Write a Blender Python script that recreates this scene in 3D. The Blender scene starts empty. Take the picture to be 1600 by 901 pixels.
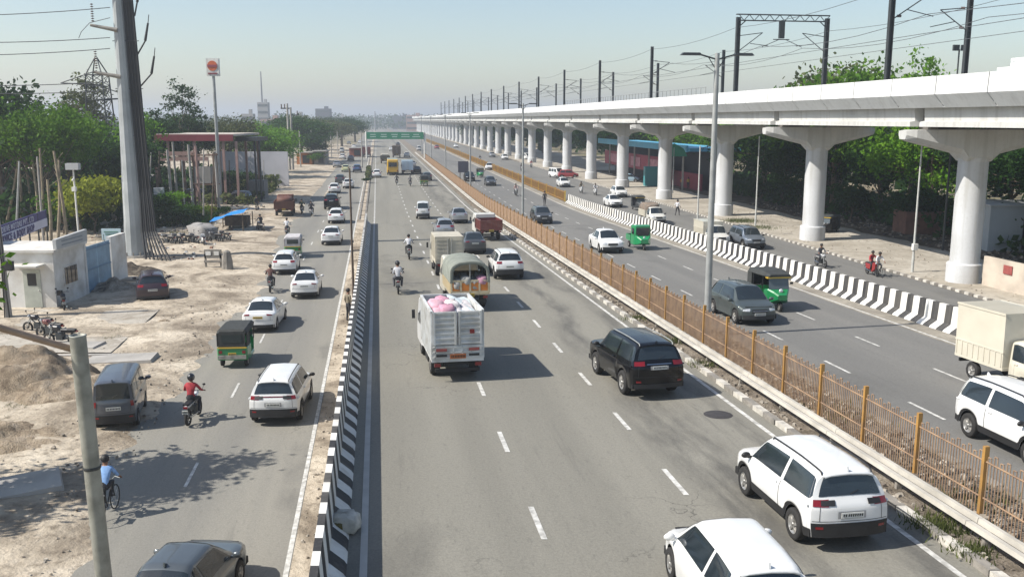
import bpy, math, random
import numpy as np
from mathutils import Vector, Matrix
random.seed(7); rng = np.random.RandomState(7)
scene = bpy.context.scene
COL = scene.collection
R = math.radians
# ------------------------------------------------------------------ camera
F = 1450.0; PITCH = math.atan(263.5 / F); CAMH = 10.7
CP, SP = math.cos(PITCH), math.sin(PITCH)
cam = bpy.data.cameras.new('camera'); cam_o = bpy.data.objects.new('camera', cam); COL.objects.link(cam_o)
cam.sensor_width = 36; cam.lens = 36 * F / 1600; cam.clip_start = 0.2; cam.clip_end = 12000
cam_o.location = (0, 0, CAMH); cam_o.rotation_euler = (R(90) - PITCH, 0, 0)
scene.camera = cam_o
# ------------------------------------------------------------------ light
SUN_EL = 45.0
SDX, SDY = -0.968, -0.25          # horizontal direction towards the sun (left, slightly behind)
world = bpy.data.worlds.new('World'); scene.world = world; world.use_nodes = True
wn = world.node_tree.nodes; wl = world.node_tree.links
bg = wn['Background']; sky = wn.new('ShaderNodeTexSky'); sky.sky_type = 'NISHITA'; sky.sun_disc = False
sky.sun_elevation = R(SUN_EL); sky.sun_rotation = math.atan2(SDX, SDY)
sky.air_density = 1.1; sky.dust_density = 1.15; sky.ozone_density = 0.75; sky.altitude = 200
wl.new(sky.outputs[0], bg.inputs[0]); bg.inputs[1].default_value = 0.092
sun = bpy.data.lights.new('sun', 'SUN'); sun.energy = 4.3; sun.angle = R(0.5); sun.color = (1.0, 0.95, 0.87)
sun_o = bpy.data.objects.new('sun', sun); COL.objects.link(sun_o)
sd = Vector((SDX * math.cos(R(SUN_EL)), SDY * math.cos(R(SUN_EL)), math.sin(R(SUN_EL))))
sun_o.rotation_euler = sd.to_track_quat('Z', 'Y').to_euler(); sun_o.location = (-40, -10, 60)
scene.view_settings.view_transform = 'Standard'; scene.view_settings.look = 'None'
scene.view_settings.exposure = 0.72; scene.view_settings.gamma = 1.0
scene.view_settings.use_curve_mapping = False
scene.cycles.max_bounces = 5; scene.cycles.volume_bounces = 0; scene.cycles.transparent_max_bounces = 12
try: scene.cycles.use_denoising = True
except Exception: pass
# ------------------------------------------------------------------ geometry of the place
K = 0.1438                        # the roads head this much to the left per metre forward
ROT = math.atan(K)                # road heading about z
RD = Vector((-K, 1, 0)).normalized(); RN = Vector((1, K, 0)).normalized()
def zr(y):                        # ramp height of the raised carriageways
    a = 2.5 - 0.0224 * y
    return 0.5 * (a + math.sqrt(a * a + 0.02))
def RP(x0, y, h=0.0, ramp=False):
    return Vector((x0 - K * y, y, (zr(y) if ramp else 0.0) + h))
def PA(px, py, d):                # point on the sight line at forward distance d
    u, v = px - 800, py - 450.5
    f = F * CP - v * SP; dn = F * SP + v * CP
    return Vector((u * d / f, d, CAMH - dn * d / f))
def G(px, py, plane='F', h=0.0):
    u, v = px - 800, py - 450.5
    f = F * CP - v * SP; dn = F * SP + v * CP
    d = (CAMH - h) * f / max(dn, 4)
    if plane == 'R':
        d2 = (CAMH - 2.5 - h) * f / max(dn - 0.0224 * f, 1e-3) if dn > 0.0224 * f + 1e-3 else 1e9
        d = min(d, d2)
    return Vector((u * d / f, d, (zr(d) if plane == 'R' else 0.0) + h))
# ------------------------------------------------------------------ materials
MC = {}
def _nt(name):
    m = bpy.data.materials.new(name); m.use_nodes = True
    return m, m.node_tree.nodes, m.node_tree.links, m.node_tree.nodes['Principled BSDF']
def mat(name, col, rough=0.6, metal=0.0, var=0.12, scale=3.0, bump=0.0, coat=0.0, dirt=None, spec=0.5, bscale=None):
    if name in MC: return MC[name]
    m, n, l, b = _nt(name)
    b.inputs['Roughness'].default_value = rough; b.inputs['Metallic'].default_value = metal
    b.inputs['Coat Weight'].default_value = coat; b.inputs['Specular IOR Level'].default_value = spec
    tc = n.new('ShaderNodeTexCoord'); nz = n.new('ShaderNodeTexNoise'); nz.inputs['Scale'].default_value = scale
    nz.inputs['Detail'].default_value = 5; l.new(tc.outputs['Object'], nz.inputs['Vector'])
    rp = n.new('ShaderNodeValToRGB'); l.new(nz.outputs['Fac'], rp.inputs[0])
    c2 = dirt if dirt else tuple(c * (1 - var) for c in col)
    rp.color_ramp.elements[0].position = 0.32; rp.color_ramp.elements[0].color = (*c2, 1)
    rp.color_ramp.elements[1].position = 0.62; rp.color_ramp.elements[1].color = (*col, 1)
    l.new(rp.outputs[0], b.inputs['Base Color'])
    if bump:
        bp = n.new('ShaderNodeBump'); bp.inputs['Strength'].default_value = bump; bp.inputs['Distance'].default_value = 0.1
        n2 = n.new('ShaderNodeTexNoise'); n2.inputs['Scale'].default_value = bscale or scale * 4; n2.inputs['Detail'].default_value = 8
        l.new(tc.outputs['Object'], n2.inputs['Vector']); l.new(n2.outputs['Fac'], bp.inputs['Height']); l.new(bp.outputs[0], b.inputs['Normal'])
    MC[name] = m; return m
def paint(name, col, metal=0.0):
    return mat('paint_' + name, col, 0.32, metal, 0.10, 1.3, 0, 0.6)
def road_mat(name, base, dark, light, stain=None):
    m, n, l, b = _nt(name); b.inputs['Roughness'].default_value = 0.85; b.inputs['Specular IOR Level'].default_value = 0.25
    tc = n.new('ShaderNodeTexCoord'); mp = n.new('ShaderNodeMapping'); mp.inputs['Rotation'].default_value = (0, 0, -ROT)
    l.new(tc.outputs['Object'], mp.inputs['Vector'])
    def noise(sx, sy, det=4, off=0.0, rg=0.5):
        q = n.new('ShaderNodeMapping'); q.inputs['Scale'].default_value = (sx, sy, 1); q.inputs['Location'].default_value = (off, off, 0)
        l.new(mp.outputs[0], q.inputs['Vector'])
        z = n.new('ShaderNodeTexNoise'); z.inputs['Scale'].default_value = 1; z.inputs['Detail'].default_value = det; z.inputs['Roughness'].default_value = rg
        l.new(q.outputs[0], z.inputs['Vector']); return z.outputs['Fac']
    def mix(f, a, c):
        x = n.new('ShaderNodeMix'); x.data_type = 'RGBA'
        for i, s in ((0, f), (6, a), (7, c)):
            if hasattr(s, 'links'): l.new(s, x.inputs[i])
            elif i == 0: x.inputs[0].default_value = s
            else: x.inputs[i].default_value = (*s, 1)
        return x.outputs[2]
    def ramp(f, a, c):
        x = n.new('ShaderNodeMapRange'); l.new(f, x.inputs[0]); x.inputs[1].default_value = a; x.inputs[2].default_value = c; return x.outputs[0]
    c = mix(ramp(noise(0.55, 0.018, 3), 0.38, 0.62), base, light)          # wheel tracks along the lanes
    c = mix(ramp(noise(0.12, 0.05, 6, 13, .65), 0.58, 0.66), c, tuple((p + q) / 2 for p, q in zip(base, dark)))             # old patches
    c = mix(ramp(noise(1.6, 0.10, 7, 31, 0.7), 0.60, 0.84), c, dark)       # stains dragged along the road
    f = n.new('ShaderNodeMath'); f.operation = 'MULTIPLY'; f.inputs[1].default_value = 0.75; l.new(ramp(noise(7, 2.2, 6, 5, 0.7), 0.56, 0.8), f.inputs[0])
    c = mix(f.outputs[0], c, dark)
    vo = n.new('ShaderNodeTexVoronoi'); vo.feature = 'DISTANCE_TO_EDGE'; vo.inputs['Scale'].default_value = 0.22
    wv = n.new('ShaderNodeVectorMath'); wv.operation = 'ADD'; nn = n.new('ShaderNodeTexNoise'); nn.inputs['Scale'].default_value = 0.8; nn.inputs['Detail'].default_value = 5
    sc = n.new('ShaderNodeVectorMath'); sc.operation = 'SCALE'; sc.inputs['Scale'].default_value = 3.0
    l.new(mp.outputs[0], nn.inputs['Vector']); l.new(nn.outputs['Color'], sc.inputs[0]); l.new(mp.outputs[0], wv.inputs[0]); l.new(sc.outputs[0], wv.inputs[1]); l.new(wv.outputs[0], vo.inputs['Vector'])
    cr = n.new('ShaderNodeMath'); cr.operation = 'MULTIPLY'; l.new(ramp(vo.outputs[0], 0.006, 0.001), cr.inputs[0]); l.new(ramp(noise(0.2, 0.1, 2, 77), 0.56, 0.66), cr.inputs[1])
    c = mix(cr.outputs[0], c, tuple(x * 0.72 for x in dark))
    if stain:                                                            # (x centre, half width) in road coordinates: a worn dark streak
        sp = n.new('ShaderNodeSeparateXYZ'); l.new(mp.outputs[0], sp.inputs[0])
        for xc, hw in stain:
            a = n.new('ShaderNodeMath'); a.operation = 'SUBTRACT'; a.inputs[1].default_value = xc; l.new(sp.outputs[0], a.inputs[0])
            w = n.new('ShaderNodeMath'); w.operation = 'ADD'; l.new(a.outputs[0], w.inputs[0])
            o2 = n.new('ShaderNodeMath'); o2.operation = 'MULTIPLY_ADD'; o2.inputs[1].default_value = 3.4; o2.inputs[2].default_value = -1.7
            l.new(noise(0.35, 0.09, 5, 50), o2.inputs[0]); l.new(o2.outputs[0], w.inputs[1])
            ab = n.new('ShaderNodeMath'); ab.operation = 'ABSOLUTE'; l.new(w.outputs[0], ab.inputs[0])
            g = n.new('ShaderNodeMath'); g.operation = 'MULTIPLY'; l.new(ramp(ab.outputs[0], hw, hw * 0.3), g.inputs[0]); l.new(ramp(noise(1.5, 0.3, 6, 9, 0.7), 0.35, 0.62), g.inputs[1])
            c = mix(g.outputs[0], c, tuple(x * 1.0 for x in dark))
    g2 = n.new('ShaderNodeMapRange'); l.new(noise(14, 14, 5, 3, .8), g2.inputs[0]); g2.inputs[1].default_value = .35; g2.inputs[2].default_value = .65; g2.inputs[3].default_value = .86; g2.inputs[4].default_value = 1.12
    vm = n.new('ShaderNodeVectorMath'); vm.operation = 'SCALE'; l.new(c, vm.inputs[0]); l.new(g2.outputs[0], vm.inputs['Scale']); c = vm.outputs[0]
    l.new(c, b.inputs['Base Color'])
    bp = n.new('ShaderNodeBump'); bp.inputs['Strength'].default_value = 0.35; bp.inputs['Distance'].default_value = 0.02
    n3 = n.new('ShaderNodeTexNoise'); n3.inputs['Scale'].default_value = 25; n3.inputs['Detail'].default_value = 4
    l.new(mp.outputs[0], n3.inputs['Vector']); l.new(n3.outputs['Fac'], bp.inputs['Height']); l.new(bp.outputs[0], b.inputs['Normal'])
    return m
def dirt_mat(name, a, b_, c_, s=0.35, bump=0.6, pale=None):
    m, n, l, b = _nt(name); b.inputs['Roughness'].default_value = 0.95; b.inputs['Specular IOR Level'].default_value = 0.1
    tc = n.new('ShaderNodeTexCoord')
    def noise(sc_, det=6, dis=0.0):
        z = n.new('ShaderNodeTexNoise'); z.inputs['Scale'].default_value = sc_; z.inputs['Detail'].default_value = det; z.inputs['Distortion'].default_value = dis
        z.inputs['Roughness'].default_value = 0.6
        l.new(tc.outputs['Object'], z.inputs['Vector']); return z.outputs['Fac']
    r1 = n.new('ShaderNodeValToRGB'); l.new(noise(s, 8, 0.8), r1.inputs[0])
    e = r1.color_ramp.elements; e[0].position = 0.36; e[0].color = (*c_, 1); e[1].position = 0.52; e[1].color = (*a, 1)
    q = e.new(0.66); q.color = (*b_, 1)
    if pale: q2 = e.new(0.8); q2.color = (*pale, 1)
    mx = n.new('ShaderNodeMix'); mx.data_type = 'RGBA'; mr = n.new('ShaderNodeMapRange'); l.new(noise(s * 9, 8), mr.inputs[0])
    mr.inputs[1].default_value = 0.52; mr.inputs[2].default_value = 0.72; l.new(mr.outputs[0], mx.inputs[0])
    l.new(r1.outputs[0], mx.inputs[6]); mx.inputs[7].default_value = (*[x * 0.86 for x in c_], 1)
    l.new(mx.outputs[2], b.inputs['Base Color'])
    bp = n.new('ShaderNodeBump'); bp.inputs['Strength'].default_value = bump; bp.inputs['Distance'].default_value = 0.12
    l.new(noise(s * 12, 10), bp.inputs['Height']); l.new(bp.outputs[0], b.inputs['Normal'])
    return m
def streak_mat(name, col, dark, rough=.75, amt=.6):
    m, n, l, b = _nt(name); b.inputs['Roughness'].default_value = rough; b.inputs['Specular IOR Level'].default_value = 0.2
    tc = n.new('ShaderNodeTexCoord'); prev = None
    for sc, lo, hi, a in (((2.6, 2.6, .12), .50, .74, amt), ((.35, .35, .35), .42, .68, amt * .6), ((7, 7, 5), .52, .72, amt * .35)):
        q = n.new('ShaderNodeMapping'); q.inputs['Scale'].default_value = sc; l.new(tc.outputs['Object'], q.inputs['Vector'])
        z = n.new('ShaderNodeTexNoise'); z.inputs['Scale'].default_value = 1; z.inputs['Detail'].default_value = 6; l.new(q.outputs[0], z.inputs['Vector'])
        r = n.new('ShaderNodeMapRange'); l.new(z.outputs['Fac'], r.inputs[0]); r.inputs[1].default_value = lo; r.inputs[2].default_value = hi; r.inputs[4].default_value = a
        x = n.new('ShaderNodeMix'); x.data_type = 'RGBA'; l.new(r.outputs[0], x.inputs[0])
        if prev is None: x.inputs[6].default_value = (*col, 1)
        else: l.new(prev, x.inputs[6])
        x.inputs[7].default_value = (*dark, 1); prev = x.outputs[2]
    l.new(prev, b.inputs['Base Color'])
    bp = n.new('ShaderNodeBump'); bp.inputs['Strength'].default_value = .2; bp.inputs['Distance'].default_value = .05; l.new(z.outputs['Fac'], bp.inputs['Height']); l.new(bp.outputs[0], b.inputs['Normal'])
    MC[name] = m; return m
def leaf_mat(name, c1, c2, s=0.9):
    if name in MC: return MC[name]
    m, n, l, b = _nt(name); b.inputs['Roughness'].default_value = 0.65; b.inputs['Specular IOR Level'].default_value = 0.12
    tc = n.new('ShaderNodeTexCoord'); z = n.new('ShaderNodeTexNoise'); z.inputs['Scale'].default_value = s; z.inputs['Detail'].default_value = 5
    l.new(tc.outputs['Object'], z.inputs['Vector']); rp = n.new('ShaderNodeValToRGB'); l.new(z.outputs['Fac'], rp.inputs[0])
    rp.color_ramp.elements[0].position = 0.35; rp.color_ramp.elements[0].color = (*c1, 1)
    rp.color_ramp.elements[1].position = 0.65; rp.color_ramp.elements[1].color = (*c2, 1)
    oi = n.new('ShaderNodeObjectInfo'); hs = n.new('ShaderNodeHueSaturation'); l.new(rp.outputs[0], hs.inputs['Color'])
    mr = n.new('ShaderNodeMapRange'); l.new(oi.outputs['Random'], mr.inputs[0]); mr.inputs[3].default_value = 0.75; mr.inputs[4].default_value = 1.25
    l.new(mr.outputs[0], hs.inputs['Value']); l.new(hs.outputs[0], b.inputs['Base Color'])
    tr = n.new('ShaderNodeBsdfTranslucent'); l.new(hs.outputs[0], tr.inputs[0]); ms = n.new('ShaderNodeMixShader'); ms.inputs[0].default_value = 0.35
    out = n['Material Output']; l.new(b.outputs[0], ms.inputs[1]); l.new(tr.outputs[0], ms.inputs[2]); l.new(ms.outputs[0], out.inputs['Surface'])
    MC[name] = m; return m
def glass(name='glass', col=(0.02, 0.028, 0.034), rough=0.06):
    return mat(name, col, rough, 0.0, 0.3, 1.0, 0, 0.0, spec=0.8)
BLACK = mat('black_plastic', (0.018, 0.018, 0.019), 0.55, 0, 0.3)
RUBBER = mat('tyre_rubber', (0.022, 0.021, 0.02), 0.85, 0, 0.4, 6)
ALLOY = mat('wheel_alloy', (0.42, 0.41, 0.39), 0.35, 0.6, 0.3, 8)
ALLOYD = mat('wheel_alloy_dark', (0.10, 0.10, 0.10), 0.4, 0.5, 0.3, 8)
CHROME = mat('chrome', (0.6, 0.6, 0.6), 0.15, 1.0, 0.05)
TAIL = mat('tail_red', (0.19, 0.006, 0.010), 0.2, 0, 0.2, 5, 0, 0.5)
HEADL = mat('headlamp_clear', (0.62, 0.63, 0.64), 0.08, 0.2, 0.3, 9, 0, 0.8)
PLATE = mat('plate_white', (0.62, 0.62, 0.58), 0.5, 0, 0.12, 14)
PLATEY = mat('plate_yellow', (0.60, 0.42, 0.06), 0.5, 0, 0.2, 14)
INK = mat('plate_ink', (0.02, 0.02, 0.02), 0.6, 0, 0.1)
GLASS = glass(); GLASSL = glass('glass_light', (0.09, 0.11, 0.12), 0.1)
WHITE = paint('white', (0.70, 0.70, 0.685)); GREY_IN = mat('underbody', (0.012, 0.012, 0.012), 0.9)
STEEL = mat('galvanised_steel', (0.36, 0.37, 0.36), 0.5, 0.3, 0.25, 2.5)
DSTEEL = mat('dark_steel', (0.055, 0.06, 0.062), 0.55, 0.4, 0.3, 2)
# ------------------------------------------------------------------ mesh helper
class MB:
    def __init__(s): s.v = []; s.f = []; s.m = []; s.sm = []
    def add(s, vs, fs, mi=0, smooth=False):
        o = len(s.v); s.v += [tuple(p) for p in vs]
        for q in fs: s.f.append(tuple(o + i for i in q)); s.m.append(mi); s.sm.append(smooth)
        return s
    def box(s, c, d, mi=0, rz=0.0, M=None, taper=1.0):
        hx, hy, hz = d[0] / 2, d[1] / 2, d[2] / 2
        vs = []
        for k in (-1, 1):
            t = taper if k > 0 else 1.0
            for a, b_ in ((-1, -1), (1, -1), (1, 1), (-1, 1)): vs.append(Vector((a * hx * t, b_ * hy * t, k * hz)))
        if M is not None: vs = [M @ p for p in vs]
        elif rz: q = Matrix.Rotation(rz, 3, 'Z'); vs = [q @ p for p in vs]
        c = Vector(c); vs = [p + c for p in vs]
        return s.add(vs, [(3, 2, 1, 0), (4, 5, 6, 7), (0, 1, 5, 4), (1, 2, 6, 5), (2, 3, 7, 6), (3, 0, 4, 7)], mi)
    def tube(s, a, b_, r0, r1=None, n=8, mi=0, caps=True, smooth=True):
        a = Vector(a); b_ = Vector(b_); r1 = r0 if r1 is None else r1
        d = b_ - a
        if d.length < 1e-6: return s
        q = d.to_track_quat('Z', 'Y'); vs = []
        for p, r in ((a, r0), (b_, r1)):
            for i in range(n): t = 2 * math.pi * i / n; vs.append(p + q @ Vector((r * math.cos(t), r * math.sin(t), 0)))
        s.add(vs, [(i, (i + 1) % n, n + (i + 1) % n, n + i) for i in range(n)], mi, smooth)
        if caps: s.add(vs, [tuple(range(n - 1, -1, -1)), tuple(range(n, 2 * n))], mi)
        return s
    def path(s, pts, r, n=6, mi=0):
        for i in range(len(pts) - 1): s.tube(pts[i], pts[i + 1], r, r, n, mi, True)
        return s
    def lathe(s, prof, n=20, axis='X', c=(0, 0, 0), mi=0, smooth=True):   # prof: (radius, along-axis)
        c = Vector(c); vs = []
        for r, h in prof:
            for i in range(n):
                t = 2 * math.pi * i / n; a, b_ = r * math.cos(t), r * math.sin(t)
                vs.append(c + (Vector((h, a, b_)) if axis == 'X' else Vector((a, b_, h)) if axis == 'Z' else Vector((a, h, b_))))
        fs = []
        for j in range(len(prof) - 1):
            for i in range(n): fs.append((j * n + i, j * n + (i + 1) % n, (j + 1) * n + (i + 1) % n, (j + 1) * n + i))
        return s.add(vs, fs, mi, smooth)
    def sphere(s, c, r, n=10, mi=0, sc=(1, 1, 1)):
        c = Vector(c); vs = []; fs = []
        m = max(4, n // 2 + 1)
        for j in range(m + 1):
            ph = math.pi * j / m
            for i in range(n):
                t = 2 * math.pi * i / n
                vs.append(c + Vector((r * sc[0] * math.sin(ph) * math.cos(t), r * sc[1] * math.sin(ph) * math.sin(t), r * sc[2] * math.cos(ph))))
        for j in range(m):
            for i in range(n): fs.append((j * n + i, (j + 1) * n + i, (j + 1) * n + (i + 1) % n, j * n + (i + 1) % n))
        return s.add(vs, fs, mi, True)
    def grid(s, P, mi=0, smooth=True, flip=False):                       # P[i][j] points
        a = len(P); b_ = len(P[0]); vs = [p for r in P for p in r]; fs = []
        for i in range(a - 1):
            for j in range(b_ - 1):
                q = (i * b_ + j, (i + 1) * b_ + j, (i + 1) * b_ + j + 1, i * b_ + j + 1)
                fs.append(q[::-1] if flip else q)
        return s.add(vs, fs, mi, smooth)
    def prism(s, prof, x0, x1, mi=0, axis='X'):                           # polygon (a,b) extruded along axis
        n = len(prof)
        def pt(h, p):
            return (h, p[0], p[1]) if axis == 'X' else (p[0], h, p[1]) if axis == 'Y' else (p[0], p[1], h)
        vs = [pt(x0, p) for p in prof] + [pt(x1, p) for p in prof]
        return s.add(vs, [tuple(range(n))] + [tuple(range(2 * n - 1, n - 1, -1))] + [(i, (i + 1) % n, n + (i + 1) % n, n + i)[::-1] for i in range(n)], mi)
    def mesh(s, name, mats):
        me = bpy.data.meshes.new(name); me.from_pydata(s.v, [], s.f)
        for m in (mats if isinstance(mats, (list, tuple)) else [mats]): me.materials.append(m)
        me.polygons.foreach_set('material_index', s.m); me.polygons.foreach_set('use_smooth', s.sm); me.update()
        return me
    def build(s, name, mats, parent=None):
        return link(name, s.mesh(name, mats), parent)
def link(name, me, parent=None):
    o = bpy.data.objects.new(name, me); COL.objects.link(o)
    if parent is not None: o.parent = parent
    return o
def tag(o, label, cat, group=None):
    o['label'] = label; o['category'] = cat
    if group: o['group'] = group
    return o
def struct(o, kind='structure'): o['kind'] = kind; return o
def thing(name, label, cat, loc=(0, 0, 0), rz=0.0, group=None):
    o = bpy.data.objects.new(name, None); COL.objects.link(o); o.location = loc; o.rotation_euler = (0, 0, rz); o.empty_display_size = 0.3
    return tag(o, label, cat, group)
KIDS = {}
def recolour(o, recol):
    if not o.data: return
    for i, m in enumerate(o.data.materials):
        sl = o.material_slots[i]
        if recol and m and m.name in recol: sl.link = 'OBJECT'; sl.material = recol[m.name]
        elif sl.link == 'OBJECT': sl.link = 'DATA'
def kids(root):
    if root not in KIDS: KIDS[root] = [(c, list(c.children)) for c in root.children]
    return KIDS[root]
USED = set()
def place(root, loc, rz, label, group=None, recol=None, cat=None, scale=None, tilt=0.0):
    """put a thing at a place: the first call moves the thing itself, later calls copy it with its parts"""
    ks = kids(root)
    if root in USED:
        r = root.copy(); COL.objects.link(r)
        for ch, gs in ks:
            c = ch.copy(); COL.objects.link(c); c.parent = r; recolour(c, recol)
            for g in gs: d = g.copy(); COL.objects.link(d); d.parent = c; recolour(d, recol)
    else:
        r = root; USED.add(root)
        for ch, gs in ks:
            recolour(ch, recol)
            for g in gs: recolour(g, recol)
    if r.data: recolour(r, recol)
    r.location = loc; r.rotation_euler = (tilt, 0, rz); r['label'] = label
    if scale: r.scale = (scale, scale, scale) if not isinstance(scale, tuple) else scale
    if cat: r['category'] = cat
    if group: r['group'] = group
    return r
ORD = ['first', 'second', 'third', 'fourth', 'fifth', 'sixth', 'seventh', 'eighth', 'ninth', 'tenth', 'eleventh', 'twelfth', 'thirteenth', 'fourteenth', 'fifteenth', 'sixteenth', 'seventeenth', 'eighteenth', 'nineteenth', 'twentieth']
# ------------------------------------------------------------------ cars
def pchip(Y, xq, mixlin=0.45):
    Y = np.asarray(Y, float); n = len(Y); xq = np.clip(np.asarray(xq, float), 0, n - 1)
    d = np.diff(Y, axis=0); m = np.zeros_like(Y)
    same = (d[:-1] * d[1:]) > 0
    den = d[:-1] + d[1:]; den = np.where(np.abs(den) < 1e-9, 1, den)
    m[1:-1] = np.where(same, 2 * d[:-1] * d[1:] / den, 0); m[0] = d[0]; m[-1] = d[-1]
    i = np.minimum(xq.astype(int), n - 2); t = xq - i
    t = t.reshape((-1,) + (1,) * (Y.ndim - 1))
    h = ((1 + 2 * t) * (1 - t) ** 2) * Y[i] + (t * (1 - t) ** 2) * m[i] + (t * t * (3 - 2 * t)) * Y[i + 1] + (t * t * (t - 1)) * m[i + 1]
    lin = Y[i] * (1 - t) + Y[i + 1] * t
    return mixlin * lin + (1 - mixlin) * h
CAR = {
 # L, W, H, wheelbase, wheel radius, sill z, belt z, hood z (cowl), nose z, roof half width, rear slope, roof-front y, cowl y, deck (sedan boot)
 'suv':   dict(L=4.05, W=1.79, H=1.66, wb=2.5, wr=.335, sill=.30, belt=1.03, hood=1.04, nose=.88, rw=.60, rs=.26, rf=.55, cw=1.12, clad=1, rails=1),
 'bigsuv':dict(L=4.80, W=1.86, H=1.83, wb=2.75, wr=.39, sill=.36, belt=1.16, hood=1.16, nose=1.02, rw=.63, rs=.30, rf=.50, cw=1.15, clad=0, rails=1),
 'hatch': dict(L=3.85, W=1.70, H=1.52, wb=2.45, wr=.30, sill=.24, belt=.93, hood=.93, nose=.72, rw=.55, rs=.42, rf=.45, cw=1.12, clad=0, rails=0),
 'sedan': dict(L=4.10, W=1.70, H=1.50, wb=2.47, wr=.30, sill=.24, belt=.93, hood=.92, nose=.74, rw=.54, rs=.5, rf=.35, cw=1.05, clad=0, rails=0, deck=.60),
 'van':   dict(L=3.45, W=1.48, H=1.80, wb=2.2, wr=.28, sill=.26, belt=1.02, hood=1.05, nose=.85, rw=.60, rs=.12, rf=1.0, cw=1.48, clad=0, rails=0),
 'pickup':dict(L=4.80, W=1.70, H=1.78, wb=3.0, wr=.35, sill=.36, belt=1.10, hood=1.10, nose=.95, rw=.60, rs=.10, rf=1.05, cw=1.45, clad=0, rails=0, cab=.18),
 'minitruck':dict(L=4.40, W=1.66, H=1.90, wb=2.6, wr=.33, sill=.34, belt=1.15, hood=1.12, nose=.90, rw=.66, rs=.06, rf=1.2, cw=1.75, clad=0, rails=0, cab=.45),
}
class Surf:
    def __init__(s, c):
        s.c = c; L, W, H = c['L'], c['W'], c['H']; hw = W / 2; zb = c['belt']; rw = c['rw']; hd = c['hood']; ns = c['nose']; sl = c['sill']
        ry = c.get('cab', None); s.ry = -L / 2 if ry is None else ry; y0 = s.ry; deck = c.get('deck')
        zm = (sl + zb) / 2 - .02
        def sec(yl, yt, wf, z3, ztop, topw, crown=.03, zs=None, flat=False):
            zs = sl if zs is None else zs
            if flat:   # bonnet or boot
                return [(hw * wf * .96, yl, zs), (hw * wf, yl, (zs + z3) / 2), (hw * wf * .985, yl, z3 - .11), (hw * wf * .93, yl, z3 - .03), (hw * wf * .78, yt, z3 + .012), (hw * wf * .42, yt, z3 + .03), (0, yt, z3 + .035)]
            return [(hw * wf * .96, yl, zs), (hw * wf, yl, zm), (hw * wf * .985, yl, z3 - .13), (hw * wf * .94, (yl * .7 + yt * .3), z3), (topw, yt, ztop - .09), (topw * .8, yt, ztop - crown), (0, yt, ztop)]
        S = []
        if deck:
            S.append(sec(y0 + .10, y0 + .06, .90, zb + .03, 0, 0, flat=True, zs=sl + .04))
            S.append(sec(y0 + .26, y0 + .26, .985, zb + .05, 0, 0, flat=True))
            S.append(sec(y0 + deck, y0 + deck, 1.0, zb + .05, 0, 0, flat=True)); s.rb = 2
            S.append(sec(y0 + deck + .35, y0 + deck + .62, 1.0, zb, H - .05, rw)); s.r0 = 3
        else:
            S.append(sec(y0 + .11, y0 + c['rs'], .93, zb, H - .07, rw * .95, zs=sl + .03))
            S.append(sec(y0 + .32, y0 + c['rs'] + .18, .99, zb, H - .03, rw)); s.r0 = 0; s.rb = 0
        ym = (y0 + c['rf']) / 2 + (.2 if deck else 0)
        S.append(sec(ym, ym, 1.0, zb - .01, H, rw)); s.mid = len(S) - 1
        S.append(sec(c['rf'] + .30, c['rf'], 1.0, zb - .02, H - .03, rw)); s.rf = len(S) - 1
        S.append(sec(c['cw'], c['cw'] + .06, 1.0, hd - .02, 0, 0, flat=True)); s.cw = len(S) - 1
        yf = L / 2
        if c['cw'] + .3 < yf - .45: S.append(sec(yf - .40, yf - .40, .97, (hd * .45 + ns * .55), 0, 0, flat=True))
        S.append(sec(yf - .16, yf - .12, .88, ns, 0, 0, flat=True, zs=sl + .02))
        s.S = np.array(S); s.n = len(S)
        s.wy = (-c['wb'] / 2 + (.0), c['wb'] / 2)
        off = c.get('woff', 0.0); s.wy = (s.wy[0] + off, s.wy[1] + off)
    def ev(s, ss, ts, off=0.0):
        """surface points for s (along) and t (-6..6 across; sign is the side)"""
        ss = np.atleast_1d(ss); ts = np.atleast_1d(ts)
        A = pchip(s.S, ss)                                   # [a, 7, 3]
        B = pchip(np.swapaxes(A, 0, 1), np.abs(ts), 0.35)    # [b, a, 3]
        P = np.swapaxes(B, 0, 1).copy()
        wr = s.c['wr'] * 1.2; zc = s.c['wr']
        z = P[..., 2]; y = P[..., 1]; lo = s.c['sill']; hi = lo + (s.c['belt'] - lo) * .86
        for wy in s.wy:
            if wy < s.ry: continue
            dd = wr * wr - (y - wy) ** 2
            arch = np.where(dd > 0, zc + np.sqrt(np.maximum(dd, 0)), lo)
            arch = np.minimum(np.maximum(arch, lo), hi - .06)
            z = np.where((z < hi) & (arch > lo), arch + np.maximum(z - lo, 0) * (hi - arch) / (hi - lo), z)
        P[..., 2] = z
        P[..., 0] *= np.where(ts < 0, -1.0, 1.0)[None, :]
        if off:
            du = np.gradient(P, axis=0) if P.shape[0] > 1 else None; dv = np.gradient(P, axis=1)
            nrm = np.cross(du, dv); ln = np.linalg.norm(nrm, axis=2, keepdims=True); ln[ln < 1e-9] = 1
            nrm = nrm / ln; cen = np.array([0, 0, .7]); sg = np.sign(np.sum(nrm * (P - np.array([0, 0, 0.7]) * 1 - np.array([0, 1, 0]) * P[..., 1:2] * .8), axis=2, keepdims=True)); sg[sg == 0] = 1
            P = P + nrm * sg * off
        return P
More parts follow.
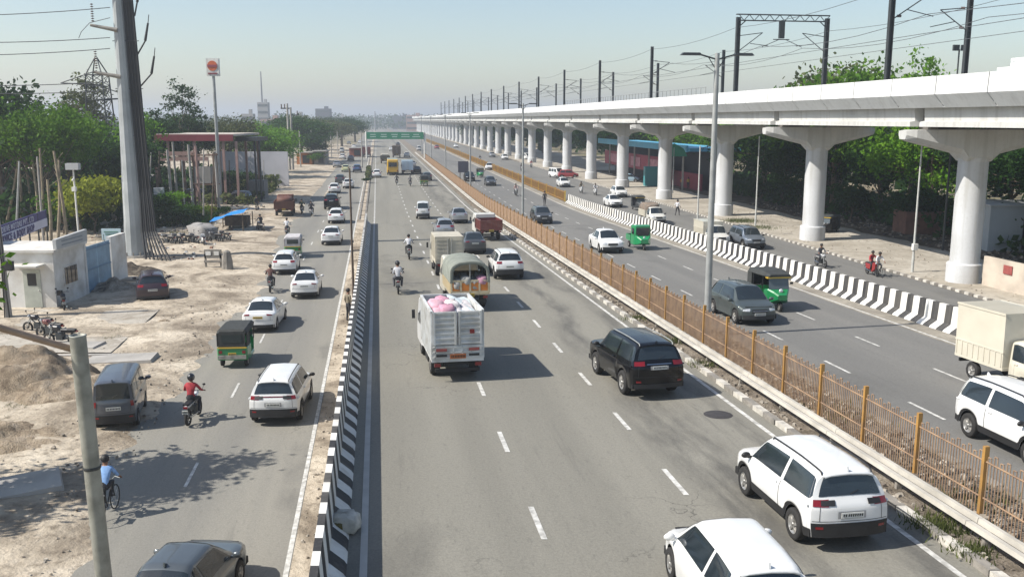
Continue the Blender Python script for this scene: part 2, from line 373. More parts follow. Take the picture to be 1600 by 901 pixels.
    def cap(s, rear, aa, bb, off=0.0):
        """end face: a across -1..1, b = section row 0..K"""
        e = 0 if rear else s.n - 1; Kt = 4 if (rear and not s.c.get('deck')) else 3
        sec = s.S[e]; sg = -1 if rear else 1
        aa = np.atleast_1d(aa); bb = np.clip(np.atleast_1d(bb), 0, Kt)
        E = pchip(sec[:Kt + 1], bb, 0.4); bul = (.11 if rear else .15)
        top = pchip(sec[Kt:], np.linspace(0, 6 - Kt, 25), .3)
        out = np.zeros((len(aa), len(bb), 3))
        for j, b_ in enumerate(bb):
            w = E[j, 0]; k = (b_ / Kt) ** 6
            for i, a in enumerate(aa):
                x = a * w; f = abs(a)
                zt = np.interp(abs(x), top[::-1, 0], top[::-1, 2]); yt = np.interp(abs(x), top[::-1, 0], top[::-1, 1])
                z = E[j, 2] * (1 - k) + zt * k; y = E[j, 1] * (1 - k) + yt * k
                bb_ = bul * (1 - f ** 3.2) * (1 - k) * (1.0 if b_ < 2.6 else max(0.25, 1 - (b_ - 2.6) * .6))
                out[i, j] = (x, y + sg * (bb_ + off), z)
        return out
def lst(P): return [[tuple(q) for q in r] for r in P]
def quadpatch(fn, c00, c10, c11, c01, nu, nv):
    """bilinear quad in (s,t) space, surface evaluated point by point"""
    rows = []
    for i in range(nu + 1):
        u = i / nu; r = []
        for j in range(nv + 1):
            v = j / nv
            a = ((1 - u) * (1 - v) * c00[0] + u * (1 - v) * c10[0] + u * v * c11[0] + (1 - u) * v * c01[0])
            b_ = ((1 - u) * (1 - v) * c00[1] + u * (1 - v) * c10[1] + u * v * c11[1] + (1 - u) * v * c01[1])
            r.append(fn(a, b_))
        rows.append(r)
    return rows
def wheel_meshes(wr, w, alloy, n):
    t = MB(); r = wr
    t.lathe([(r * .62, -w / 2), (r * .80, -w / 2), (r * .95, -w * .46), (r, -w * .34), (r, w * .34), (r * .95, w * .46), (r * .80, w / 2), (r * .62, w / 2)], n)
    q = MB()
    q.lathe([(r * .63, .0), (r * .63, w * .45), (r * .58, w * .44), (r * .55, w * .25), (0.0, w * .22)], n)
    for k in range(5):
        a = 2 * math.pi * k / 5
        M = Matrix.Rotation(a, 3, 'X')
        q.box(M @ Vector((w * .33, 0, r * .32)), (w * .18, r * .17, r * .56), 0, M=M)
    q.lathe([(r * .14, w * .3), (r * .12, w * .47), (0, w * .48)], 8)
    return t.mesh('tyre', RUBBER), q.mesh('rim', alloy)
def add_wheels(root, pos, wr, w, alloy, n=18):
    tm, rm = wheel_meshes(wr, w, alloy, n)
    for x, y in pos:
        o = link('wheel', tm, root); o.location = (x, y, wr)
        if x < 0: o.rotation_euler = (0, 0, math.pi)
        link('rim', rm, o)
PCACHE = {}
def plate(parent, c, w=.48, h=.11, rear=True, m=None, tilt=0.0):
    key = (w, h, m.name if m else '')
    if key not in PCACHE:
        b = MB(); b.box((0, 0, 0), (w, .012, h), 0)
        x = -w * .40                                           # pressed characters too small to read in the photo
        for i in range(9):
            if i in (2,): x += w * .03
            b.box((x, -.008, 0), (w * .05, .006, h * .5), 1); b.box((x + w * .03, -.008, h * .16), (w * .022, .006, h * .18), 1); x += w * .098
        PCACHE[key] = b.mesh('number_plate', [m or PLATE, INK])
    o = link('number_plate', PCACHE[key], parent); o.location = c; o.rotation_euler = (0, 0, 0 if rear else math.pi)
    return o
def make_car(kind, lod=2, alloy=None, taxi=False, kw_lightbar=False):
    c = dict(CAR[kind]); S = Surf(c); L, W, H = c['L'], c['W'], c['H']; n = S.n
    root = thing('parked_car', 'car', 'car'); root.name = {'suv': 'suv', 'bigsuv': 'suv', 'hatch': 'hatchback', 'sedan': 'sedan', 'van': 'minivan', 'pickup': 'pickup_truck', 'minitruck': 'box_truck'}[kind]
    root['category'] = {'van': 'van', 'pickup': 'pickup truck', 'minitruck': 'truck'}.get(kind, 'car')
    if lod >= 1: na, nt_ = (72, 26) if lod == 2 else (34, 15)
    else: na, nt_ = 18, 9
    # body shell
    b = MB()
    ss = np.linspace(0, n - 1, na)
    if lod >= 1:                                              # finer columns around the wheel arches
        ys = pchip(S.S[:, 0, 1:2], np.linspace(0, n - 1, 400))[:, 0]
        ex = []
        for wy in S.wy:
            if wy < S.ry: continue
            for dy in np.linspace(-1.19, 1.19, 15 if lod == 2 else 9): ex.append(np.interp(wy + dy * c['wr'], ys, np.linspace(0, n - 1, 400)))
        ss = np.unique(np.concatenate([ss, ex]))
    tt = np.concatenate([-np.linspace(0, 6, nt_), np.linspace(6, 0, nt_)[1:]]); tt[0] = -1e-6
    b.grid(lst(S.ev(ss, tt)), 0)
    aa = np.sin(np.linspace(-math.pi / 2, math.pi / 2, 21 if lod == 2 else 11))
    Kr = 3 if c.get('deck') else 4
    b.grid(lst(S.cap(True, aa, np.linspace(0, Kr, 18 if lod == 2 else 8))), 0, flip=True)
    b.grid(lst(S.cap(False, aa, np.linspace(0, 3, 14 if lod == 2 else 7))), 0)
    yb0, yb1 = S.ry + .12, L / 2 - .16
    xin = W / 2 - .27
    b.box((0, (yb0 + yb1) / 2, (c['sill'] + .78) / 2), (2 * xin, yb1 - yb0, .78 - c['sill']), 1)
    bw = W / 2 - .06
    sg = [yb0] + [q for wy in S.wy if wy > S.ry for q in (wy - c['wr'] * 1.17, wy + c['wr'] * 1.17)] + [yb1]
    for i in range(0, len(sg) - 1, 2):
        if sg[i + 1] > sg[i]: b.box((0, (sg[i] + sg[i + 1]) / 2, c['sill'] + .10), (2 * bw, sg[i + 1] - sg[i], .16), 1)
    body = b.build('body', [WHITE, GREY_IN], root)
    if not (c.get('cab') is not None):
        pass
    E = lambda a, t, o=.007: tuple(S.ev(np.array([a - .01, a, a + .01]), np.array([t - .02, t, t + .02]), o)[1, 1])
    if lod == 0: E = lambda a, t, o=.012: tuple(S.ev(np.array([a - .01, a, a + .01]), np.array([t - .02, t, t + .02]), o)[1, 1])
    q = {2: 10, 1: 5, 0: 3}[lod]
    # windscreen, rear window
    def both(fn):
        for sgn in (-1, 1): fn(sgn)
    g = MB(); rows = []
    for i in range(q + 1):
        a = S.cw - .10 - (S.cw - S.rf - .18) * i / q
        rows.append([tuple(E(a, t)) for t in list(-np.linspace(4.05 if i > 0 else 4.25, 5.98, q)) + list(np.linspace(5.98, 4.05 if i > 0 else 4.25, q))])
    g.grid(rows, 0, flip=False); g.build('windscreen', GLASS, root)
    if not c.get('cab'):
        g = MB()
        if c.get('deck'):
            rows = []
            for i in range(q + 1):
                a = S.rb + .12 + (.80) * i / q
                rows.append([tuple(E(a, t)) for t in list(-np.linspace(4.1, 5.98, q)) + list(np.linspace(5.98, 4.1, q))])
            g.grid(rows, 0)
        else:
            lo = 3.08 if kind != 'van' else 3.0
            g.grid(lst(S.cap(True, np.linspace(-.86, .86, 2 * q), np.linspace(lo, 3.86, q), .012)), 0, flip=True)
        rw_o = g.build('rear_window', GLASS, root)
        if lod >= 1 and not c.get('deck'):
            P = S.cap(True, np.array([0.0, .25]), np.array([3.12, 3.25]), .022)
            MB().tube(P[0, 0], P[1, 1], .008, .006, 5, 0).build('wiper', BLACK, rw_o)
    # side windows
    a0 = (S.r0 + .35) if not c.get('deck') else S.r0 - .10
    aB = S.mid + .10; aF = S.rf + .62
    if c.get('cab') is not None: wins = [((a0 + .25, 3.1), (aF, 3.1), (S.rf + .05, 3.86), (a0 + .25, 3.86))]
    elif kind == 'van': wins = [((a0 - .1, 3.1), (S.mid - .25, 3.1), (S.mid - .25, 3.84), (a0 - .1, 3.84)), ((S.mid - .15, 3.1), (S.mid + .4, 3.1), (S.mid + .4, 3.84), (S.mid - .15, 3.84)), ((S.mid + .48, 3.1), (aF, 3.1), (S.rf + .02, 3.86), (S.mid + .48, 3.86))]
    else:
        wins = [((aB + .06, 3.12), (aF, 3.12), (S.rf + .06, 3.86), (aB + .06, 3.88)), ((a0 + .25, 3.14), (aB - .03, 3.12), (aB - .03, 3.88), (a0 + .42, 3.86))]
        if kind in ('suv', 'bigsuv'): wins.append(((a0 - .12, 3.28), (a0 + .20, 3.14), (a0 + .36, 3.84), (a0 + .12, 3.78)))
    for sgn in (-1, 1):
        for w_ in wins:
            g = MB(); g.grid(quadpatch(lambda a, t: E(a, sgn * t), *w_, q, max(3, q - 2)), 0, flip=(sgn < 0)); g.build('side_window', GLASS, root)
    # lights
    for sgn in (-1, 1):
        if c.get('cab') is None:
            b0, b1, a_in = (2.35, 2.95, .60) if kind in ('suv', 'hatch') else (2.45, 3.0, .58) if kind == 'bigsuv' else (2.3, 2.95, .60)
            if kind == 'van': b0, b1, a_in = 1.9, 2.8, .84
            g = MB(); g.grid(lst(S.cap(True, sgn * np.linspace(a_in, .985, 6), np.linspace(b0, b1, 5), .016)), 0, flip=(sgn > 0))
            tl = g.build('tail_light', TAIL, root)
            if lod == 2 and kind == 'suv':
                g = MB(); g.grid(lst(S.cap(True, sgn * np.linspace(.44, .80, 5), np.linspace(b0 + .1, b1 - .05, 4), .020)), 0, flip=(sgn > 0)); g.build('lamp_housing', BLACK, tl)
        hb0, hb1 = (1.9, 2.75) if kind != 'minitruck' else (1.2, 1.9)
        g = MB(); g.grid(lst(S.cap(False, sgn * np.linspace(.58, .97, 6), np.linspace(hb0, hb1, 5), .012)), 0, flip=(sgn < 0))
        g.build('headlight', HEADL, root)
    g = MB(); g.grid(lst(S.cap(False, np.linspace(-.46, .46, 9), np.linspace(1.35, 2.45, 6), .014)), 0); gr = g.build('grille', BLACK, root)
    if lod == 2:
        P = S.cap(False, np.linspace(-.44, .44, 6), np.array([1.9, 2.0]), .03); MB().path([tuple(P[i, 0]) for i in range(6)], .018).build('badge_bar', CHROME, gr)
    g = MB(); g.grid(lst(S.cap(False, np.linspace(-.95, .95, 11), np.linspace(0, .75, 4), .012)), 0)
    g.build('front_bumper', BLACK if c['clad'] or lod < 2 else mat('lower_grille', (.03, .03, .03)), root)
    if c.get('cab') is None:
        hb = .95 if c['clad'] else (.42 if kind != 'van' else .9)
        g = MB(); g.grid(lst(S.cap(True, np.linspace(-1, 1, 13), np.linspace(0, hb, 4), .014)), 0, flip=True); rb = g.build('rear_bumper', BLACK, root)
        zp = 1.55 if kind in ('suv', 'hatch') else 1.7 if kind in ('sedan', 'van') else 2.1
        P = S.cap(True, 0.0, zp, .03)[0, 0]
        if lod >= 1: plate(root, tuple(P), m=PLATEY if taxi else None)
        if lod == 2:
            g = MB(); g.grid(lst(S.cap(True, np.linspace(-.36, .36, 7), np.linspace(zp - .28, zp + .28, 4), .010)), 0, flip=True); g.build('plate_recess', mat('plate_recess', (.2, .2, .2)) if not c['clad'] else mat('plate_recess2', (.30, .30, .30)), root)
            for sgn in (-1, 1):
                g = MB(); g.grid(lst(S.cap(True, sgn * np.linspace(.72, .90, 4), np.linspace(.55, .72, 3), .02)), 0, flip=(sgn > 0)); g.build('reflector', TAIL, rb)
    if lod >= 1:
        P = S.cap(False, 0.0, .95, .03)[0, 0]; plate(root, tuple(P), rear=False, m=PLATEY if taxi else None)
    # mirrors
    for sgn in (-1, 1):
        P = Vector(E(S.rf + .55, sgn * 3.05)); m_ = MB()
        if lod >= 1:
            m_.sphere(P + Vector((sgn * .13, .02, .05)), .10, 8, 0, (1.15, .55, .75))
            m_.box(P + Vector((sgn * .04, .02, .0)), (.10, .05, .05), 0)
        else: m_.box(P + Vector((sgn * .12, 0, .05)), (.18, .08, .13))
        m_.build('mirror', BLACK if lod < 1 or kind in ('suv', 'bigsuv', 'pickup', 'minitruck') else [WHITE], root)
    if lod >= 1:
        # door seams, handles, arch cladding, rails
        seams = [aB + .02, S.rf + .80] + ([] if c.get('cab') is not None else [a0 + .18])
        for sgn in (-1, 1):
            for a in seams:
                w_ = .006
                P = S.ev(np.array([a - w_, a + w_]), sgn * np.linspace(.35, 3.0, 10), 0)
                P[..., 0] += sgn * .004
                MB().grid(lst(P), 0).build('door_seam', BLACK, body)
        if c.get('cab') is None:
            MB().grid(lst(S.cap(True, np.linspace(-.97, .97, 13), np.array([1.06, 1.10]), .006)), 0, flip=True).build('bumper_seam', BLACK, body)
            for sgn in (-1, 1):
                MB().grid(lst(S.cap(True, sgn * np.array([.80, .812]), np.linspace(1.1, 2.3, 6), .006)), 0, flip=(sgn > 0)).build('tailgate_seam', BLACK, body)
            if kind == 'bigsuv':
                MB().grid(lst(S.cap(True, np.linspace(-.5, .5, 9), np.array([2.62, 2.72]), .02)), 0, flip=True).build('chrome_strip', CHROME, body)
            if kw_lightbar:
                MB().grid(lst(S.cap(True, np.linspace(-.62, .62, 9), np.array([2.72, 2.86]), .016)), 0, flip=True).build('light_bar', mat('dark_red_bar', (.10, .008, .015), .2), body)
        for sgn in (-1, 1):
            for a in ([aB + .14, a0 + .38] if c.get('cab') is None else [aB + .14]):
                P = Vector(E(a, sgn * 2.55)); MB().box(P + Vector((sgn * .015, 0, 0)), (.03, .17, .035)).build('door_handle', BLACK if kind == 'van' else [WHITE], root)
        if c['clad']:
            for sgn in (-1, 1):
                g = MB(); P = S.ev(ss, sgn * np.linspace(.001, .55, 4), 0); P[..., 0] += sgn * .012
                g.grid(lst(P), 0, flip=(sgn < 0)); g.build('side_cladding', BLACK, root)
        if c['rails']:
            for sgn in (-1, 1):
                pts = []
                for a in np.linspace(S.r0 + .5, S.rf - .1, 8): p = Vector(E(a, sgn * 4.5)); pts.append(p + Vector((0, 0, .045)))
                m_ = MB().path(pts, .018, 6); m_.tube(pts[0], pts[0] - Vector((0, .05, .06)), .018); m_.tube(pts[-1], pts[-1] - Vector((0, -.05, .06)), .018)
                m_.build('roof_rail', STEEL if kind == 'bigsuv' else BLACK, root)
        if c.get('cab') is None:
            P = Vector(E(S.r0 + .55, 5.99)); MB().prism([(-.10, 0), (.06, 0), (-.08, .09)], -.018, .018).build('antenna_fin', [WHITE], root).location = P - Vector((0, 0, .015))
        if not c.get('deck') and kind not in ('van', 'pickup', 'minitruck'):
            P = S.cap(True, np.linspace(-.9, .9, 9), np.array([3.9, 4.0]), .0)
            g = MB()
            top = [Vector(P[i, 1]) + Vector((0, .06, .012)) for i in range(9)]; bk = [Vector(P[i, 0]) + Vector((0, -.085, .012)) for i in range(9)]
            g.grid([[tuple(t) for t in top], [tuple(t) for t in bk], [tuple(t + Vector((0, .03, -.035))) for t in bk]], 0, flip=False); g.build('spoiler', [WHITE], root)
    # wheels
    ww = .20 if kind != 'bigsuv' else .25
    pos = [(sx * (W / 2 - ww / 2 - .005), wy) for wy in S.wy for sx in (-1, 1)]
    add_wheels(root, pos, c['wr'], ww, alloy or ALLOY, 22 if lod == 2 else 12)
    return root, c, S
CARS = {}
def car(kind, lod, **kw):
    key = (kind, lod, tuple(sorted((k, str(v)) for k, v in kw.items())))
    if key not in CARS:
        CARS[key] = make_car(kind, lod, **kw)
    return CARS[key]
def put_car(kind, px, py, label, colour, plane='F', away=True, lod=1, dh=0.0, scale=1.0, group=None, at='end', **kw):
    """(px,py): where the near bumper's middle meets the road"""
    r, c, S = car(kind, lod, **kw)
    p = G(px, py, plane); rz = ROT + R(dh) + (0 if away else math.pi)
    dirv = Vector((-math.sin(ROT + R(dh)), math.cos(ROT + R(dh)), 0))
    q = p + dirv * (c['L'] / 2 * scale) if at == 'end' else p
    x0 = q.x + K * q.y
    q.z = (zr(q.y) if plane == 'R' else 0) + .028
    tilt = 0.0
    if plane == 'R' and q.y < 112: tilt = (-0.0224 if away else 0.0224)
    wm = paint(*colour) if isinstance(colour, tuple) else colour
    o = place(r, q, rz, label, group, {'paint_white': wm} if wm is not WHITE else None, scale=scale, tilt=tilt)
    return o
# ------------------------------------------------------------------ trucks, three-wheelers, two-wheelers, people
def truck_wheels(root, ys, W, r=.36, w=.24, alloy=None, dual=True):
    pos = []
    for i, y in enumerate(ys):
        for sx in (-1, 1): pos.append((sx * (W / 2 - w / 2 - .06), y))
    add_wheels(root, pos, r, w, alloy or mat('steel_rim', (.33, .32, .30), .6, .3, .4, 6), 16)
def make_truck(name, L, W, top, style, cabc, bodyc, bed=.95, cargo=None, cat='truck', wr=.38, cabl=1.55, door=None, trim=None):
    """rear-on goods vehicle: chassis, forward cab, load body of its own style. y forward, origin at the middle"""
    root = thing(name, name, cat); hw = W / 2; y0, y1 = -L / 2, L / 2; yc = y1 - cabl; yb = yc - .12
    f = MB()
    for sx in (-1, 1): f.box((sx * .38, -.1, bed - .20), (.10, L - .5, .16))
    for y in np.linspace(y0 + .2, yc - .1, 5): f.box((0, y, bed - .2), (.7, .08, .10))
    f.box((0, y0 + .14, bed - .42), (W * .86, .08, .12)); f.box((-.6, .1, bed - .42), (.4, .9, .34))
    f.build('chassis', mat('chassis_black', (.02, .02, .02), .7), root)
    # cab
    cw = min(W, 1.9) / 2; zt = min(top - .05, 2.25); zl = .48
    pr = [(yc, zl), (y1 - .05, zl), (y1, zl + .35), (y1 - .05, 1.22), (y1 - .38, zt - .10), (y1 - .60, zt), (yc + .1, zt + .02), (yc, zt - .08)]
    c = MB(); n = len(pr); rings = []
    for x, s in ((-cw, .93), (-cw * .9, 1.0), (cw * .9, 1.0), (cw, .93)):
        cy = (yc + y1) / 2; cz = 1.3
        rings.append([(x * (1.0 if abs(pz) < 1.3 else .95), cy + (py - cy) * s, cz + (pz - cz) * s) for py, pz in pr])
    for i in range(3):
        for j in range(n):
            k = (j + 1) % n
            c.add([rings[i][j], rings[i][k], rings[i + 1][k], rings[i + 1][j]], [(0, 1, 2, 3)])
    c.add(rings[0], [tuple(range(n))]); c.add(rings[3], [tuple(range(n - 1, -1, -1))])
    cab = c.build('cab', cabc, root)
    g = MB(); g.add([(-cw * .84, y1 - .065, 1.29), (cw * .84, y1 - .065, 1.29), (cw * .78, y1 - .345, zt - .16), (-cw * .78, y1 - .345, zt - .16)], [(0, 1, 2, 3)]); g.v = [(a, b_ + .015, d) for a, b_, d in g.v]; g.build('windscreen', GLASS, cab)
    for sx in (-1, 1):
        x = sx * (cw * .955 + .012)
        MB().add([(x + sx * .03, yc + .35, 1.28), (x + sx * .03, y1 - .28, 1.28), (x - sx * .02, y1 - .50, zt - .17), (x - sx * .02, yc + .35, zt - .17)], [(0, 1, 2, 3)] if sx > 0 else [(3, 2, 1, 0)]).build('side_window', GLASS, cab)
        MB().box((sx * (cw + .16), y1 - .25, 1.5), (.12, .05, .34)).build('mirror', BLACK, cab)
        MB().box((sx * cw * .68, y1 + .005, .78), (.26, .04, .18)).build('headlight', HEADL, cab)
    MB().box((0, y1 + .01, .80), (cw * .8, .04, .26)).build('grille', BLACK, cab)
    MB().box((0, y1 + .02, .52), (cw * 1.9, .12, .18)).build('front_bumper', BLACK, cab)
    # load body
    b = MB(); Lb = yb - y0; ym = (yb + y0) / 2
    b.box((0, ym, bed - .05), (W, Lb, .10), 0)
    t = .05
    def ribs(sx, z0, z1, k, horiz=False):
        x = sx * (hw - .005)
        if horiz:
            for z in np.linspace(z0, z1, k): b.box((x, ym, z), (.05, Lb - .04, (z1 - z0) / k * .45), 0)
        else:
            for y in np.linspace(y0 + .05, yb - .05, k): b.box((x, y, (z0 + z1) / 2), (.06, .05, z1 - z0), 0)
    if style == 'slat':                                                # high open body, slatted rear doors
        for sx in (-1, 1):
            b.box((sx * (hw - t / 2), ym, (bed + top) / 2), (t, Lb, top - bed)); ribs(sx, bed, top, 9)
            b.box((sx * (hw - .02), ym, top), (.09, Lb, .07))
        b.box((0, yb - t / 2, (bed + top) / 2), (W - .1, t, top - bed)); b.box((0, yb - .03, top), (W, .09, .07))
        bo = b.build('load_body', bodyc, root)
        for sx in (-1, 1):
            d = MB(); wd = hw - .10; cx = sx * (wd / 2 + .03); z0 = bed + .50
            d.box((cx, y0 + .02, (z0 + top) / 2), (wd - .02, .03, top - z0))
            for z in np.linspace(z0 + .06, top - .05, 7): d.box((cx, y0 - .015, z), (wd - .06, .05, .065))
            d.box((sx * (hw - .10), y0 - .02, (z0 + top) / 2), (.07, .07, top - z0)); d.box((sx * .07, y0 - .025, (z0 + top) / 2), (.10, .05, top - z0))
            do = d.build('rear_door', bodyc, root)
            MB().tube((sx * .07, y0 - .07, z0), (sx * .07, y0 - .07, top - .02), .015).build('lock_rod', STEEL, do)
        tg = MB(); tg.box((0, y0 + .02, bed + .24), (W - .06, .04, .48))
        for z in (bed + .06, bed + .24, bed + .42): tg.box((0, y0 - .015, z), (W - .06, .05, .05))
        for x in np.linspace(-hw + .12, hw - .12, 6): tg.box((x, y0 - .02, bed + .24), (.05, .04, .42))
        to = tg.build('tailgate', bodyc, root)
        for sx in (-1, 1):
            MB().box((sx * hw * .62, y0 - .05, bed + .33), (.36, .02, .09)).build('painted_panel', trim or TAIL, to)
            MB().box((sx * hw * .62, y0 - .05, bed + .14), (.36, .02, .07)).build('painted_panel', BLACK, to)
        MB().box((hw * .55, y0 - .06, bed + .95), (.16, .02, .14)).build('warning_triangle', TAIL, root)
    elif style == 'box':
        b.box((0, ym, (bed + top) / 2), (W - .06, Lb - .04, top - bed))
        for sx in (-1, 1):
            for y in np.linspace(y0 + .12, yb - .12, 12): b.box((sx * (hw - .03), y, (bed + top) / 2), (.04, .10, top - bed - .12))
            for y in (y0 + .03, yb - .03): b.box((sx * (hw - .035), y, (bed + top) / 2), (.08, .08, top - bed))
            for z in (bed + .04, top - .03): b.box((sx * (hw - .02), ym, z), (.06, Lb, .08))
        for z in (bed + .05, top - .03): b.box((0, y0 + .02, z), (W - .02, .06, .10))
        b.box((0, ym, top + .005), (W - .02, Lb - .02, .05))
        b.build('load_body', bodyc, root)
        for sx in (-1, 1):
            d = MB(); cx = sx * hw * .48; wd = hw * .90
            d.box((cx, y0 - .005, (bed + top) / 2 + .02), (wd, .04, top - bed - .16))
            for z in np.linspace(bed + .2, top - .18, 6): d.box((cx, y0 - .03, z), (wd - .06, .03, .07))
            do = d.build('rear_door', door or bodyc, root)
            MB().tube((sx * .12, y0 - .06, bed + .1), (sx * .12, y0 - .06, top - .1), .016).build('lock_rod', STEEL, do)
    elif style in ('tarp', 'open'):
        zs = bed + (.62 if style == 'tarp' else .75)
        for sx in (-1, 1):
            b.box((sx * (hw - t / 2), ym, (bed + zs) / 2), (t, Lb, zs - bed)); ribs(sx, bed, zs, 8); b.box((sx * (hw - .02), ym, zs), (.08, Lb, .06))
        b.box((0, yb - t / 2, (bed + zs) / 2), (W - .1, t, zs - bed))
        b.build('load_body', bodyc, root)
        tg = MB(); tg.box((0, y0 + .02, (bed + zs) / 2), (W - .04, .05, zs - bed))
        tg.box((0, y0 - .01, zs - .02), (W, .06, .07)); tg.box((0, y0 - .01, bed + .03), (W, .06, .07))
        for x in np.linspace(-hw + .05, hw - .05, 5): tg.box((x, y0 - .015, (bed + zs) / 2), (.07, .05, zs - bed))
        to = tg.build('tailgate', door or bodyc, root)
        if style == 'tarp':
            tb = MB(); rows = []; N = 13; Y = np.linspace(y0 - .02, yb + .02, 9)
            for i, y in enumerate(Y):
                r = []
                sag = .05 * math.sin(i * math.pi)
                for k in range(N):
                    a = math.pi * k / (N - 1); x = -math.cos(a) * (hw + .03); z = zs - .12 + (top - zs + .12) * (math.sin(a) ** .38 if 0 < k < N - 1 else 0)
                    if i % 2: z -= .035 * math.sin(a)
                    r.append((x, y + .02 * random.random(), z + .015 * random.random()))
                rows.append(r)
            tb.grid(rows, 0)
            # gathered flap at the rear opening
            fl = []
            for i, (yy, kk) in enumerate(((y0 - .03, 1.0), (y0 - .06, .90), (y0 - .02, .84))):
                fl.append([(p[0] * kk, yy, zs + (p[2] - zs) * kk) for p in rows[0]])
            tb.grid(fl, 0); tb.build('tarpaulin', cargo[0], root)
            for y in np.linspace(y0 + .05, yb - .05, 4):
                MB().path([(-math.cos(math.pi * k / 8) * (hw - .04), y, zs + (top - zs - .05) * max(0, math.sin(math.pi * k / 8)) ** .42) for k in range(9)], .02).build('bow', STEEL, root)
            MB().tube((0, y0, zs), (0, y0, top - .1), .025).build('post', STEEL, root)
        if trim:
            for i, x in enumerate(np.linspace(-hw * .72, hw * .72, 4)):
                MB().box((x, y0 - .016, (bed + zs) / 2), (hw * .36, .03, (zs - bed) * .62)).build('painted_panel', trim, to)
    # tail
    plate(root, (0, y0 - .05, bed + .10 if style == 'slat' else bed - .10), .40 if style != 'slat' else .55, .16, m=PLATEY if style != 'slat' else mat('plate_orange', (.45, .13, .03), .6))
    for sx in (-1, 1):
        MB().box((sx * hw * .78, y0 + .02, bed - .20), (.22, .08, .12)).build('tail_light', TAIL, root)
        MB().box((sx * (hw - .22), y0 + .75, .42), (.30, .02, .42)).build('mud_flap', BLACK, root)
    truck_wheels(root, (y0 + L * .24, y1 - .75), W, wr)
    return root
def bale(parent, name, c, d, m, seed=0):
    """soft lumpy bundle"""
    rr = np.random.RandomState(seed); b = MB(); N = 12; Mq = 8; P = []
    for i in range(Mq + 1):
        ph = math.pi * i / Mq; r = []
        for j in range(N):
            t = 2 * math.pi * j / N; k = 1 + rr.uniform(-.12, .12)
            def se(v, e): return math.copysign(abs(v) ** e, v)
            r.append((c[0] + d[0] / 2 * se(math.sin(ph), .5) * se(math.cos(t), .5) * k, c[1] + d[1] / 2 * se(math.sin(ph), .5) * se(math.sin(t), .5) * k, c[2] + d[2] / 2 * se(math.cos(ph), .6) * k))
        r.append(r[0]); P.append(r)
    b.grid(P, 0); return b.build(name, m, parent)
def loftY(secs, m, name, parent):
    """boxy loft along y; sections (y, half width bottom, half width top, z0, z1)"""
    b = MB(); R_ = []
    for y, w0, w1, z0, z1 in secs:
        e = .05
        R_.append([(-w0 + e, y, z0), (w0 - e, y, z0), (w0, y, z0 + e), (w1, y, z1 - e), (w1 - e, y, z1), (-w1 + e, y, z1), (-w1, y, z1 - e), (-w0, y, z0 + e)])
    for i in range(len(R_) - 1):
        for j in range(8): k = (j + 1) % 8; b.add([R_[i][j], R_[i][k], R_[i + 1][k], R_[i + 1][j]], [(0, 1, 2, 3)])
    b.add(R_[0], [tuple(range(8))]); b.add(R_[-1], [tuple(range(7, -1, -1))])
    return b.build(name, m, parent)
AGREEN = paint('auto_green', (.012, .20, .065)); CANVAS = mat('auto_canvas', (.035, .038, .036), .8, 0, .3, 5); AYEL = paint('auto_yellow', (.55, .36, .04))
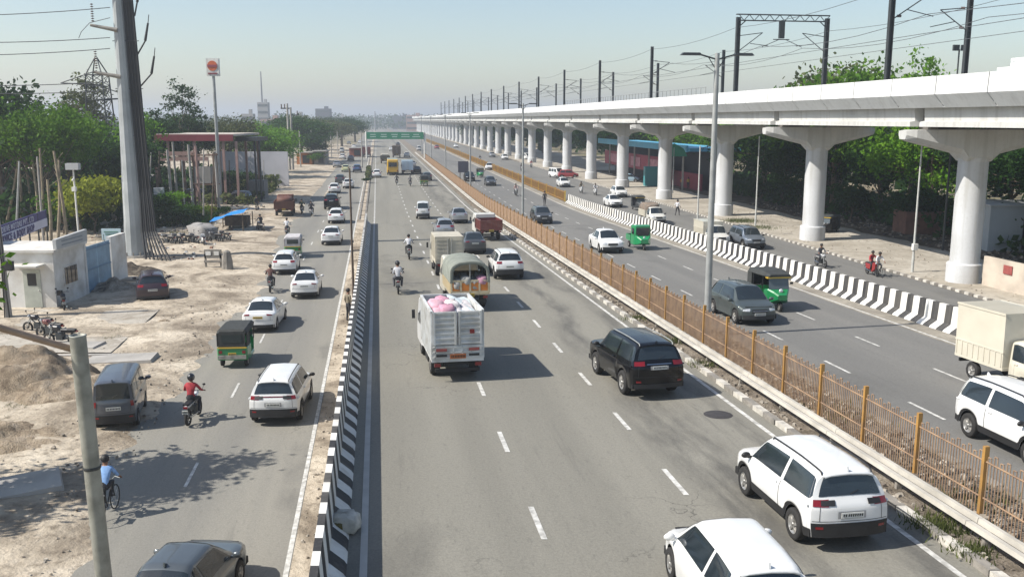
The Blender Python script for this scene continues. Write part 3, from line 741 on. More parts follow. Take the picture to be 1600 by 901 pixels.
def make_auto(cargo=False, body=None, canopy=None):
    body = body or AGREEN; canopy = canopy or CANVAS
    root = thing('auto_rickshaw' if not cargo else 'cargo_three_wheeler', 'auto', 'auto rickshaw' if not cargo else 'three wheeler')
    if not cargo:
        loftY([(-1.33, .60, .60, .42, .86), (-1.27, .65, .65, .34, .95), (-.55, .66, .66, .28, .96)], body, 'rear_body', root)
        loftY([(-.55, .65, .65, .28, .46), (.30, .62, .62, .28, .46), (.55, .50, .50, .30, .48)], body, 'floor', root)
        loftY([(.48, .56, .58, .34, .98), (.72, .48, .52, .34, 1.02), (1.0, .34, .36, .46, .92), (1.22, .20, .22, .56, .80)], body, 'front_cowl', root)
        loftY([(-1.30, .58, .56, 1.52, 1.62), (-1.22, .66, .60, 1.48, 1.71), (.1, .66, .58, 1.52, 1.76), (.74, .58, .52, 1.54, 1.70), (.82, .54, .48, 1.56, 1.66)], canopy, 'canopy', root)
        b = MB(); b.box((0, -1.29, 1.24), (1.16, .05, .62)); b.build('rear_curtain', canopy, root)
        MB().box((0, -1.325, 1.30), (.86, .012, .34)).build('rear_window', mat('auto_window', (.03, .04, .04), .25), root)
        for sx in (-1, 1):
            MB().box((sx * .635, -1.02, 1.24), (.04, .50, .58)).build('side_curtain', canopy, root)
            MB().tube((sx * .60, .35, .95), (sx * .60, .40, 1.55), .022).build('pillar', BLACK, root)
            MB().tube((sx * .63, -.62, .95), (sx * .63, -.62, 1.52), .022).build('pillar', BLACK, root)
            MB().box((sx * .50, -1.34, .72), (.14, .03, .12)).build('tail_light', TAIL, root)
            MB().box((sx * .70, .55, 1.22), (.14, .03, .10)).build('mirror', BLACK, root)
        MB().box((0, -1.345, .91), (1.26, .02, .06)).build('yellow_band', AYEL, root)
        MB().box((0, .66, 1.53), (1.10, .30, .08)).build('yellow_visor', AYEL, root)
        MB().box((0, -.72, .72), (1.1, .28, .5)).build('rear_seat', mat('auto_seat', (.03, .025, .03), .7), root)
        MB().box((0, -1.38, .50), (1.2, .07, .16)).build('bumper', mat('auto_bumper', (.30, .29, .26), .6, .2, .5, 5), root)
        plate(root, (0, -1.35, .62), .34, .14, m=PLATEY)
        g = MB(); g.add([(-.48, .80, 1.00), (.48, .80, 1.00), (.46, .70, 1.50), (-.46, .70, 1.50)], [(0, 1, 2, 3)]); g.build('windscreen', GLASSL, root)
        MB().sphere((0, 1.02, .96), .10, 10, 0, (1, .6, 1)).build('headlight', HEADL, root)
        pos = [(-.52, -.92), (.52, -.92), (0, .98)]
    else:
        loftY([(-.35, .62, .60, .36, 1.62), (-.30, .66, .62, .32, 1.72), (.35, .64, .58, .32, 1.78), (.62, .58, .54, .34, 1.72)], body, 'cab', root)
        loftY([(.60, .58, .60, .36, 1.02), (.85, .48, .50, .38, .98), (1.15, .28, .28, .50, .80)], body, 'front_cowl', root)
        b = MB(); b.box((0, -.95, .58), (1.34, 1.22, .08))
        for sx in (-1, 1): b.box((sx * .65, -.95, .78), (.05, 1.22, .36))
        b.box((0, -1.54, .78), (1.34, .05, .36)); b.build('load_bed', body, root)
        g = MB(); g.box((0, .645, 1.35), (.98, .012, .46)); g.build('windscreen', GLASS, root)
        for sx in (-1, 1):
            MB().box((sx * .638, .15, 1.32), (.012, .50, .42)).build('side_window', GLASS, root)
            MB().box((sx * .74, .55, 1.25), (.14, .04, .12)).build('mirror', BLACK, root)
        MB().box((0, .66, .98), (.80, .10, .26)).build('grille', BLACK, root)
        MB().sphere((0, .98, .90), .10, 10, 0, (1, .6, 1)).build('headlight', HEADL, root)
        pos = [(-.55, -1.05), (.55, -1.05), (0, 1.0)]
    add_wheels(root, pos, .23, .13, ALLOY, 12)
    return root
def make_bike(scooter=False, col=None, lod=1):
    root = thing('motorcycle' if not scooter else 'scooter', 'bike', 'motorcycle' if not scooter else 'scooter')
    col = col or WHITE; r = .30 if not scooter else .23; yb, yf = -.62, .64
    tm = MB(); n = 16
    tm.lathe([(r * .74, -.045), (r * .94, -.05), (r, -.02), (r, .02), (r * .94, .05), (r * .74, .045)], n); tmm = tm.mesh('tyre', RUBBER)
    q = MB(); q.lathe([(r * .76, -.03), (r * .70, -.03), (r * .70, .03), (r * .76, .03)], n)
    for k in range(6): a = math.pi * k / 3; q.tube((0, 0, 0), (0, math.cos(a) * r * .72, math.sin(a) * r * .72), .012, n=4)
    q.lathe([(.05, -.06), (.05, .06)], 8); qm = q.mesh('rim', ALLOYD)
    for y in (yb, yf): o = link('wheel', tmm, root); o.location = (0, y, r); link('rim', qm, o)
    if scooter:
        loftY([(-.80, .08, .10, .55, .72), (-.60, .14, .17, .38, .78), (-.10, .15, .15, .36, .76), (-.02, .12, .12, .30, .60)], col, 'body', root)
        loftY([(-.05, .16, .16, .26, .34), (.32, .18, .18, .26, .36)], col, 'footboard', root)
        loftY([(.32, .18, .20, .30, .92), (.40, .16, .19, .34, .96), (.50, .10, .08, .46, .82)], col, 'front_apron', root)
    else:
        loftY([(-.02, .07, .10, .72, .86), (.10, .12, .15, .70, .96), (.36, .10, .12, .74, .97), (.44, .05, .06, .78, .90)], col, 'tank', root)
        b = MB(); b.box((0, .05, .42), (.22, .34, .30)); b.tube((0, .45, .78), (0, .1, .5), .03); b.tube((0, -.1, .72), (0, .05, .36), .03); b.tube((0, -.1, .40), (0, yb, r), .03); b.tube((.0, .0, .70), (0, -.75, .72), .03); b.build('frame', DSTEEL, root)
        loftY([(-.82, .05, .08, .68, .78), (-.55, .08, .11, .62, .78), (-.05, .07, .10, .62, .76)], col, 'tail_panel', root)
    loftY([(-.78, .11, .12, .76, .83), (-.40, .14, .15, .75, .84), (-.02, .11, .12, .74, .81)], BLACK, 'seat', root)
    b = MB()
    for sx in (-1, 1): b.tube((sx * .06, yf, r), (sx * .06, .42, .86), .022)
    b.build('fork', STEEL if not scooter else BLACK, root)
    h = MB(); h.path([(-.36, .30, 1.02), (-.2, .40, 1.02), (0, .44, .98), (.2, .40, 1.02), (.36, .30, 1.02)], .016); h.build('handlebar', BLACK, root)
    for sx in (-1, 1): m_ = MB(); m_.tube((sx * .25, .38, 1.02), (sx * .30, .42, 1.20), .008); m_.sphere((sx * .31, .42, 1.22), .055, 8, 0, (1.1, .3, .8)); m_.build('mirror', BLACK, root)
    MB().sphere((0, .52, .90), .09, 10, 0, (1, .8, 1)).build('headlight', HEADL, root)
    MB().prism([(-.95, .52), (-.72, .60), (-.55, .62), (-.55, .60), (-.74, .57), (-.96, .48)], -.06, .06).build('mudguard', BLACK, root)
    MB().box((0, -.84, .72), (.14, .05, .07)).build('tail_light', TAIL, root)
    MB().tube((.13, .05, .26), (.14, -.72, .36), .03, .045).build('exhaust', CHROME, root)
    plate(root, (0, -.93, .58), .20, .14)
    return root
def make_bicycle(col=None):
    root = thing('bicycle', 'b', 'bicycle'); r = .33
    t = MB(); P = [(r * math.cos(a), r * math.sin(a)) for a in np.linspace(0, 2 * math.pi, 19)]
    t.path([(0, a, b_) for a, b_ in P], .018, 5); tm = t.mesh('tyre', RUBBER)
    q = MB()
    for k in range(10): a = math.pi * k / 5; q.tube((0, 0, 0), (0, r * math.cos(a), r * math.sin(a)), .004, n=3)
    q.lathe([(.03, -.04), (.03, .04)], 8); qm = q.mesh('spokes', STEEL)
    for y in (-.52, .52): o = link('wheel', tm, root); o.location = (0, y, r); link('spokes', qm, o)
    f = MB(); A = (0, -.52, r); B = (0, -.05, .28); Cc = (0, -.17, .78); D = (0, .36, .80); E_ = (0, .52, r)
    for a, b_ in ((A, B), (A, Cc), (B, Cc), (Cc, D), (B, D), (D, E_)): f.tube(a, b_, .018)
    f.build('frame', col or BLACK, root)
    MB().box((0, -.19, .86), (.14, .24, .06)).build('seat', BLACK, root)
    MB().path([(-.28, .26, .98), (-.1, .38, .98), (0, .36, .88), (.1, .38, .98), (.28, .26, .98)], .013).build('handlebar', STEEL, root)
    MB().box((0, -.52, .72), (.16, .34, .02)).build('carrier', STEEL, root)
    return root
# people ------------------------------------------------------------
SKIN = mat('skin_brown', (.20, .10, .06), .55, 0, .1); HAIR = mat('hair_black', (.012, .010, .009), .6)
SHOE = mat('shoe_dark', (.03, .025, .02), .6); SHIRT = mat('cloth_shirt', (.5, .5, .5), .85, 0, .2, 12); TROU = mat('cloth_trousers', (.05, .055, .07), .85, 0, .2, 12)
POSES = {
 'ride': dict(pel=(0, -.20, .90), chest=(0, -.10, 1.26), neck=(0, -.05, 1.43), head=(0, -.01, 1.56), elb=(.30, .10, 1.10), hand=(.33, .29, 1.04), knee=(.20, .24, .80), ank=(.19, .04, .36), hips=.10),
 'pillion': dict(pel=(0, -.58, .94), chest=(0, -.52, 1.30), neck=(0, -.49, 1.47), head=(0, -.45, 1.60), elb=(.26, -.42, 1.12), hand=(.15, -.22, 1.05), knee=(.24, -.16, .84), ank=(.21, -.34, .42), hips=.10),
 'cycle': dict(pel=(0, -.20, .93), chest=(0, -.04, 1.27), neck=(0, .03, 1.43), head=(0, .08, 1.56), elb=(.27, .10, 1.15), hand=(.27, .28, 1.02), knee=(.12, .16, .80), ank=(.10, .0, .38), hips=.09, asym=.16),
 'stand': dict(pel=(0, 0, .92), chest=(0, .01, 1.28), neck=(0, .02, 1.46), head=(0, .04, 1.59), elb=(.25, -.02, 1.14), hand=(.24, .08, .90), knee=(.11, .03, .50), ank=(.12, -.02, .09), hips=.09),
 'walk': dict(pel=(0, 0, .91), chest=(0, .02, 1.27), neck=(0, .04, 1.45), head=(0, .06, 1.58), elb=(.25, -.06, 1.14), hand=(.25, .06, .92), knee=(.10, .08, .50), ank=(.10, .0, .09), hips=.09, stride=.26),
}
PMESH = {}
def person_mesh(pose):
    if pose in PMESH: return PMESH[pose]
    p = POSES[pose]; vs = []; es = []; rad = []; cls = []
    def v(co, r, c, par=None):
        vs.append(co); rad.append(r); cls.append(c)
        if par is not None: es.append((par, len(vs) - 1))
        return len(vs) - 1
    pel = v(p['pel'], .145, 2); ch = Vector(p['chest']); pe = Vector(p['pel'])
    w = v(tuple(pe.lerp(ch, .45)), .125, 1, pel); c = v(p['chest'], .150, 1, w); nk = v(p['neck'], .058, 0, c)
    hd = v(p['head'], .092, 0, nk); hp = Vector(p['head']); v(tuple(hp + Vector((0, .005, .10))), .075, 3, hd)
    for sx in (-1, 1):
        sh = v((sx * .17, p['neck'][1] - .02, p['neck'][2] - .07), .066, 1, c)
        e = Vector((sx * p['elb'][0], p['elb'][1] + (sx * .06 if 'stride' in p else 0), p['elb'][2])); el = v(tuple(e), .045, 1, sh)
        h = Vector((sx * p['hand'][0], p['hand'][1] + (sx * .14 if 'stride' in p else 0), p['hand'][2])); wr = v(tuple(e.lerp(h, .82)), .030, 0, el)
        pm = v(tuple(h), .038, 0, wr); d = (h - e).normalized(); s_ = Vector((1, 0, 0))
        for k, ln in ((-1.5, .055), (-.5, .07), (.5, .075), (1.5, .06)):
            b0 = h + d * .035 + s_ * k * .019; f1 = v(tuple(b0 + d * ln * .5), .0095, 0, pm); v(tuple(b0 + d * ln * .8 + Vector((0, 0, -.03))), .008, 0, f1)
        t1 = v(tuple(h + Vector((-sx * .045, .01, -.01))), .011, 0, pm); v(tuple(h + d * .035 + Vector((-sx * .05, .0, -.02))), .009, 0, t1)
        hj = v((sx * p['hips'], pe.y + .01, pe.z - .03), .098, 2, pel)
        st = p.get('stride', 0) * sx; asy = p.get('asym', 0) * (sx > 0)
        kn = Vector((sx * p['knee'][0], p['knee'][1] + st * .55, p['knee'][2] + asy)); k_ = v(tuple(kn), .066, 2, hj)
        an = Vector((sx * p['ank'][0], p['ank'][1] + st, p['ank'][2] + asy * 1.2)); a_ = v(tuple(an), .042, 2, k_)
        v(tuple(an + Vector((sx * .01, .15, -.045))), .036, 3, a_)
    me = bpy.data.meshes.new('sk'); me.from_pydata([tuple(q) for q in vs], es, [])
    o = bpy.data.objects.new('sk', me); COL.objects.link(o)
    o.modifiers.new('s', 'SKIN'); sv = me.skin_vertices[0].data
    for i, r in enumerate(rad): sv[i].radius = (r, r * (.78 if cls[i] in (1,) and r > .1 else 1.0)); sv[i].use_root = (i == 0)
    ss = o.modifiers.new('u', 'SUBSURF'); ss.levels = 1; ss.render_levels = 1
    dg = bpy.context.evaluated_depsgraph_get(); dg.update(); m2 = bpy.data.meshes.new_from_object(o.evaluated_get(dg))
    bpy.data.objects.remove(o); bpy.data.meshes.remove(me)
    V = np.array([tuple(q) for q in vs]); CL = np.array(cls); A = np.array([e[0] for e in es]); B = np.array([e[1] for e in es])
    m2.materials.clear()
    for m in (SKIN, SHIRT, TROU, SHOE): m2.materials.append(m)
    for f in m2.polygons:
        c_ = np.array(f.center); ab = V[B] - V[A]; t = np.clip(np.sum((c_ - V[A]) * ab, 1) / np.maximum(np.sum(ab * ab, 1), 1e-9), 0, 1)
        d = np.linalg.norm(V[A] + ab * t[:, None] - c_, axis=1) - (np.array(rad)[A] * (1 - t) + np.array(rad)[B] * t)
        i = int(np.argmin(d)); k = CL[B[i]] if t[i] > .5 else CL[A[i]]
        if CL[A[i]] == 0 and CL[B[i]] == 3: k = 0
        f.material_index = int(k); f.use_smooth = True
    m2.name = 'person_' + pose; PMESH[pose] = m2; return m2
HELM = {}
PROTO_P = {}
def make_person(pose, head):
    """head: 'helmet' | 'hair'"""
    me = person_mesh(pose); h = Vector(POSES[pose]['head'])
    o = link('person', me); tag(o, 'person', 'person')
    b = MB()
    if head == 'helmet':
        b.sphere(h + Vector((0, -.005, .045)), .135, 14, 0, (1, 1.12, 1.05)); b.build('helmet', [mat('helmet_shell', (.03, .03, .03), .25, 0, .2, 3, 0, .5)], o)
        MB().sphere(h + Vector((0, .085, .03)), .085, 10, 0, (1.15, .7, .6)).build('visor', GLASS, o)
    else:
        b.sphere(h + Vector((0, -.022, .055)), .112, 12, 0, (1, 1.08, 1.0)); b.build('hair', HAIR, o)
        MB().sphere(h + Vector((0, .10, .01)), .022, 6, 0, (.8, 1, 1.3)).build('nose', SKIN, o)
        for sx in (-1, 1): MB().sphere(h + Vector((sx * .095, 0, .01)), .026, 6, 0, (.4, 1, 1.3)).build('ear', SKIN, o)
    return o
def cloth(name, col): return mat('cloth_' + name, col, .85, 0, .2, 12)
def put_person(pose, loc, rz, label, shirt, trousers, head='hair', helmet=None, group=None, scale=1.0, tilt=0.0):
    if (pose, head) not in PROTO_P: PROTO_P[(pose, head)] = make_person(pose, head)
    rc = {'cloth_shirt': shirt, 'cloth_trousers': trousers}
    if helmet: rc['helmet_shell'] = helmet
    return place(PROTO_P[(pose, head)], loc, rz, label, group, rc, scale=scale, tilt=tilt)
BIKES = {}
def put_bike(px, py, label, plane='F', away=True, scooter=False, col=None, dh=0.0, rider=None, pillion=None, scale=1.0, lean=0.0, group=None):
    """rider/pillion: (label, shirt, trousers, head, helmet material)"""
    if scooter not in BIKES: BIKES[scooter] = make_bike(scooter)
    p = G(px, py, plane); rz = ROT + R(dh) + (0 if away else math.pi)
    p.z = (zr(p.y) if plane == 'R' else 0) + .03
    o = place(BIKES[scooter], p, rz, label, group, {'paint_white': col} if col else None, scale=scale)
    o.rotation_euler[1] = lean
    for who, pose in ((rider, 'ride'), (pillion, 'pillion')):
        if who: put_person(pose, p, rz, who[0], who[1], who[2], who[3], who[4] if len(who) > 4 else None, scale=scale, group=None)
    return o
# ------------------------------------------------------------------ ground and roads
ROAD = road_mat('asphalt_main', (.186, .177, .150), (.114, .109, .096), (.222, .211, .178), stain=[(8.3, .9), (10.4, .5)])
ROAD2 = road_mat('asphalt_right', (.150, .147, .138), (.105, .103, .097), (.178, .173, .16))
ROADL = road_mat('asphalt_left', (.190, .183, .163), (.130, .124, .110), (.235, .223, .192))
SAND = dirt_mat('sandy_dirt', (.42, .36, .28), (.54, .475, .38), (.20, .165, .125), .3, .9)
SANDR = dirt_mat('pale_pavement', (.37, .335, .28), (.43, .395, .335), (.27, .24, .195), .25, .5)
EARTH = dirt_mat('dry_ground', (.24, .20, .14), (.30, .26, .19), (.13, .13, .07), .05, .3)
CONC = mat('concrete_grey', (.36, .34, .31), .85, 0, .28, .8, .3)
CONCD = mat('concrete_old', (.26, .24, .21), .9, 0, .4, 1.2, .5)
def strip(name, xa, xb, ys, m, h, ramp, kind='structure', nx=1, wob=0.0):
    b = MB(); rows = []
    for y in ys:
        r = []
        for i in range(nx + 1):
            x = xa + (xb - xa) * i / nx; w = wob * (random.random() - .5) if wob else 0
            r.append(tuple(RP(x + w, y, h, ramp)))
        rows.append(r)
    b.grid(rows, 0, False, flip=True); o = b.build(name, m); o['kind'] = kind; return o
YS = list(np.arange(2, 160, 4.0)) + list(np.arange(160, 1500, 40.0))
YS0 = [y for y in YS]
gb = MB(); gx = [-6000, -600, -120, 0, 120, 600, 6000]; gy = [-400, 0, 60, 140, 300, 900, 3000, 9000]
gb.grid([[(x, y, -.06) for x in gx] for y in gy], 0, False, True); struct(gb.build('ground', EARTH))
struct(strip('road_left_service', -9.4, -1.5, YS, ROADL, .0, False))
# raised carriageway (embankment) with its deck
deck = MB(); rows = []
for y in YS: rows.append([tuple(RP(x, y, h, True)) for x, h in ((-1.30, 0), (11.9, 0), (15.0, 0), (25.1, 0))])
deck.grid(rows, 0, False, True)
for x in (-1.30, 25.1):
    deck.grid([[tuple(RP(x, y, -.02 if k else zr(y) - .001)) for k in (0, 1)] for y in YS if y < 116], 1, False, x < 0)
struct(deck.build('road_main', [ROAD, CONCD]))
strip('road_oncoming', 14.6, 24.35, YS, ROAD2, .004, True)
strip('road_right_service', 25.6, 36.4, YS, ROAD2, -.01, False)
strip('median_strip', 11.55, 14.55, list(np.arange(4, 160, 1.2)) + list(range(160, 1400, 40)), dirt_mat('median_earth', (.23, .195, .155), (.31, .27, .215), (.13, .11, .085), 1.1, .9), .07, True, nx=5, wob=.10)
strip('verge_left', -2.35, -1.31, list(np.arange(4, 160, 2)) + list(range(160, 1400, 40)), SAND, .06, False)
strip('gutter_strip', -.55, -.40, YS, mat('gutter_concrete', (.42, .41, .38), .8, 0, .2, 1.5), .012, True)
strip('sandy_edge', 23.2, 24.4, YS, dirt_mat('dusty_edge', (.28, .255, .21), (.33, .30, .25), (.20, .18, .15), .5, .3), .008, True)
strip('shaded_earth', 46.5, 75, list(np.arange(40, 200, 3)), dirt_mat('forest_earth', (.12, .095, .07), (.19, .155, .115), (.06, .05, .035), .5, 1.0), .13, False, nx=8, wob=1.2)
pv = strip('pavement_right', 36.6, 60, list(np.arange(30, 200, 6)) + list(range(200, 1400, 60)), SANDR, .10, False)
# dirt shoulder on the left: uneven sheet that runs out over the road edge
def vnoise(x, y, s, seed=0):
    x, y = x / s, y / s; xi, yi = math.floor(x), math.floor(y); fx, fy = x - xi, y - yi; fx = fx * fx * (3 - 2 * fx); fy = fy * fy * (3 - 2 * fy)
    def h(a, b_): return (math.sin(a * 127.1 + b_ * 311.7 + seed * 74.7) * 43758.5453) % 1
    return (h(xi, yi) * (1 - fx) + h(xi + 1, yi) * fx) * (1 - fy) + (h(xi, yi + 1) * (1 - fx) + h(xi + 1, yi + 1) * fx) * fy
def dirt_h(x0, y):
    e = -8.2 - max(0, (y - 35)) * .012 - (vnoise(0, y, 7, 3) - .5) * 1.6
    d = e - x0
    return -.05 + .10 * min(1, max(0, (d + .6) / 1.8)) + .07 * (vnoise(x0, y, 1.1, 1) - .5) + .16 * max(0, min(1, d / 3)) * vnoise(x0, y, 3.3, 2) + .03 * vnoise(x0, y, .45, 5)
xs = list(np.arange(-7.0, -24, -.36)) + list(np.arange(-24, -90, -3)); ysd = list(np.arange(9, 62, .4)) + list(np.arange(62, 130, 1.2)) + list(np.arange(130, 420, 12))
b = MB(); b.grid([[tuple(RP(x, y, dirt_h(x, y))) for x in xs] for y in ysd], 0, True, False); o = b.build('dirt_shoulder', SAND); struct(o)
# painted lines
PAINTW = mat('road_paint', (.60, .59, .55), .7, 0, .35, 5.5, dirt=(.30, .29, .265))
def lines(name, segs, w, h, ramp):
    b = MB()
    for x, a, c in segs:
        n = max(1, int((c - a) / 6)); yy = np.linspace(a, c, n + 1)
        b.grid([[tuple(RP(x - w / 2, y, h, ramp)), tuple(RP(x + w / 2, y, h, ramp))] for y in yy], 0, False, True)
    o = b.build(name, PAINTW); o['kind'] = 'structure'; return o
seg = []
for k in range(34): y = 18.1 + 5.5 * k; seg.append((3.28, y, y + 1.75))
for k in range(34): y = 15.6 + 4.95 * k; seg.append((7.05, y, y + 1.75))
lines('lane_dashes', seg, .13, .010, True)
lines('edge_line', [(10.95, 4, 600)], .14, .011, True)
seg = []
for k in range(30): y = 8.5 + 5.6 * k; seg += [(20.1, y, y + 1.9), (16.7, y + 1.2, y + 3.1)]
lines('lane_dashes', seg, .11, .013, True); lines('edge_line', [(23.4, 20, 400)], .12, .013, True)
lines('edge_line', [(-2.45, 6, 500)], .13, .008, False)
lines('lane_dashes', [(-5.95, 17 + 9 * k, 19 + 9 * k) for k in range(14)], .10, .008, False)
# ------------------------------------------------------------------ striped barriers
BW = streak_mat('barrier_white', (.72, .71, .67), (.40, .37, .32), .7, .6); BB = streak_mat('barrier_black', (.035, .035, .037), (.14, .13, .115), .7, .6)
def barrier(name, x, side, y0, y1, h, base, period, label, ramp=True, off=0.0):
    b = MB(); hp = period / 2; n = int((y1 - y0) / hp)
    pr = [(0, 0), (base * .10, .08), (base * .62, .30), (base * .72, h), (base, h), (base, -.0)]
    for i in range(n):
        ya = y0 + i * hp; yb_ = ya + hp; mi = i % 2
        P = [[tuple(RP(x + side * q[0], y, q[1], ramp)) for q in pr] for y in (ya, yb_)]
        b.grid(P, mi, False, flip=(side < 0))
    o = b.build(name, [BW, BB]); return tag(o, label, 'barrier')
barrier('striped_barrier', -.80, -1, 8, 93, 1.06, .52, 1.12, 'black and white striped concrete barrier along the left edge of the main carriageway')
barrier('striped_barrier', 24.45, 1, 18, 122, 1.1, .55, 1.0, 'black and white striped concrete barrier between the oncoming lanes and the right service road')
# kerbs
def kerb(x, ya, yb_, hp, mats, name, ramp, h=.16, w=.18):
    b = MB(); n = int((yb_ - ya) / hp)
    for i in range(n):
        y = ya + i * hp; j = (random.random() - .5) * .03
        a = [RP(x + dx + j, yy, hh, ramp) for yy in (y + .02, y + hp - .02) for dx, hh in ((0, 0), (0, h), (w, h), (w, 0))]
        b.add(a, [(0, 1, 5, 4), (1, 2, 6, 5), (2, 3, 7, 6), (0, 3, 2, 1), (4, 5, 6, 7)], i % 2)
    o = b.build(name, mats); o['kind'] = 'structure'; return o
KW = mat('kerb_white_worn', (.55, .52, .46), .85, 0, .4, 3, .3); KD = mat('kerb_dark_worn', (.20, .18, .155), .85, 0, .4, 3, .3)
kerb(36.4, 34, 240, .45, [KW, KD], 'kerb_right', False)
kerb(11.42, 6, 112, .8, [KW, CONCD], 'kerb_median', True, .15, .22)
kerb(14.50, 8, 240, .8, [CONCD, KD], 'kerb_median', True, .14, .2)
kerb(-1.60, 100, 300, .9, [CONCD, KD], 'kerb_left', False, .14, .2)
kerb(-2.25, 100, 300, .9, [CONCD, KD], 'kerb_left', False, .14, .2)
# crash rail in the median
b = MB()
for (x, z, w, hh) in ((12.02, .42, .16, .10), (12.26, .47, .14, .12)):
    ys_ = list(np.arange(6, 150, 6.0)) + list(np.arange(150, 330, 30))
    for i in range(len(ys_) - 1):
        a = [RP(x + dx, yy, z + dz, True) for yy in (ys_[i], ys_[i + 1] - .02) for dx, dz in ((-w / 2, -hh / 2), (-w / 2 + .02, hh / 2), (w / 2 - .02, hh / 2), (w / 2, -hh / 2))]
        b.add(a, [(0, 1, 5, 4), (1, 2, 6, 5), (2, 3, 7, 6), (3, 0, 4, 7), (0, 3, 2, 1), (4, 5, 6, 7)])
rail = thing('crash_rail', 'pale low crash rail running in front of the ochre fence', 'guard rail')
b.build('rail_beam', mat('rail_pale', (.50, .47, .41), .7, 0, .3, 1.2, .1), rail)
for k in range(60):
    y = 8 + k * 3.2; p = RP(12.14, y, .2, True); MB().box((0, 0, 0), (.12, .12, .42)).build('post', CONCD, rail).location = p
# ------------------------------------------------------------------ ochre fence
OCH = mat('fence_ochre', (.38, .205, .05), .6, 0, .3, 2.5, 0, dirt=(.24, .14, .06)); OCHP = mat('fence_ochre_pale', (.31, .205, .125), .7, 0, .35, 2.5, dirt=(.20, .13, .085))
fence = thing('ochre_fence', 'long ochre metal fence of thin vertical bars along the middle median', 'fence')
FSP = 2.48; FX = 12.95; NB = 98
pm = MB(); pm.box((0, 0, .80), (.11, .09, 1.60)); pm.prism([(-.055, -.045), (.055, -.045), (.055, .045), (-.055, .045)], 1.60, 1.66, 0, 'Z'); pme = pm.mesh('post', OCH)
def panel_mesh(nb, r, full=True):
    p = MB(); sl = -0.0224 * FSP
    def q(y, z): return (0, y, z + sl * y / FSP)
    for z in (.50, 1.32): p.tube(q(.05, z), q(FSP - .05, z), r * 1.5, n=4)
    for i in range(nb):
        y = .10 + (FSP - .2) * i / (nb - 1)
        p.tube(q(y, .10), q(y, 1.52 if (i // 2) % 2 == 0 else 1.44), r, n=4, caps=False)
        if i % 2 == 0 and i + 1 < nb: y2 = .10 + (FSP - .2) * (i + 1) / (nb - 1); zz = 1.52 if (i // 2) % 2 == 0 else 1.44; p.tube(q(y, zz), q(y2, zz), r, n=4, caps=False)
    return p.mesh('bar_panel', [OCHP])
pA, pB = panel_mesh(24, .016), panel_mesh(24, .021)
for k in range(NB):
    y = 11.6 + k * FSP; p = RP(FX, y, .06, True)
    o = link('post', pme, fence); o.location = p; o.rotation_euler = (0, 0, ROT)
    if k < NB - 1:
        o = link('bar_panel', pA if k < 20 else pB, fence); o.location = p; o.rotation_euler = (0, 0, ROT)
        if y > 112: o.rotation_euler = (R(1.28), 0, ROT)
        o.scale = (1, math.sqrt(1 + K * K), 1)
# far ochre fences of the oncoming side
def low_fence(pts, h, label, n):
    root = thing('ochre_railing', label, 'fence')
    for i in range(len(pts) - 1):
        a, c = Vector(pts[i]), Vector(pts[i + 1]); L = (c - a).length; m = max(1, int(L / 6)); b = MB()
        for j in range(int(L / .35)):
            p = a.lerp(c, j / int(L / .35)); b.box(p + Vector((0, 0, h / 2)), (.07, .07, h))
        for z in (.2, h - .12): b.tube(a + Vector((0, 0, z)), c + Vector((0, 0, z)), .05, n=4)
        b.build('bar_panel', OCH, root)
        for j in range(m): MB().box(a.lerp(c, j / m) + Vector((0, 0, h / 2 + .06)), (.18, .18, h + .12)).build('post', AYEL, root)
    return root
low_fence([tuple(RP(24.7, y, 0, True)) for y in (123, 150, 185, 230, 290, 370, 470)], 1.35, 'yellow ochre railing carrying on beyond the striped barrier', 10)
# ------------------------------------------------------------------ viaduct
VW = streak_mat('viaduct_parapet', (.66, .67, .66), (.42, .42, .40), amt=.45); VG = streak_mat('viaduct_concrete', (.52, .52, .50), (.30, .29, .27), amt=.5); VP = streak_mat('pillar_paint', (.54, .55, .56), (.33, .32, .29), amt=.6)
via = thing('metro_viaduct', 'long white elevated metro viaduct on round concrete pillars', 'viaduct')
XL, XR = 33.9, 43.9; XC = 38.85; PY0 = 61.0; PSP = 21.8
def vz(y): return 0.0
par = MB()
pj = 4.9
ylist = list(np.arange(28, 300, pj)) + list(np.arange(300, 1000, 40))
for i in range(len(ylist) - 1):
    ya, yb_ = ylist[i] + .028, ylist[i + 1] - .028
    for side, X in ((1, XL), (-1, XR)):
        pr = [(0, 13.3), (-.04 * 1, 12.2), (.62, 11.42), (.62, 11.5), (.9, 11.6), (.22, 12.25), (.20, 13.3)]
        P = [[tuple(RP(X + side * q[0], y, q[1])) for q in pr + pr[:1]] for y in (ya, yb_)]
        par.grid(P, 0, False, flip=(side > 0))
par.build('parapet', VW, via)
dk = MB(); P = [[tuple(RP(x, y, z)) for x, z in ((XL + .5, 11.62), (XR - .5, 11.62), (XR - .5, 11.9), (XL + .5, 11.9), (XL + .5, 11.62))] for y in (26, 120, 400, 1000)]
dk.grid(P, 0, False, True); dk.build('deck_slab', VG, via)
pillars = []
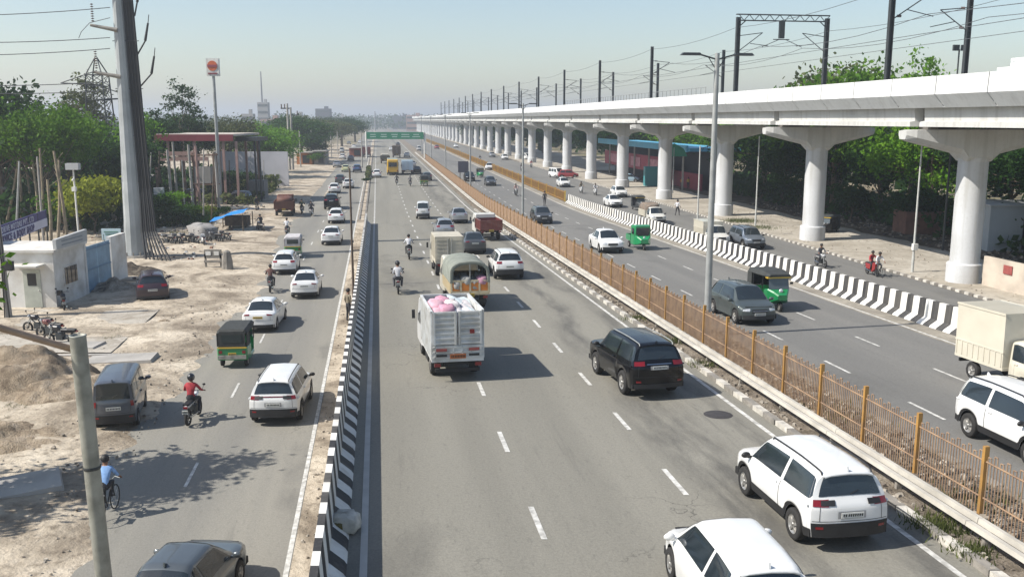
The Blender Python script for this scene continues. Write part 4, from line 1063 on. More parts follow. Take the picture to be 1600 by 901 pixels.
for k in range(-1, 42):
    y = PY0 + PSP * k; c = RP(XC, y)
    if k >= 0 and k % 1 == 0:
        g = MB()
    # girders of the span in front of this pillar
    ya, yb_ = y + .55, y + PSP - .55; g = MB()
    for xs_ in (XL + 1.15, XL + 5.55):
        wd = 3.3
        pr = [(0, 11.7), (.10, 10.62), (-.22, 10.55), (-.22, 10.25), (wd + .22, 10.25), (wd + .22, 10.55), (wd - .1, 10.62), (wd, 11.7)]
        P = [[tuple(RP(xs_ + q[0], yy, q[1])) for q in pr] for yy in (ya, yb_)]
        g.grid(P, 0, False, True); g.add([P[0][i] for i in range(8)], [tuple(range(8))]); g.add([P[1][i] for i in range(7, -1, -1)], [tuple(range(8))])
    g.build('girder', VG, via)
    if k < 0: continue
    pb = MB(); nn = 28 if k < 8 else 12
    pb.lathe([(1.10, 0), (1.10, 1.30)], nn, 'Z'); pb.lathe([(1.10, 1.30), (1.03, 1.38), (.92, 1.38)], nn, 'Z', smooth=False); pb.lathe([(.92, 1.38), (.92, 3.2)], nn, 'Z'); pb.lathe([(.925, 3.2), (.925, 5.6)], nn, 'Z'); pb.lathe([(.92, 5.6), (.92, 8.0)], nn, 'Z'); pb.lathe([(.92, 8.0), (1.0, 8.3)], nn, 'Z')
    p_ = pb.build('pillar', VP, via); p_.location = c
    cp = MB()
    # hammerhead cap: rings along the cross direction
    secs = [(-4.75, 9.45, 9.98, .62), (-4.2, 9.28, 10.05, .95), (-1.25, 8.55, 10.08, 1.15), (-.8, 8.05, 10.08, 1.0), (.8, 8.05, 10.08, 1.0), (1.25, 8.55, 10.08, 1.15), (4.2, 9.28, 10.05, .95), (4.75, 9.45, 9.98, .62)]
    rr = [[(x, -w * .7, z0), (x, -w, z0 + .28), (x, -w, z1), (x, w, z1), (x, w, z0 + .28), (x, w * .7, z0), (x, -w * .7, z0)] for x, z0, z1, w in secs]
    cp.grid(rr, 0, False, False); cp.add(rr[0][:6], [(0, 1, 2, 3, 4, 5)]); cp.add(rr[-1][:6], [(5, 4, 3, 2, 1, 0)])
    cp.build('pier_cap', VG, p_)
    for xx in (-2.2, 2.2):
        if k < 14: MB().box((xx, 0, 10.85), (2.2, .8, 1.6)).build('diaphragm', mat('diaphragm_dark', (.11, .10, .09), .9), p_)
    if k < 14:
        for xx in (-3.1, -1.3, 1.3, 3.1):
            for yy in (-.72, .72): MB().box((xx, yy, 10.165), (.5, .3, .17)).build('bearing', KD, p_)
# small fence on the deck (walkway railing)
wr = thing('deck_railing', 'thin grey railing standing on the viaduct deck behind the parapet', 'railing')
b = MB()
for y in np.arange(100, 175, 1.5): p = RP(XL + .9, y); b.tube(p + Vector((0, 0, 11.9)), p + Vector((0, 0, 14.1)), .035, n=4)
b.tube(RP(XL + .9, 100, 14.05), RP(XL + .9, 175, 14.05), .03, n=4); b.build('rail_bars', STEEL, wr)
# catenary masts
def mast(x0, y, side, label, portal=False, top=19.6, cant=True):
    o = thing('catenary_mast', label, 'mast', RP(x0, y, 11.9), ROT, 'overhead line masts along the viaduct')
    h = top - 11.9; m = MB()
    for dx in (-.14, .14): m.box((dx, 0, h / 2), (.05, .30, h))
    for z in np.arange(.4, h, .8): m.box((0, 0, z), (.28, .05, .10))
    m.box((0, 0, h / 2), (.24, .04, h)); m.build('mast_column', DSTEEL, o)
    if cant:
        a = MB(); s = side
        a.tube((0, 0, h - 1.7), (s * 2.3, 0, h - 1.9), .035); a.tube((0, 0, h - 3.4), (s * 2.3, 0, h - 1.9), .04); a.tube((s * 1.1, 0, h - 2.7), (s * 3.0, 0, h - 3.1), .03)
        a.build('cantilever', DSTEEL, o)
        i_ = MB()
        for zz, t in ((h - 1.72, .4), (h - 3.3, .4)):
            for q in range(4): i_.lathe([(.03, 0), (.10, .03), (.03, .06)], 8, 'X', (s * (t + q * .08) - (.06 if s < 0 else 0), 0, zz + (.18 if zz < h - 3 else -.02)))
        i_.build('insulator', mat('insulator_brown', (.10, .06, .05), .3), o)
    return o
yy_ = [64 + 27.3 * k for k in range(0, 17)]
for k, y in enumerate(yy_):
    n1 = ORD[k]
    if k == 1: continue
    mast(34.45, y, 1, 'dark lattice mast on the near parapet of the viaduct, %s from the right' % n1, top=19.6 if k else 20.6)
    mast(43.35, y + (6 if k == 0 else 0), -1, 'dark lattice mast on the far parapet of the viaduct, %s from the right' % n1, top=19.2 if k else 20.4)
po = thing('catenary_portal', 'steel portal frame spanning both tracks on the viaduct', 'portal frame', RP(38.9, 91.3, 11.9), ROT)
for sx in (-4.45, 4.45):
    m = MB()
    for dx in (-.16, .16): m.box((sx + dx, 0, 4.15), (.06, .34, 8.3))
    m.box((sx, 0, 4.15), (.28, .05, 8.3)); m.build('leg', DSTEEL, po)
m = MB()
for z in (8.0, 8.55): m.box((0, 0, z), (9.3, .30, .09))
for i, x in enumerate(np.linspace(-4.4, 4.2, 18)): m.tube((x, 0, 8.0 if i % 2 else 8.55), (x + .5, 0, 8.55 if i % 2 else 8.0), .035, n=4)
for sx in (-1, 1): m.tube((sx * 4.4, 0, 7.4), (sx * 3.7, 0, 8.0), .05)
m.build('lattice_beam', DSTEEL, po)
m = MB(); m.box((-.1, 0, 7.2), (.5, .3, 1.6)); m.box((-.1, 0, 6.3), (1.6, .08, .08)); m.build('drop_post', DSTEEL, po)
for s in (-1, 1):
    a = MB(); a.tube((s * 4.3, 0, 6.6), (s * 2.0, 0, 6.9), .035); a.tube((s * 4.3, 0, 5.2), (s * 2.0, 0, 6.9), .04); a.tube((s * 3.2, 0, 5.9), (s * 1.4, 0, 5.7), .03); a.tube((s * .3, 0, 6.3), (s * 2.0, 0, 5.6), .03); a.build('cantilever', DSTEEL, po)
# overhead wires
WIRE = mat('wire_dark', (.10, .105, .11), .6, .3)
def wire(pts, r, label, cat='cable', sag=0.0, group=None):
    b = MB()
    for i in range(len(pts) - 1):
        a, c = Vector(pts[i]), Vector(pts[i + 1]); n = 6 if sag else 1; prev = a
        for j in range(1, n + 1):
            t = j / n; p = a.lerp(c, t) - Vector((0, 0, sag * 4 * t * (1 - t))); b.tube(prev, p, r, n=4, caps=False); prev = p
    o = b.build('overhead_wire', WIRE); return tag(o, label, cat, group)
ym = [10] + [64 + 27.3 * k for k in range(12)]
for nm, x, z in (('near', 36.9, 17.6), ('far', 40.9, 17.4)):
    wire([RP(x, y, z) for y in ym], .022, 'sagging catenary wire above the %s track of the viaduct' % nm, sag=.7)
    wire([RP(x + .2, y, z - 1.2) for y in ym], .020, 'contact wire above the %s track of the viaduct' % nm)
wire([RP(34.45, y, 19.3) for y in ym], .02, 'feeder wire strung along the tops of the near viaduct masts', sag=.4)
wire([RP(43.35, y, 19.0) for y in ym], .02, 'feeder wire strung along the tops of the far viaduct masts', sag=.4)
# things by the deck at the right edge of the picture
o = thing('floodlight_pole', 'thin pole with two floodlights rising behind the viaduct parapet', 'floodlight', RP(46.5, 76, 0), ROT)
m = MB(); m.tube((0, 0, 0), (0, 0, 16.2), .10, .06); m.build('pole', DSTEEL, o)
for s in (-1, 1): MB().box((s * .35, -.1, 16.3), (.5, .2, .45)).build('floodlight', DSTEEL, o)
o = thing('white_cabin', 'white equipment cabin with a railing on top beyond the viaduct parapet', 'cabin', RP(42.9, 63, 0), ROT)
m = MB(); m.box((0, 0, 13.0), (1.7, 3, 2.3)); m.box((.5, 0, 14.4), (1.2, 2.4, .7)); m.build('cabin_wall', VW, o)
m = MB()
for z in np.linspace(15.0, 16.1, 4): m.box((.5, -1.1, z), (1.5, .04, .05))
for x in np.linspace(-.2, 1.2, 5): m.box((x, -1.1, 15.5), (.05, .05, 1.1))
m.build('roof_railing', STEEL, o)
# ------------------------------------------------------------------ street lamps
def lamp(base, h, arms, label, r=.11, rz=ROT, group='street lamps along the road', m=None, head=True):
    o = thing('street_lamp', label, 'street lamp', base, rz, group)
    b = MB(); b.tube((0, 0, 0), (0, 0, h), r, r * .62, 10); b.tube((0, 0, 0), (0, 0, 1.2), r * 1.15, r * 1.15, 10); b.build('pole', m or STEEL, o)
    for sx, L in arms:
        a = MB(); a.tube((0, 0, h - .25), (sx * L, 0, h - .05), .035, n=6); a.tube((0, 0, h - .7), (sx * L * .5, 0, h - .15), .02, n=5); a.build('arm', DSTEEL, o)
        MB().box((sx * (L + .35), 0, h - .04), (.85, .30, .10), 0, taper=.8).build('lamp_head', DSTEEL, o)
    return o
for k in range(6):
    y = 38.6 + 50.5 * k
    lamp(RP(13.85, y, .0, True), 11.7, ((-1, .75), (1, .75)) if k == 0 else ((-1, .6), (1, .6)), 'tall grey double arm street lamp in the central median, %s from the camera' % ORD[k], r=.16 if k == 0 else .13)
# right service road lamps
for i, (bx, by, ty, lab) in enumerate(((1425, 427, 225, 'slim white lamp post with a small box near its foot beside the nearest pillar'), (1180, 355, 213, 'slim lamp post on the right pavement behind the silver suv'), (1089, 371, 228, 'slim lamp post standing at the kerb close to the third pillar'))):
    p = G(bx, by); t = PA(bx, ty, p.y); o = lamp(p, t.z, ((1, .8),) if i == 2 else (), lab, r=.085, m=mat('lamp_pale', (.50, .50, .47), .6, .1, .2, 2))
    if i == 0: MB().box((0, -.1, 1.9), (.35, .25, .45)).build('junction_box', BW, o)
p = G(553, 481); lamp(p, 8.0, (), 'thin dark rusty post standing on the sandy left verge', r=.075, m=mat('rusty_post', (.10, .07, .05), .8, 0, .4, 3), group=None)
# gantry
gy = 262; o = thing('sign_gantry', 'wide green overhead sign panel on a gantry across the road', 'sign gantry')
pl, pr = PA(573, 217, gy), PA(662, 217, gy); zt_, zb_ = PA(600, 206.5, gy).z, PA(600, 217.5, gy).z
b = MB(); b.box(((pl.x + pr.x) / 2, gy, (zt_ + zb_) / 2), (pr.x - pl.x, .2, zt_ - zb_)); pn = b.build('sign_panel', mat('sign_green', (.008, .17, .085), .45, 0, .12, .5), o)
for x in (pl.x - .2, pr.x + .2): MB().tube((x, gy + .3, 0), (x, gy + .3, zt_ + .2), .22, n=8).build('gantry_post', BW, o)
for z in (zb_ + .2, zt_ - .2): MB().tube((pl.x, gy + .35, z), (pr.x, gy + .35, z), .12, n=6).build('gantry_beam', STEEL, o)
b = MB(); rr = random.Random(4)
for i in range(5):
    x = pl.x + (pr.x - pl.x) * (.06 + .19 * i)
    for z in (.34, .66): b.box((x + .8, gy - .115, zb_ + (zt_ - zb_) * z), (1.4 + rr.random(), .02, .16))
b.build('sign_lettering', mat('sign_letter', (.55, .65, .6), .5), pn)
o = thing('direction_sign', 'green roof shaped road sign on a post beside the right service road', 'road sign', G(1051, 303)); h = PA(1051, 224, G(1051, 303).y).z
MB().tube((0, 0, 0), (0, 0, h - .6), .09, n=8).build('post', STEEL, o); s_ = G(1051, 303).y / 1450
MB().prism([(-21 * s_, h - 20 * s_), (21 * s_, h - 20 * s_), (15 * s_, h - 8 * s_), (0, h), (-15 * s_, h - 8 * s_)], -.06, .06, 0, 'Y').build('sign_panel', mat('sign_green2', (.01, .20, .12), .45), o)
o = thing('median_board', 'dark rectangular board on two legs beside the central median fence', 'board', G(724, 282, 'R')); s_ = G(724, 282, 'R').y / 1450
MB().box((0, 0, 21 * s_), (16 * s_, .15, 17 * s_)).build('board_panel', mat('board_dark', (.04, .04, .06), .6), o)
for sx in (-1, 1): MB().tube((sx * 5 * s_, 0, 0), (sx * 5 * s_, 0, 14 * s_), .07, n=6).build('leg', DSTEEL, o)
# ------------------------------------------------------------------ vegetation
BARK = mat('bark', (.13, .095, .065), .9, 0, .4, 4, .5)
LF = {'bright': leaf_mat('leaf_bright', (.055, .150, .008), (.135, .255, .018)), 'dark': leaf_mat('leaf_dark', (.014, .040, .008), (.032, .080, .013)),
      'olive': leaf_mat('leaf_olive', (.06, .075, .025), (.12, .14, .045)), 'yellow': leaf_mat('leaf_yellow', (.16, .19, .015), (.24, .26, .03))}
def crown_mesh(seed, w, h, z0, nclump, nleaf, ls, gap=.3):
    """leaf sized faces in clumps spread unevenly through the crown's volume; returns the mesh and clump centres"""
    r_ = np.random.RandomState(seed); lob = []
    for _ in range(9):
        a = r_.uniform(0, 2 * np.pi); q = r_.uniform(.15, .75)
        lob.append((math.cos(a) * w * .42 * q, math.sin(a) * w * .42 * q, z0 + h * r_.uniform(.2, .86), r_.uniform(.20, .36)))
    cen = []
    while len(cen) < nclump:
        L = lob[r_.randint(len(lob))]; d = r_.normal(size=3); d /= np.linalg.norm(d); k = r_.uniform(.35, 1.0) ** .5 * L[3]
        cen.append((L[0] + d[0] * k * w, L[1] + d[1] * k * w, L[2] + d[2] * k * h * .75))
    V = []; n = 0
    cen = np.array(cen); N = nclump * nleaf
    cr = r_.uniform(.5, 1.15, nclump) * w * .085
    off = r_.normal(size=(nclump, nleaf, 3)) * cr[:, None, None] * np.array([1, 1, .7])
    P = (cen[:, None, :] + off).reshape(-1, 3)
    u = r_.normal(size=(N, 3)); u /= np.linalg.norm(u, axis=1, keepdims=True); t = r_.normal(size=(N, 3)); v = np.cross(u, t); v /= np.linalg.norm(v, axis=1, keepdims=True)
    s = r_.uniform(.6, 1.3, (N, 1)) * ls
    Q = np.stack([P - u * s, P + v * s * .55, P + u * s, P - v * s * .55], 1).reshape(-1, 3)
    me = bpy.data.meshes.new('crown'); me.vertices.add(len(Q)); me.vertices.foreach_set('co', Q.ravel())
    me.loops.add(len(Q)); me.loops.foreach_set('vertex_index', np.arange(len(Q), dtype=np.int32))
    me.polygons.add(N); me.polygons.foreach_set('loop_start', np.arange(0, 4 * N, 4, dtype=np.int32)); me.polygons.foreach_set('loop_total', np.full(N, 4, dtype=np.int32))
    me.update(calc_edges=True); me.validate(); return me, cen
TREES = {}
def tree_proto(v, kind, name='tree'):
    key = (v, kind)
    if key in TREES: return TREES[key]
    w, h, z0, nc, nl, ls = {5: (8.5, 5.6, 6.2, 130, 52, .18), 0: (7, 6.0, 2.6, 110, 52, .17), 1: (9, 5.5, 3.0, 130, 52, .18), 2: (5.5, 9, 3.5, 110, 46, .17), 3: (6, 10.5, 4.2, 90, 40, .17), 4: (2.8, 2.4, .25, 60, 40, .10)}[v]
    me, cen = crown_mesh(11 + v * 7, w, h, z0, nc, nl, ls); me.materials.append(LF[kind])
    root = thing(name, 'tree', 'tree')
    rr = random.Random(v); t = MB(); top = z0 + h * .55; pts = []
    for i in range(6): z = top * i / 5; pts.append((rr.uniform(-.15, .15) * i * .4, rr.uniform(-.15, .15) * i * .4, z))
    r0 = .24 if v != 4 else .06
    for i in range(5): t.tube(pts[i], pts[i + 1], r0 * (1 - i * .15), r0 * (1 - (i + 1) * .15), 9, 0, False)
    for c in cen[::(7 if v != 4 else 5)]:
        b0 = Vector(pts[rr.choice([2, 3, 4])]); e = Vector(c); m = b0.lerp(e, .5) + Vector((rr.uniform(-.3, .3), rr.uniform(-.3, .3), -.2))
        t.tube(b0, m, r0 * .34, r0 * .2, 5, 0, False); t.tube(m, e, r0 * .2, r0 * .06, 5, 0, False)
    t.build('trunk', BARK, root); link('crown', me, root); TREES[key] = root; return root
def tree(px, py, hpx, label, v=0, kind='bright', wide=1.0, group=None, name='tree', d=None, rz=None, cat='tree'):
    """(px,py) where it stands in the photo's ground plane, hpx: pixel row of its top"""
    p = G(px, py) if d is None else PA(px, 400, d); p.z = 0
    H0 = {0: 8.4, 1: 8.4, 2: 12.6, 3: 15.0, 4: 2.6, 5: 11.6}[v]
    zt = PA(px, hpx, p.y).z; s = max(.2, zt / H0)
    o = place(tree_proto(v, kind, name), p, random.uniform(0, 6.28) if rz is None else rz, label, group, None, cat=cat, scale=(s * wide, s * wide, s))
    o.name = name; return o
# left green belt
G1 = 'trees behind the yard on the left'
for px, d, top, v, kd, wd, lab in (
    (14, 92, 150, 5, 'bright', 1.0, 'bright green spreading tree at the far left edge above the gatehouse'),
    (72, 90, 160, 5, 'bright', .95, 'bright green rounded tree between the left edge and the lattice tower'),
    (118, 97, 164, 5, 'bright', .95, 'bright green tree whose crown reaches the foot of the lattice tower'),
    (-20, 96, 130, 1, 'dark', 1.1, 'tall darker tree rising behind the green trees at the far left edge'),
    (150, 120, 112, 3, 'olive', 1.2, 'tall feathery olive tree directly behind the lattice tower'),
    (128, 128, 120, 2, 'olive', 1.2, 'tall pale olive tree left of the lattice tower top'),
    (228, 110, 148, 2, 'bright', 1.1, 'green tree peeping out right of the thick pylon'),
    (258, 125, 150, 2, 'dark', 1.3, 'slim green tree left of the red canopy roof'),
    (292, 140, 122, 3, 'dark', 1.2, 'tallest dark tree above the red canopy roof'),
    (318, 148, 150, 2, 'dark', 1.3, 'dark dense tree just left of the petrol sign pole'),
    (365, 170, 187, 1, 'olive', 1.2, 'low olive domed tree right of the petrol sign pole'),
    (420, 190, 193, 1, 'bright', 1.2, 'low bright green tree behind the white compound wall'),
    (440, 175, 200, 0, 'bright', 1.3, 'bushy bright green tree left of the double pole'),
    (478, 240, 182, 1, 'dark', 1.4, 'green tree right of the double pole'),
    (462, 260, 186, 0, 'dark', 1.4, 'dark tree behind the double pole'),
    (487, 300, 172, 2, 'olive', 1.4, 'pointed brownish tree left of the tall grey block'),
    (515, 330, 186, 1, 'olive', 1.5, 'hazy olive tree below the tall grey block'),
    (540, 380, 184, 1, 'dark', 1.7, 'hazy dark tree beside the far service road'),
    (560, 460, 184, 0, 'dark', 1.8, 'farthest hazy tree left of the gantry'),
    (500, 230, 205, 0, 'dark', 1.3, 'dark low tree by the crowded far end of the service road'),
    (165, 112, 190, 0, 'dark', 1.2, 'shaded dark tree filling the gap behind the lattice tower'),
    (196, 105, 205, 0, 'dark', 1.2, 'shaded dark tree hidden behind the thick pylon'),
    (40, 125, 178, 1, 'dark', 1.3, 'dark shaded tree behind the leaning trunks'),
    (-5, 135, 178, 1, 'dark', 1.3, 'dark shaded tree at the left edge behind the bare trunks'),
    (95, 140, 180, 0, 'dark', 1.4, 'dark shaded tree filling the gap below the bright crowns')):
    tree(px, 0, top, lab, v, kd, wd, G1, d=d)
# the tree outside the picture on the left whose shade falls across the road
p = Vector((-17.1, 25.6, 0)); place(tree_proto(2, 'bright'), p, 1.2, 'broad tree standing just outside the left edge that shades the near service road', scale=(.95, .95, .86))
p = Vector((-21.0, 22.4, 0)); place(tree_proto(1, 'bright'), p, 2.2, 'second spreading tree standing just outside the left edge near the cyclist', scale=(.62, .62, .85))
# bushes
for px, py, top, v, kd, wd, lab in (
    (126, 372, 278, 4, 'yellow', 1.0, 'yellow green shrub behind the camera mast on the left'),
    (148, 366, 282, 4, 'yellow', 1.0, 'yellow green shrub left of the thick pylon'),
    (100, 368, 300, 4, 'bright', 1.0, 'green shrub between the leaning trunks and the camera mast'),
    (262, 352, 300, 4, 'bright', 1.1, 'green shrub beside the small white camera box right of the pylon'),
    (238, 356, 306, 4, 'dark', 1.1, 'dark green shrub touching the pylon cables'),
    (300, 348, 318, 4, 'bright', 1.5, 'low bright shrub left of the blue tarpaulin'),
    (278, 356, 322, 4, 'dark', 1.5, 'low dark shrub in front of the concrete posts'),
    (322, 344, 322, 4, 'yellow', 1.3, 'low yellowish shrub under the concrete posts'),
    (350, 308, 270, 4, 'dark', 1.5, 'dark shrub behind the blue tarpaulin'),
    (372, 302, 266, 4, 'dark', 1.5, 'dark shrub below the white compound wall'),
    (392, 298, 272, 4, 'olive', 1.5, 'olive shrub at the right end of the scrap yard'),
    (330, 290, 262, 4, 'olive', 1.6, 'olive shrub under the red canopy'),
    (490, 258, 238, 4, 'bright', 1.6, 'green shrub in front of the orange roadside stall')):
    tree(px, py, top, lab, v, kd, wd, 'shrubs in the yard on the left', 'shrub', cat='shrub')
# thin leaning trunks at the far left
for i, (x0, y0, x1, y1) in enumerate(((8, 330, 30, 240), (34, 330, 28, 236), (62, 335, 48, 232), (68, 340, 62, 232), (108, 368, 84, 236), (90, 360, 92, 250), (52, 330, 40, 258), (80, 372, 74, 280))):
    p = G(x0, y0 + 30); d = p.y; t = PA(x1, y1, d + random.uniform(-1, 1)); b = MB(); m = p.lerp(t, .5) + Vector((.12, 0, 0)); b.tube(p, m, .15, .12, 8); b.tube(m, t, .12, .09, 8)
    for q in range(3): e = m.lerp(t, .3 + .25 * q); b.tube(e, e + Vector((random.uniform(-1, 1), .2, .7)), .04, .02, 5)
    o = thing('bare_trunk', 'pale bare leaning trunk on the far left, %s of the eight from the left edge' % ORD[[0, 2, 3, 5, 7, 6, 1, 4][i] if True else i], 'tree trunk', group='bare trunks on the left'); b.build('trunk', mat('trunk_pale', (.27, .22, .15), .9, 0, .35, 3, .4), o)
# right side trees below and behind the viaduct
G2 = 'trees behind the viaduct'
for i, (x0, y, H, v, kd, wd, lab) in enumerate((
    (57, 58, 12, 1, 'bright', 1.0, 'bright green tree at the right edge beyond the nearest pillar'),
    (60, 68, 11, 0, 'dark', 1.2, 'dark tree behind the grey cabin and the nearest pillar'),
    (55, 76, 9.5, 1, 'dark', 1.2, 'low dark tree over the rubbish strip between the first two pillars'),
    (57, 84, 12, 0, 'dark', 1.1, 'dark dense tree between the first two pillars'),
    (54, 92, 10, 1, 'bright', 1.0, 'sunlit green tree right of the second pillar'),
    (54.8, 96, 17.9, 3, 'bright', .9, 'tall tree with a tuft rising above the parapet between the masts'),
    (53.6, 90, 16.9, 2, 'bright', .95, 'round bright crown above the parapet left of the right hand mast'),
    (52.8, 84, 15.6, 2, 'dark', .9, 'small dark crown above the parapet right of the tall masts'),
    (51.8, 106, 16.0, 1, 'bright', .9, 'yellowish green crown above the parapet right of the portal frame'),
    (58.5, 118, 16.6, 1, 'olive', .9, 'flat olive crown above the parapet beside the portal leg'),
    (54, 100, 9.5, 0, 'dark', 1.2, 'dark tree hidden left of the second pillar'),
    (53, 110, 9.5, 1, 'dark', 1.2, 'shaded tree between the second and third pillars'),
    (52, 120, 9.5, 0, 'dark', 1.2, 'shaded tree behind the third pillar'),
    (54, 130, 10, 1, 'dark', 1.2, 'dark tree right of the blue roofed shops'),
    (62, 150, 11, 1, 'bright', 1.1, 'bright green tree above the right end of the blue shop roof'),
    (62, 172, 11, 0, 'bright', 1.2, 'bright green tree above the blue shop roof'),
    (62, 195, 11, 1, 'bright', 1.2, 'green tree above the left end of the blue shop roof'),
    (56, 222, 10, 1, 'dark', 1.4, 'dark tree left of the blue roofed shops'),
    (56, 245, 10, 0, 'dark', 1.5, 'dark tree behind the sixth pillar'),
    (54, 270, 10, 1, 'dark', 1.5, 'dark tree behind the seventh pillar'),
    (53, 300, 9, 1, 'dark', 1.5, 'dark tree farther along behind the viaduct pillars'),
    (52, 335, 10, 0, 'dark', 1.6, 'hazy dark tree along the distant pillars'),
    (50, 375, 10, 1, 'bright', 1.6, 'hazy green tree near the far end of the pillars'),
    (50, 430, 11, 1, 'dark', 1.8, 'farthest hazy tree behind the pillars'))):
    H0 = {0: 8.4, 1: 8.4, 2: 12.6, 3: 15.0}[v]; s = H / H0
    place(tree_proto(v, kd), RP(x0, y), random.uniform(0, 6.28), lab, G2, scale=(s * wd, s * wd, s))
for i, (x0, y, s) in enumerate(((51, 64, 1.5), (52, 71, 1.8), (50.5, 79, 1.4), (51, 88, 1.6), (49.5, 97, 1.5), (49, 108, 1.7), (48.5, 118, 1.3))):
    place(tree_proto(4, 'dark', 'shrub'), RP(x0, y), i, 'dark undergrowth shrub behind the viaduct pillars, %s from the right' % ORD[i], 'undergrowth behind the pillars', scale=(s * 1.3, s * 1.3, s), cat='shrub')
# far woods: hazy masses either side of the road (nobody could count them)
def far_wood(name, x0a, x0b, ya, yb_, hgt, kind, seed, n=5000, ls=1.3):
    r_ = np.random.RandomState(seed); N = n
    x = r_.uniform(x0a, x0b, N); y = r_.uniform(ya, yb_, N)
    hh = np.array([hgt * (.25 + 1.0 * vnoise(a, b_, 26 if ls > 1 else 5, seed)) for a, b_ in zip(x, y)]); z = hh * r_.uniform(0, 1, N) ** .6
    P = np.stack([x - K * y, y, z], 1); u = r_.normal(size=(N, 3)); u /= np.linalg.norm(u, axis=1, keepdims=True); t = r_.normal(size=(N, 3)); v = np.cross(u, t); v /= np.linalg.norm(v, axis=1, keepdims=True)
    s = r_.uniform(.7, 1.5, (N, 1)) * ls; Q = np.stack([P - u * s, P + v * s * .7, P + u * s, P - v * s * .7], 1).reshape(-1, 3)
    me = bpy.data.meshes.new(name); me.vertices.add(len(Q)); me.vertices.foreach_set('co', Q.ravel()); me.loops.add(len(Q)); me.loops.foreach_set('vertex_index', np.arange(len(Q), dtype=np.int32))
    me.polygons.add(N); me.polygons.foreach_set('loop_start', np.arange(0, 4 * N, 4, dtype=np.int32)); me.polygons.foreach_set('loop_total', np.full(N, 4, dtype=np.int32)); me.update(calc_edges=True)
    me.materials.append(LF[kind]); o = link(name, me); o['kind'] = 'stuff'; return o
far_wood('far_trees', -230, -22, 330, 900, 9, 'dark', 3, 16000); far_wood('far_trees', -600, -80, 230, 700, 8.5, 'dark', 5, 18000)
far_wood('far_trees', 52, 300, 300, 1000, 12, 'dark', 8, 14000); far_wood('far_trees', 66, 260, 110, 420, 9, 'dark', 12, 14000)
far_wood('far_trees', -300, 160, 1000, 1500, 16, 'dark', 9, 12000)
far_wood('undergrowth', -66, -27, 88, 165, 3.2, 'dark', 15, 16000, .42); far_wood('undergrowth', -33, -15.5, 116, 150, 1.8, 'olive', 17, 5200, .30); far_wood('undergrowth', -27, -17.5, 92, 110, .9, 'dark', 18, 2600, .2); far_wood('undergrowth', 50, 64, 60, 190, 2.6, 'dark', 19, 9000, .35)
def litter(name, x0a, x0b, ya, yb_, n, size, m, seed, ramp=False, z=.1, kind='stuff'):
    r_ = random.Random(seed); b = MB()
    for _ in range(n):
        x, y = r_.uniform(x0a, x0b), r_.uniform(ya, yb_); s = size * r_.uniform(.35, 1.3); p = RP(x, y, z + s * .2, ramp)
        M = Matrix.Rotation(r_.uniform(0, 6.28), 3, 'Z') @ Matrix.Rotation(r_.uniform(-.5, .5), 3, 'X')
        b.box(p, (s, s * r_.uniform(.5, 1), s * r_.uniform(.35, .8)), r_.randrange(len(m)), M=M, taper=r_.uniform(.5, .9))
    o = b.build(name, m); o['kind'] = kind; return o
RUB = [mat('rubble_a', (.29, .25, .20), .9, 0, .3, 3), mat('rubble_b', (.15, .125, .10), .9, 0, .3, 3), mat('rubble_c', (.40, .36, .30), .9, 0, .3, 3)]
litter('median_rubble', 12.4, 14.4, 10, 70, 1500, .19, RUB, 1, True, .08); litter('median_rubble', 11.5, 12.0, 8, 90, 600, .12, RUB, 2, True, .08)
litter('pebbles', -16, -8, 14, 60, 900, .09, RUB, 3, False, .06); litter('pebbles', 37, 46, 50, 110, 260, .10, [RUB[0], SANDR], 4, False, .12)
litter('rubbish', 47, 53, 58, 120, 900, .28, [RUB[1], RUB[0], mat('rubbish_dark', (.06, .055, .05), .9)], 5, False, .1)
litter('pebbles', -2.2, -1.4, 14, 90, 350, .07, RUB, 6, False, .07)
def tufts(name, pts, m):
    b = MB(); r_ = random.Random(9)
    for p, rad, n, hh in pts:
        for _ in range(n):
            q = Vector(p) + Vector((r_.gauss(0, rad), r_.gauss(0, rad), 0)); d = Vector((r_.uniform(-.5, .5), r_.uniform(-.5, .5), 1)) * hh * r_.uniform(.4, 1.1); w = Vector((r_.uniform(-1, 1), r_.uniform(-1, 1), 0)).normalized() * .018
            b.add([q - w, q + w, q + d], [(0, 1, 2)])
    o = b.build(name, m); o['kind'] = 'stuff'; return o
tufts('grass', [(RP(11.75, 18.6, .08, True), .30, 420, .22), (RP(11.7, 17.3, .08, True), .22, 240, .2), (RP(11.75, 33, .08, True), .25, 200, .2), (RP(11.8, 37, .08, True), .3, 240, .22), (RP(11.8, 42, .08, True), .3, 200, .2), (RP(13.5, 20, .08, True), .5, 200, .25), (RP(13.6, 27, .08, True), .6, 260, .25), (RP(38.2, 98, .1), .9, 700, .4), (RP(38, 92, .1), .8, 400, .3), (RP(12.9, 15, .08, True), .5, 160, .3)], LF['olive'])
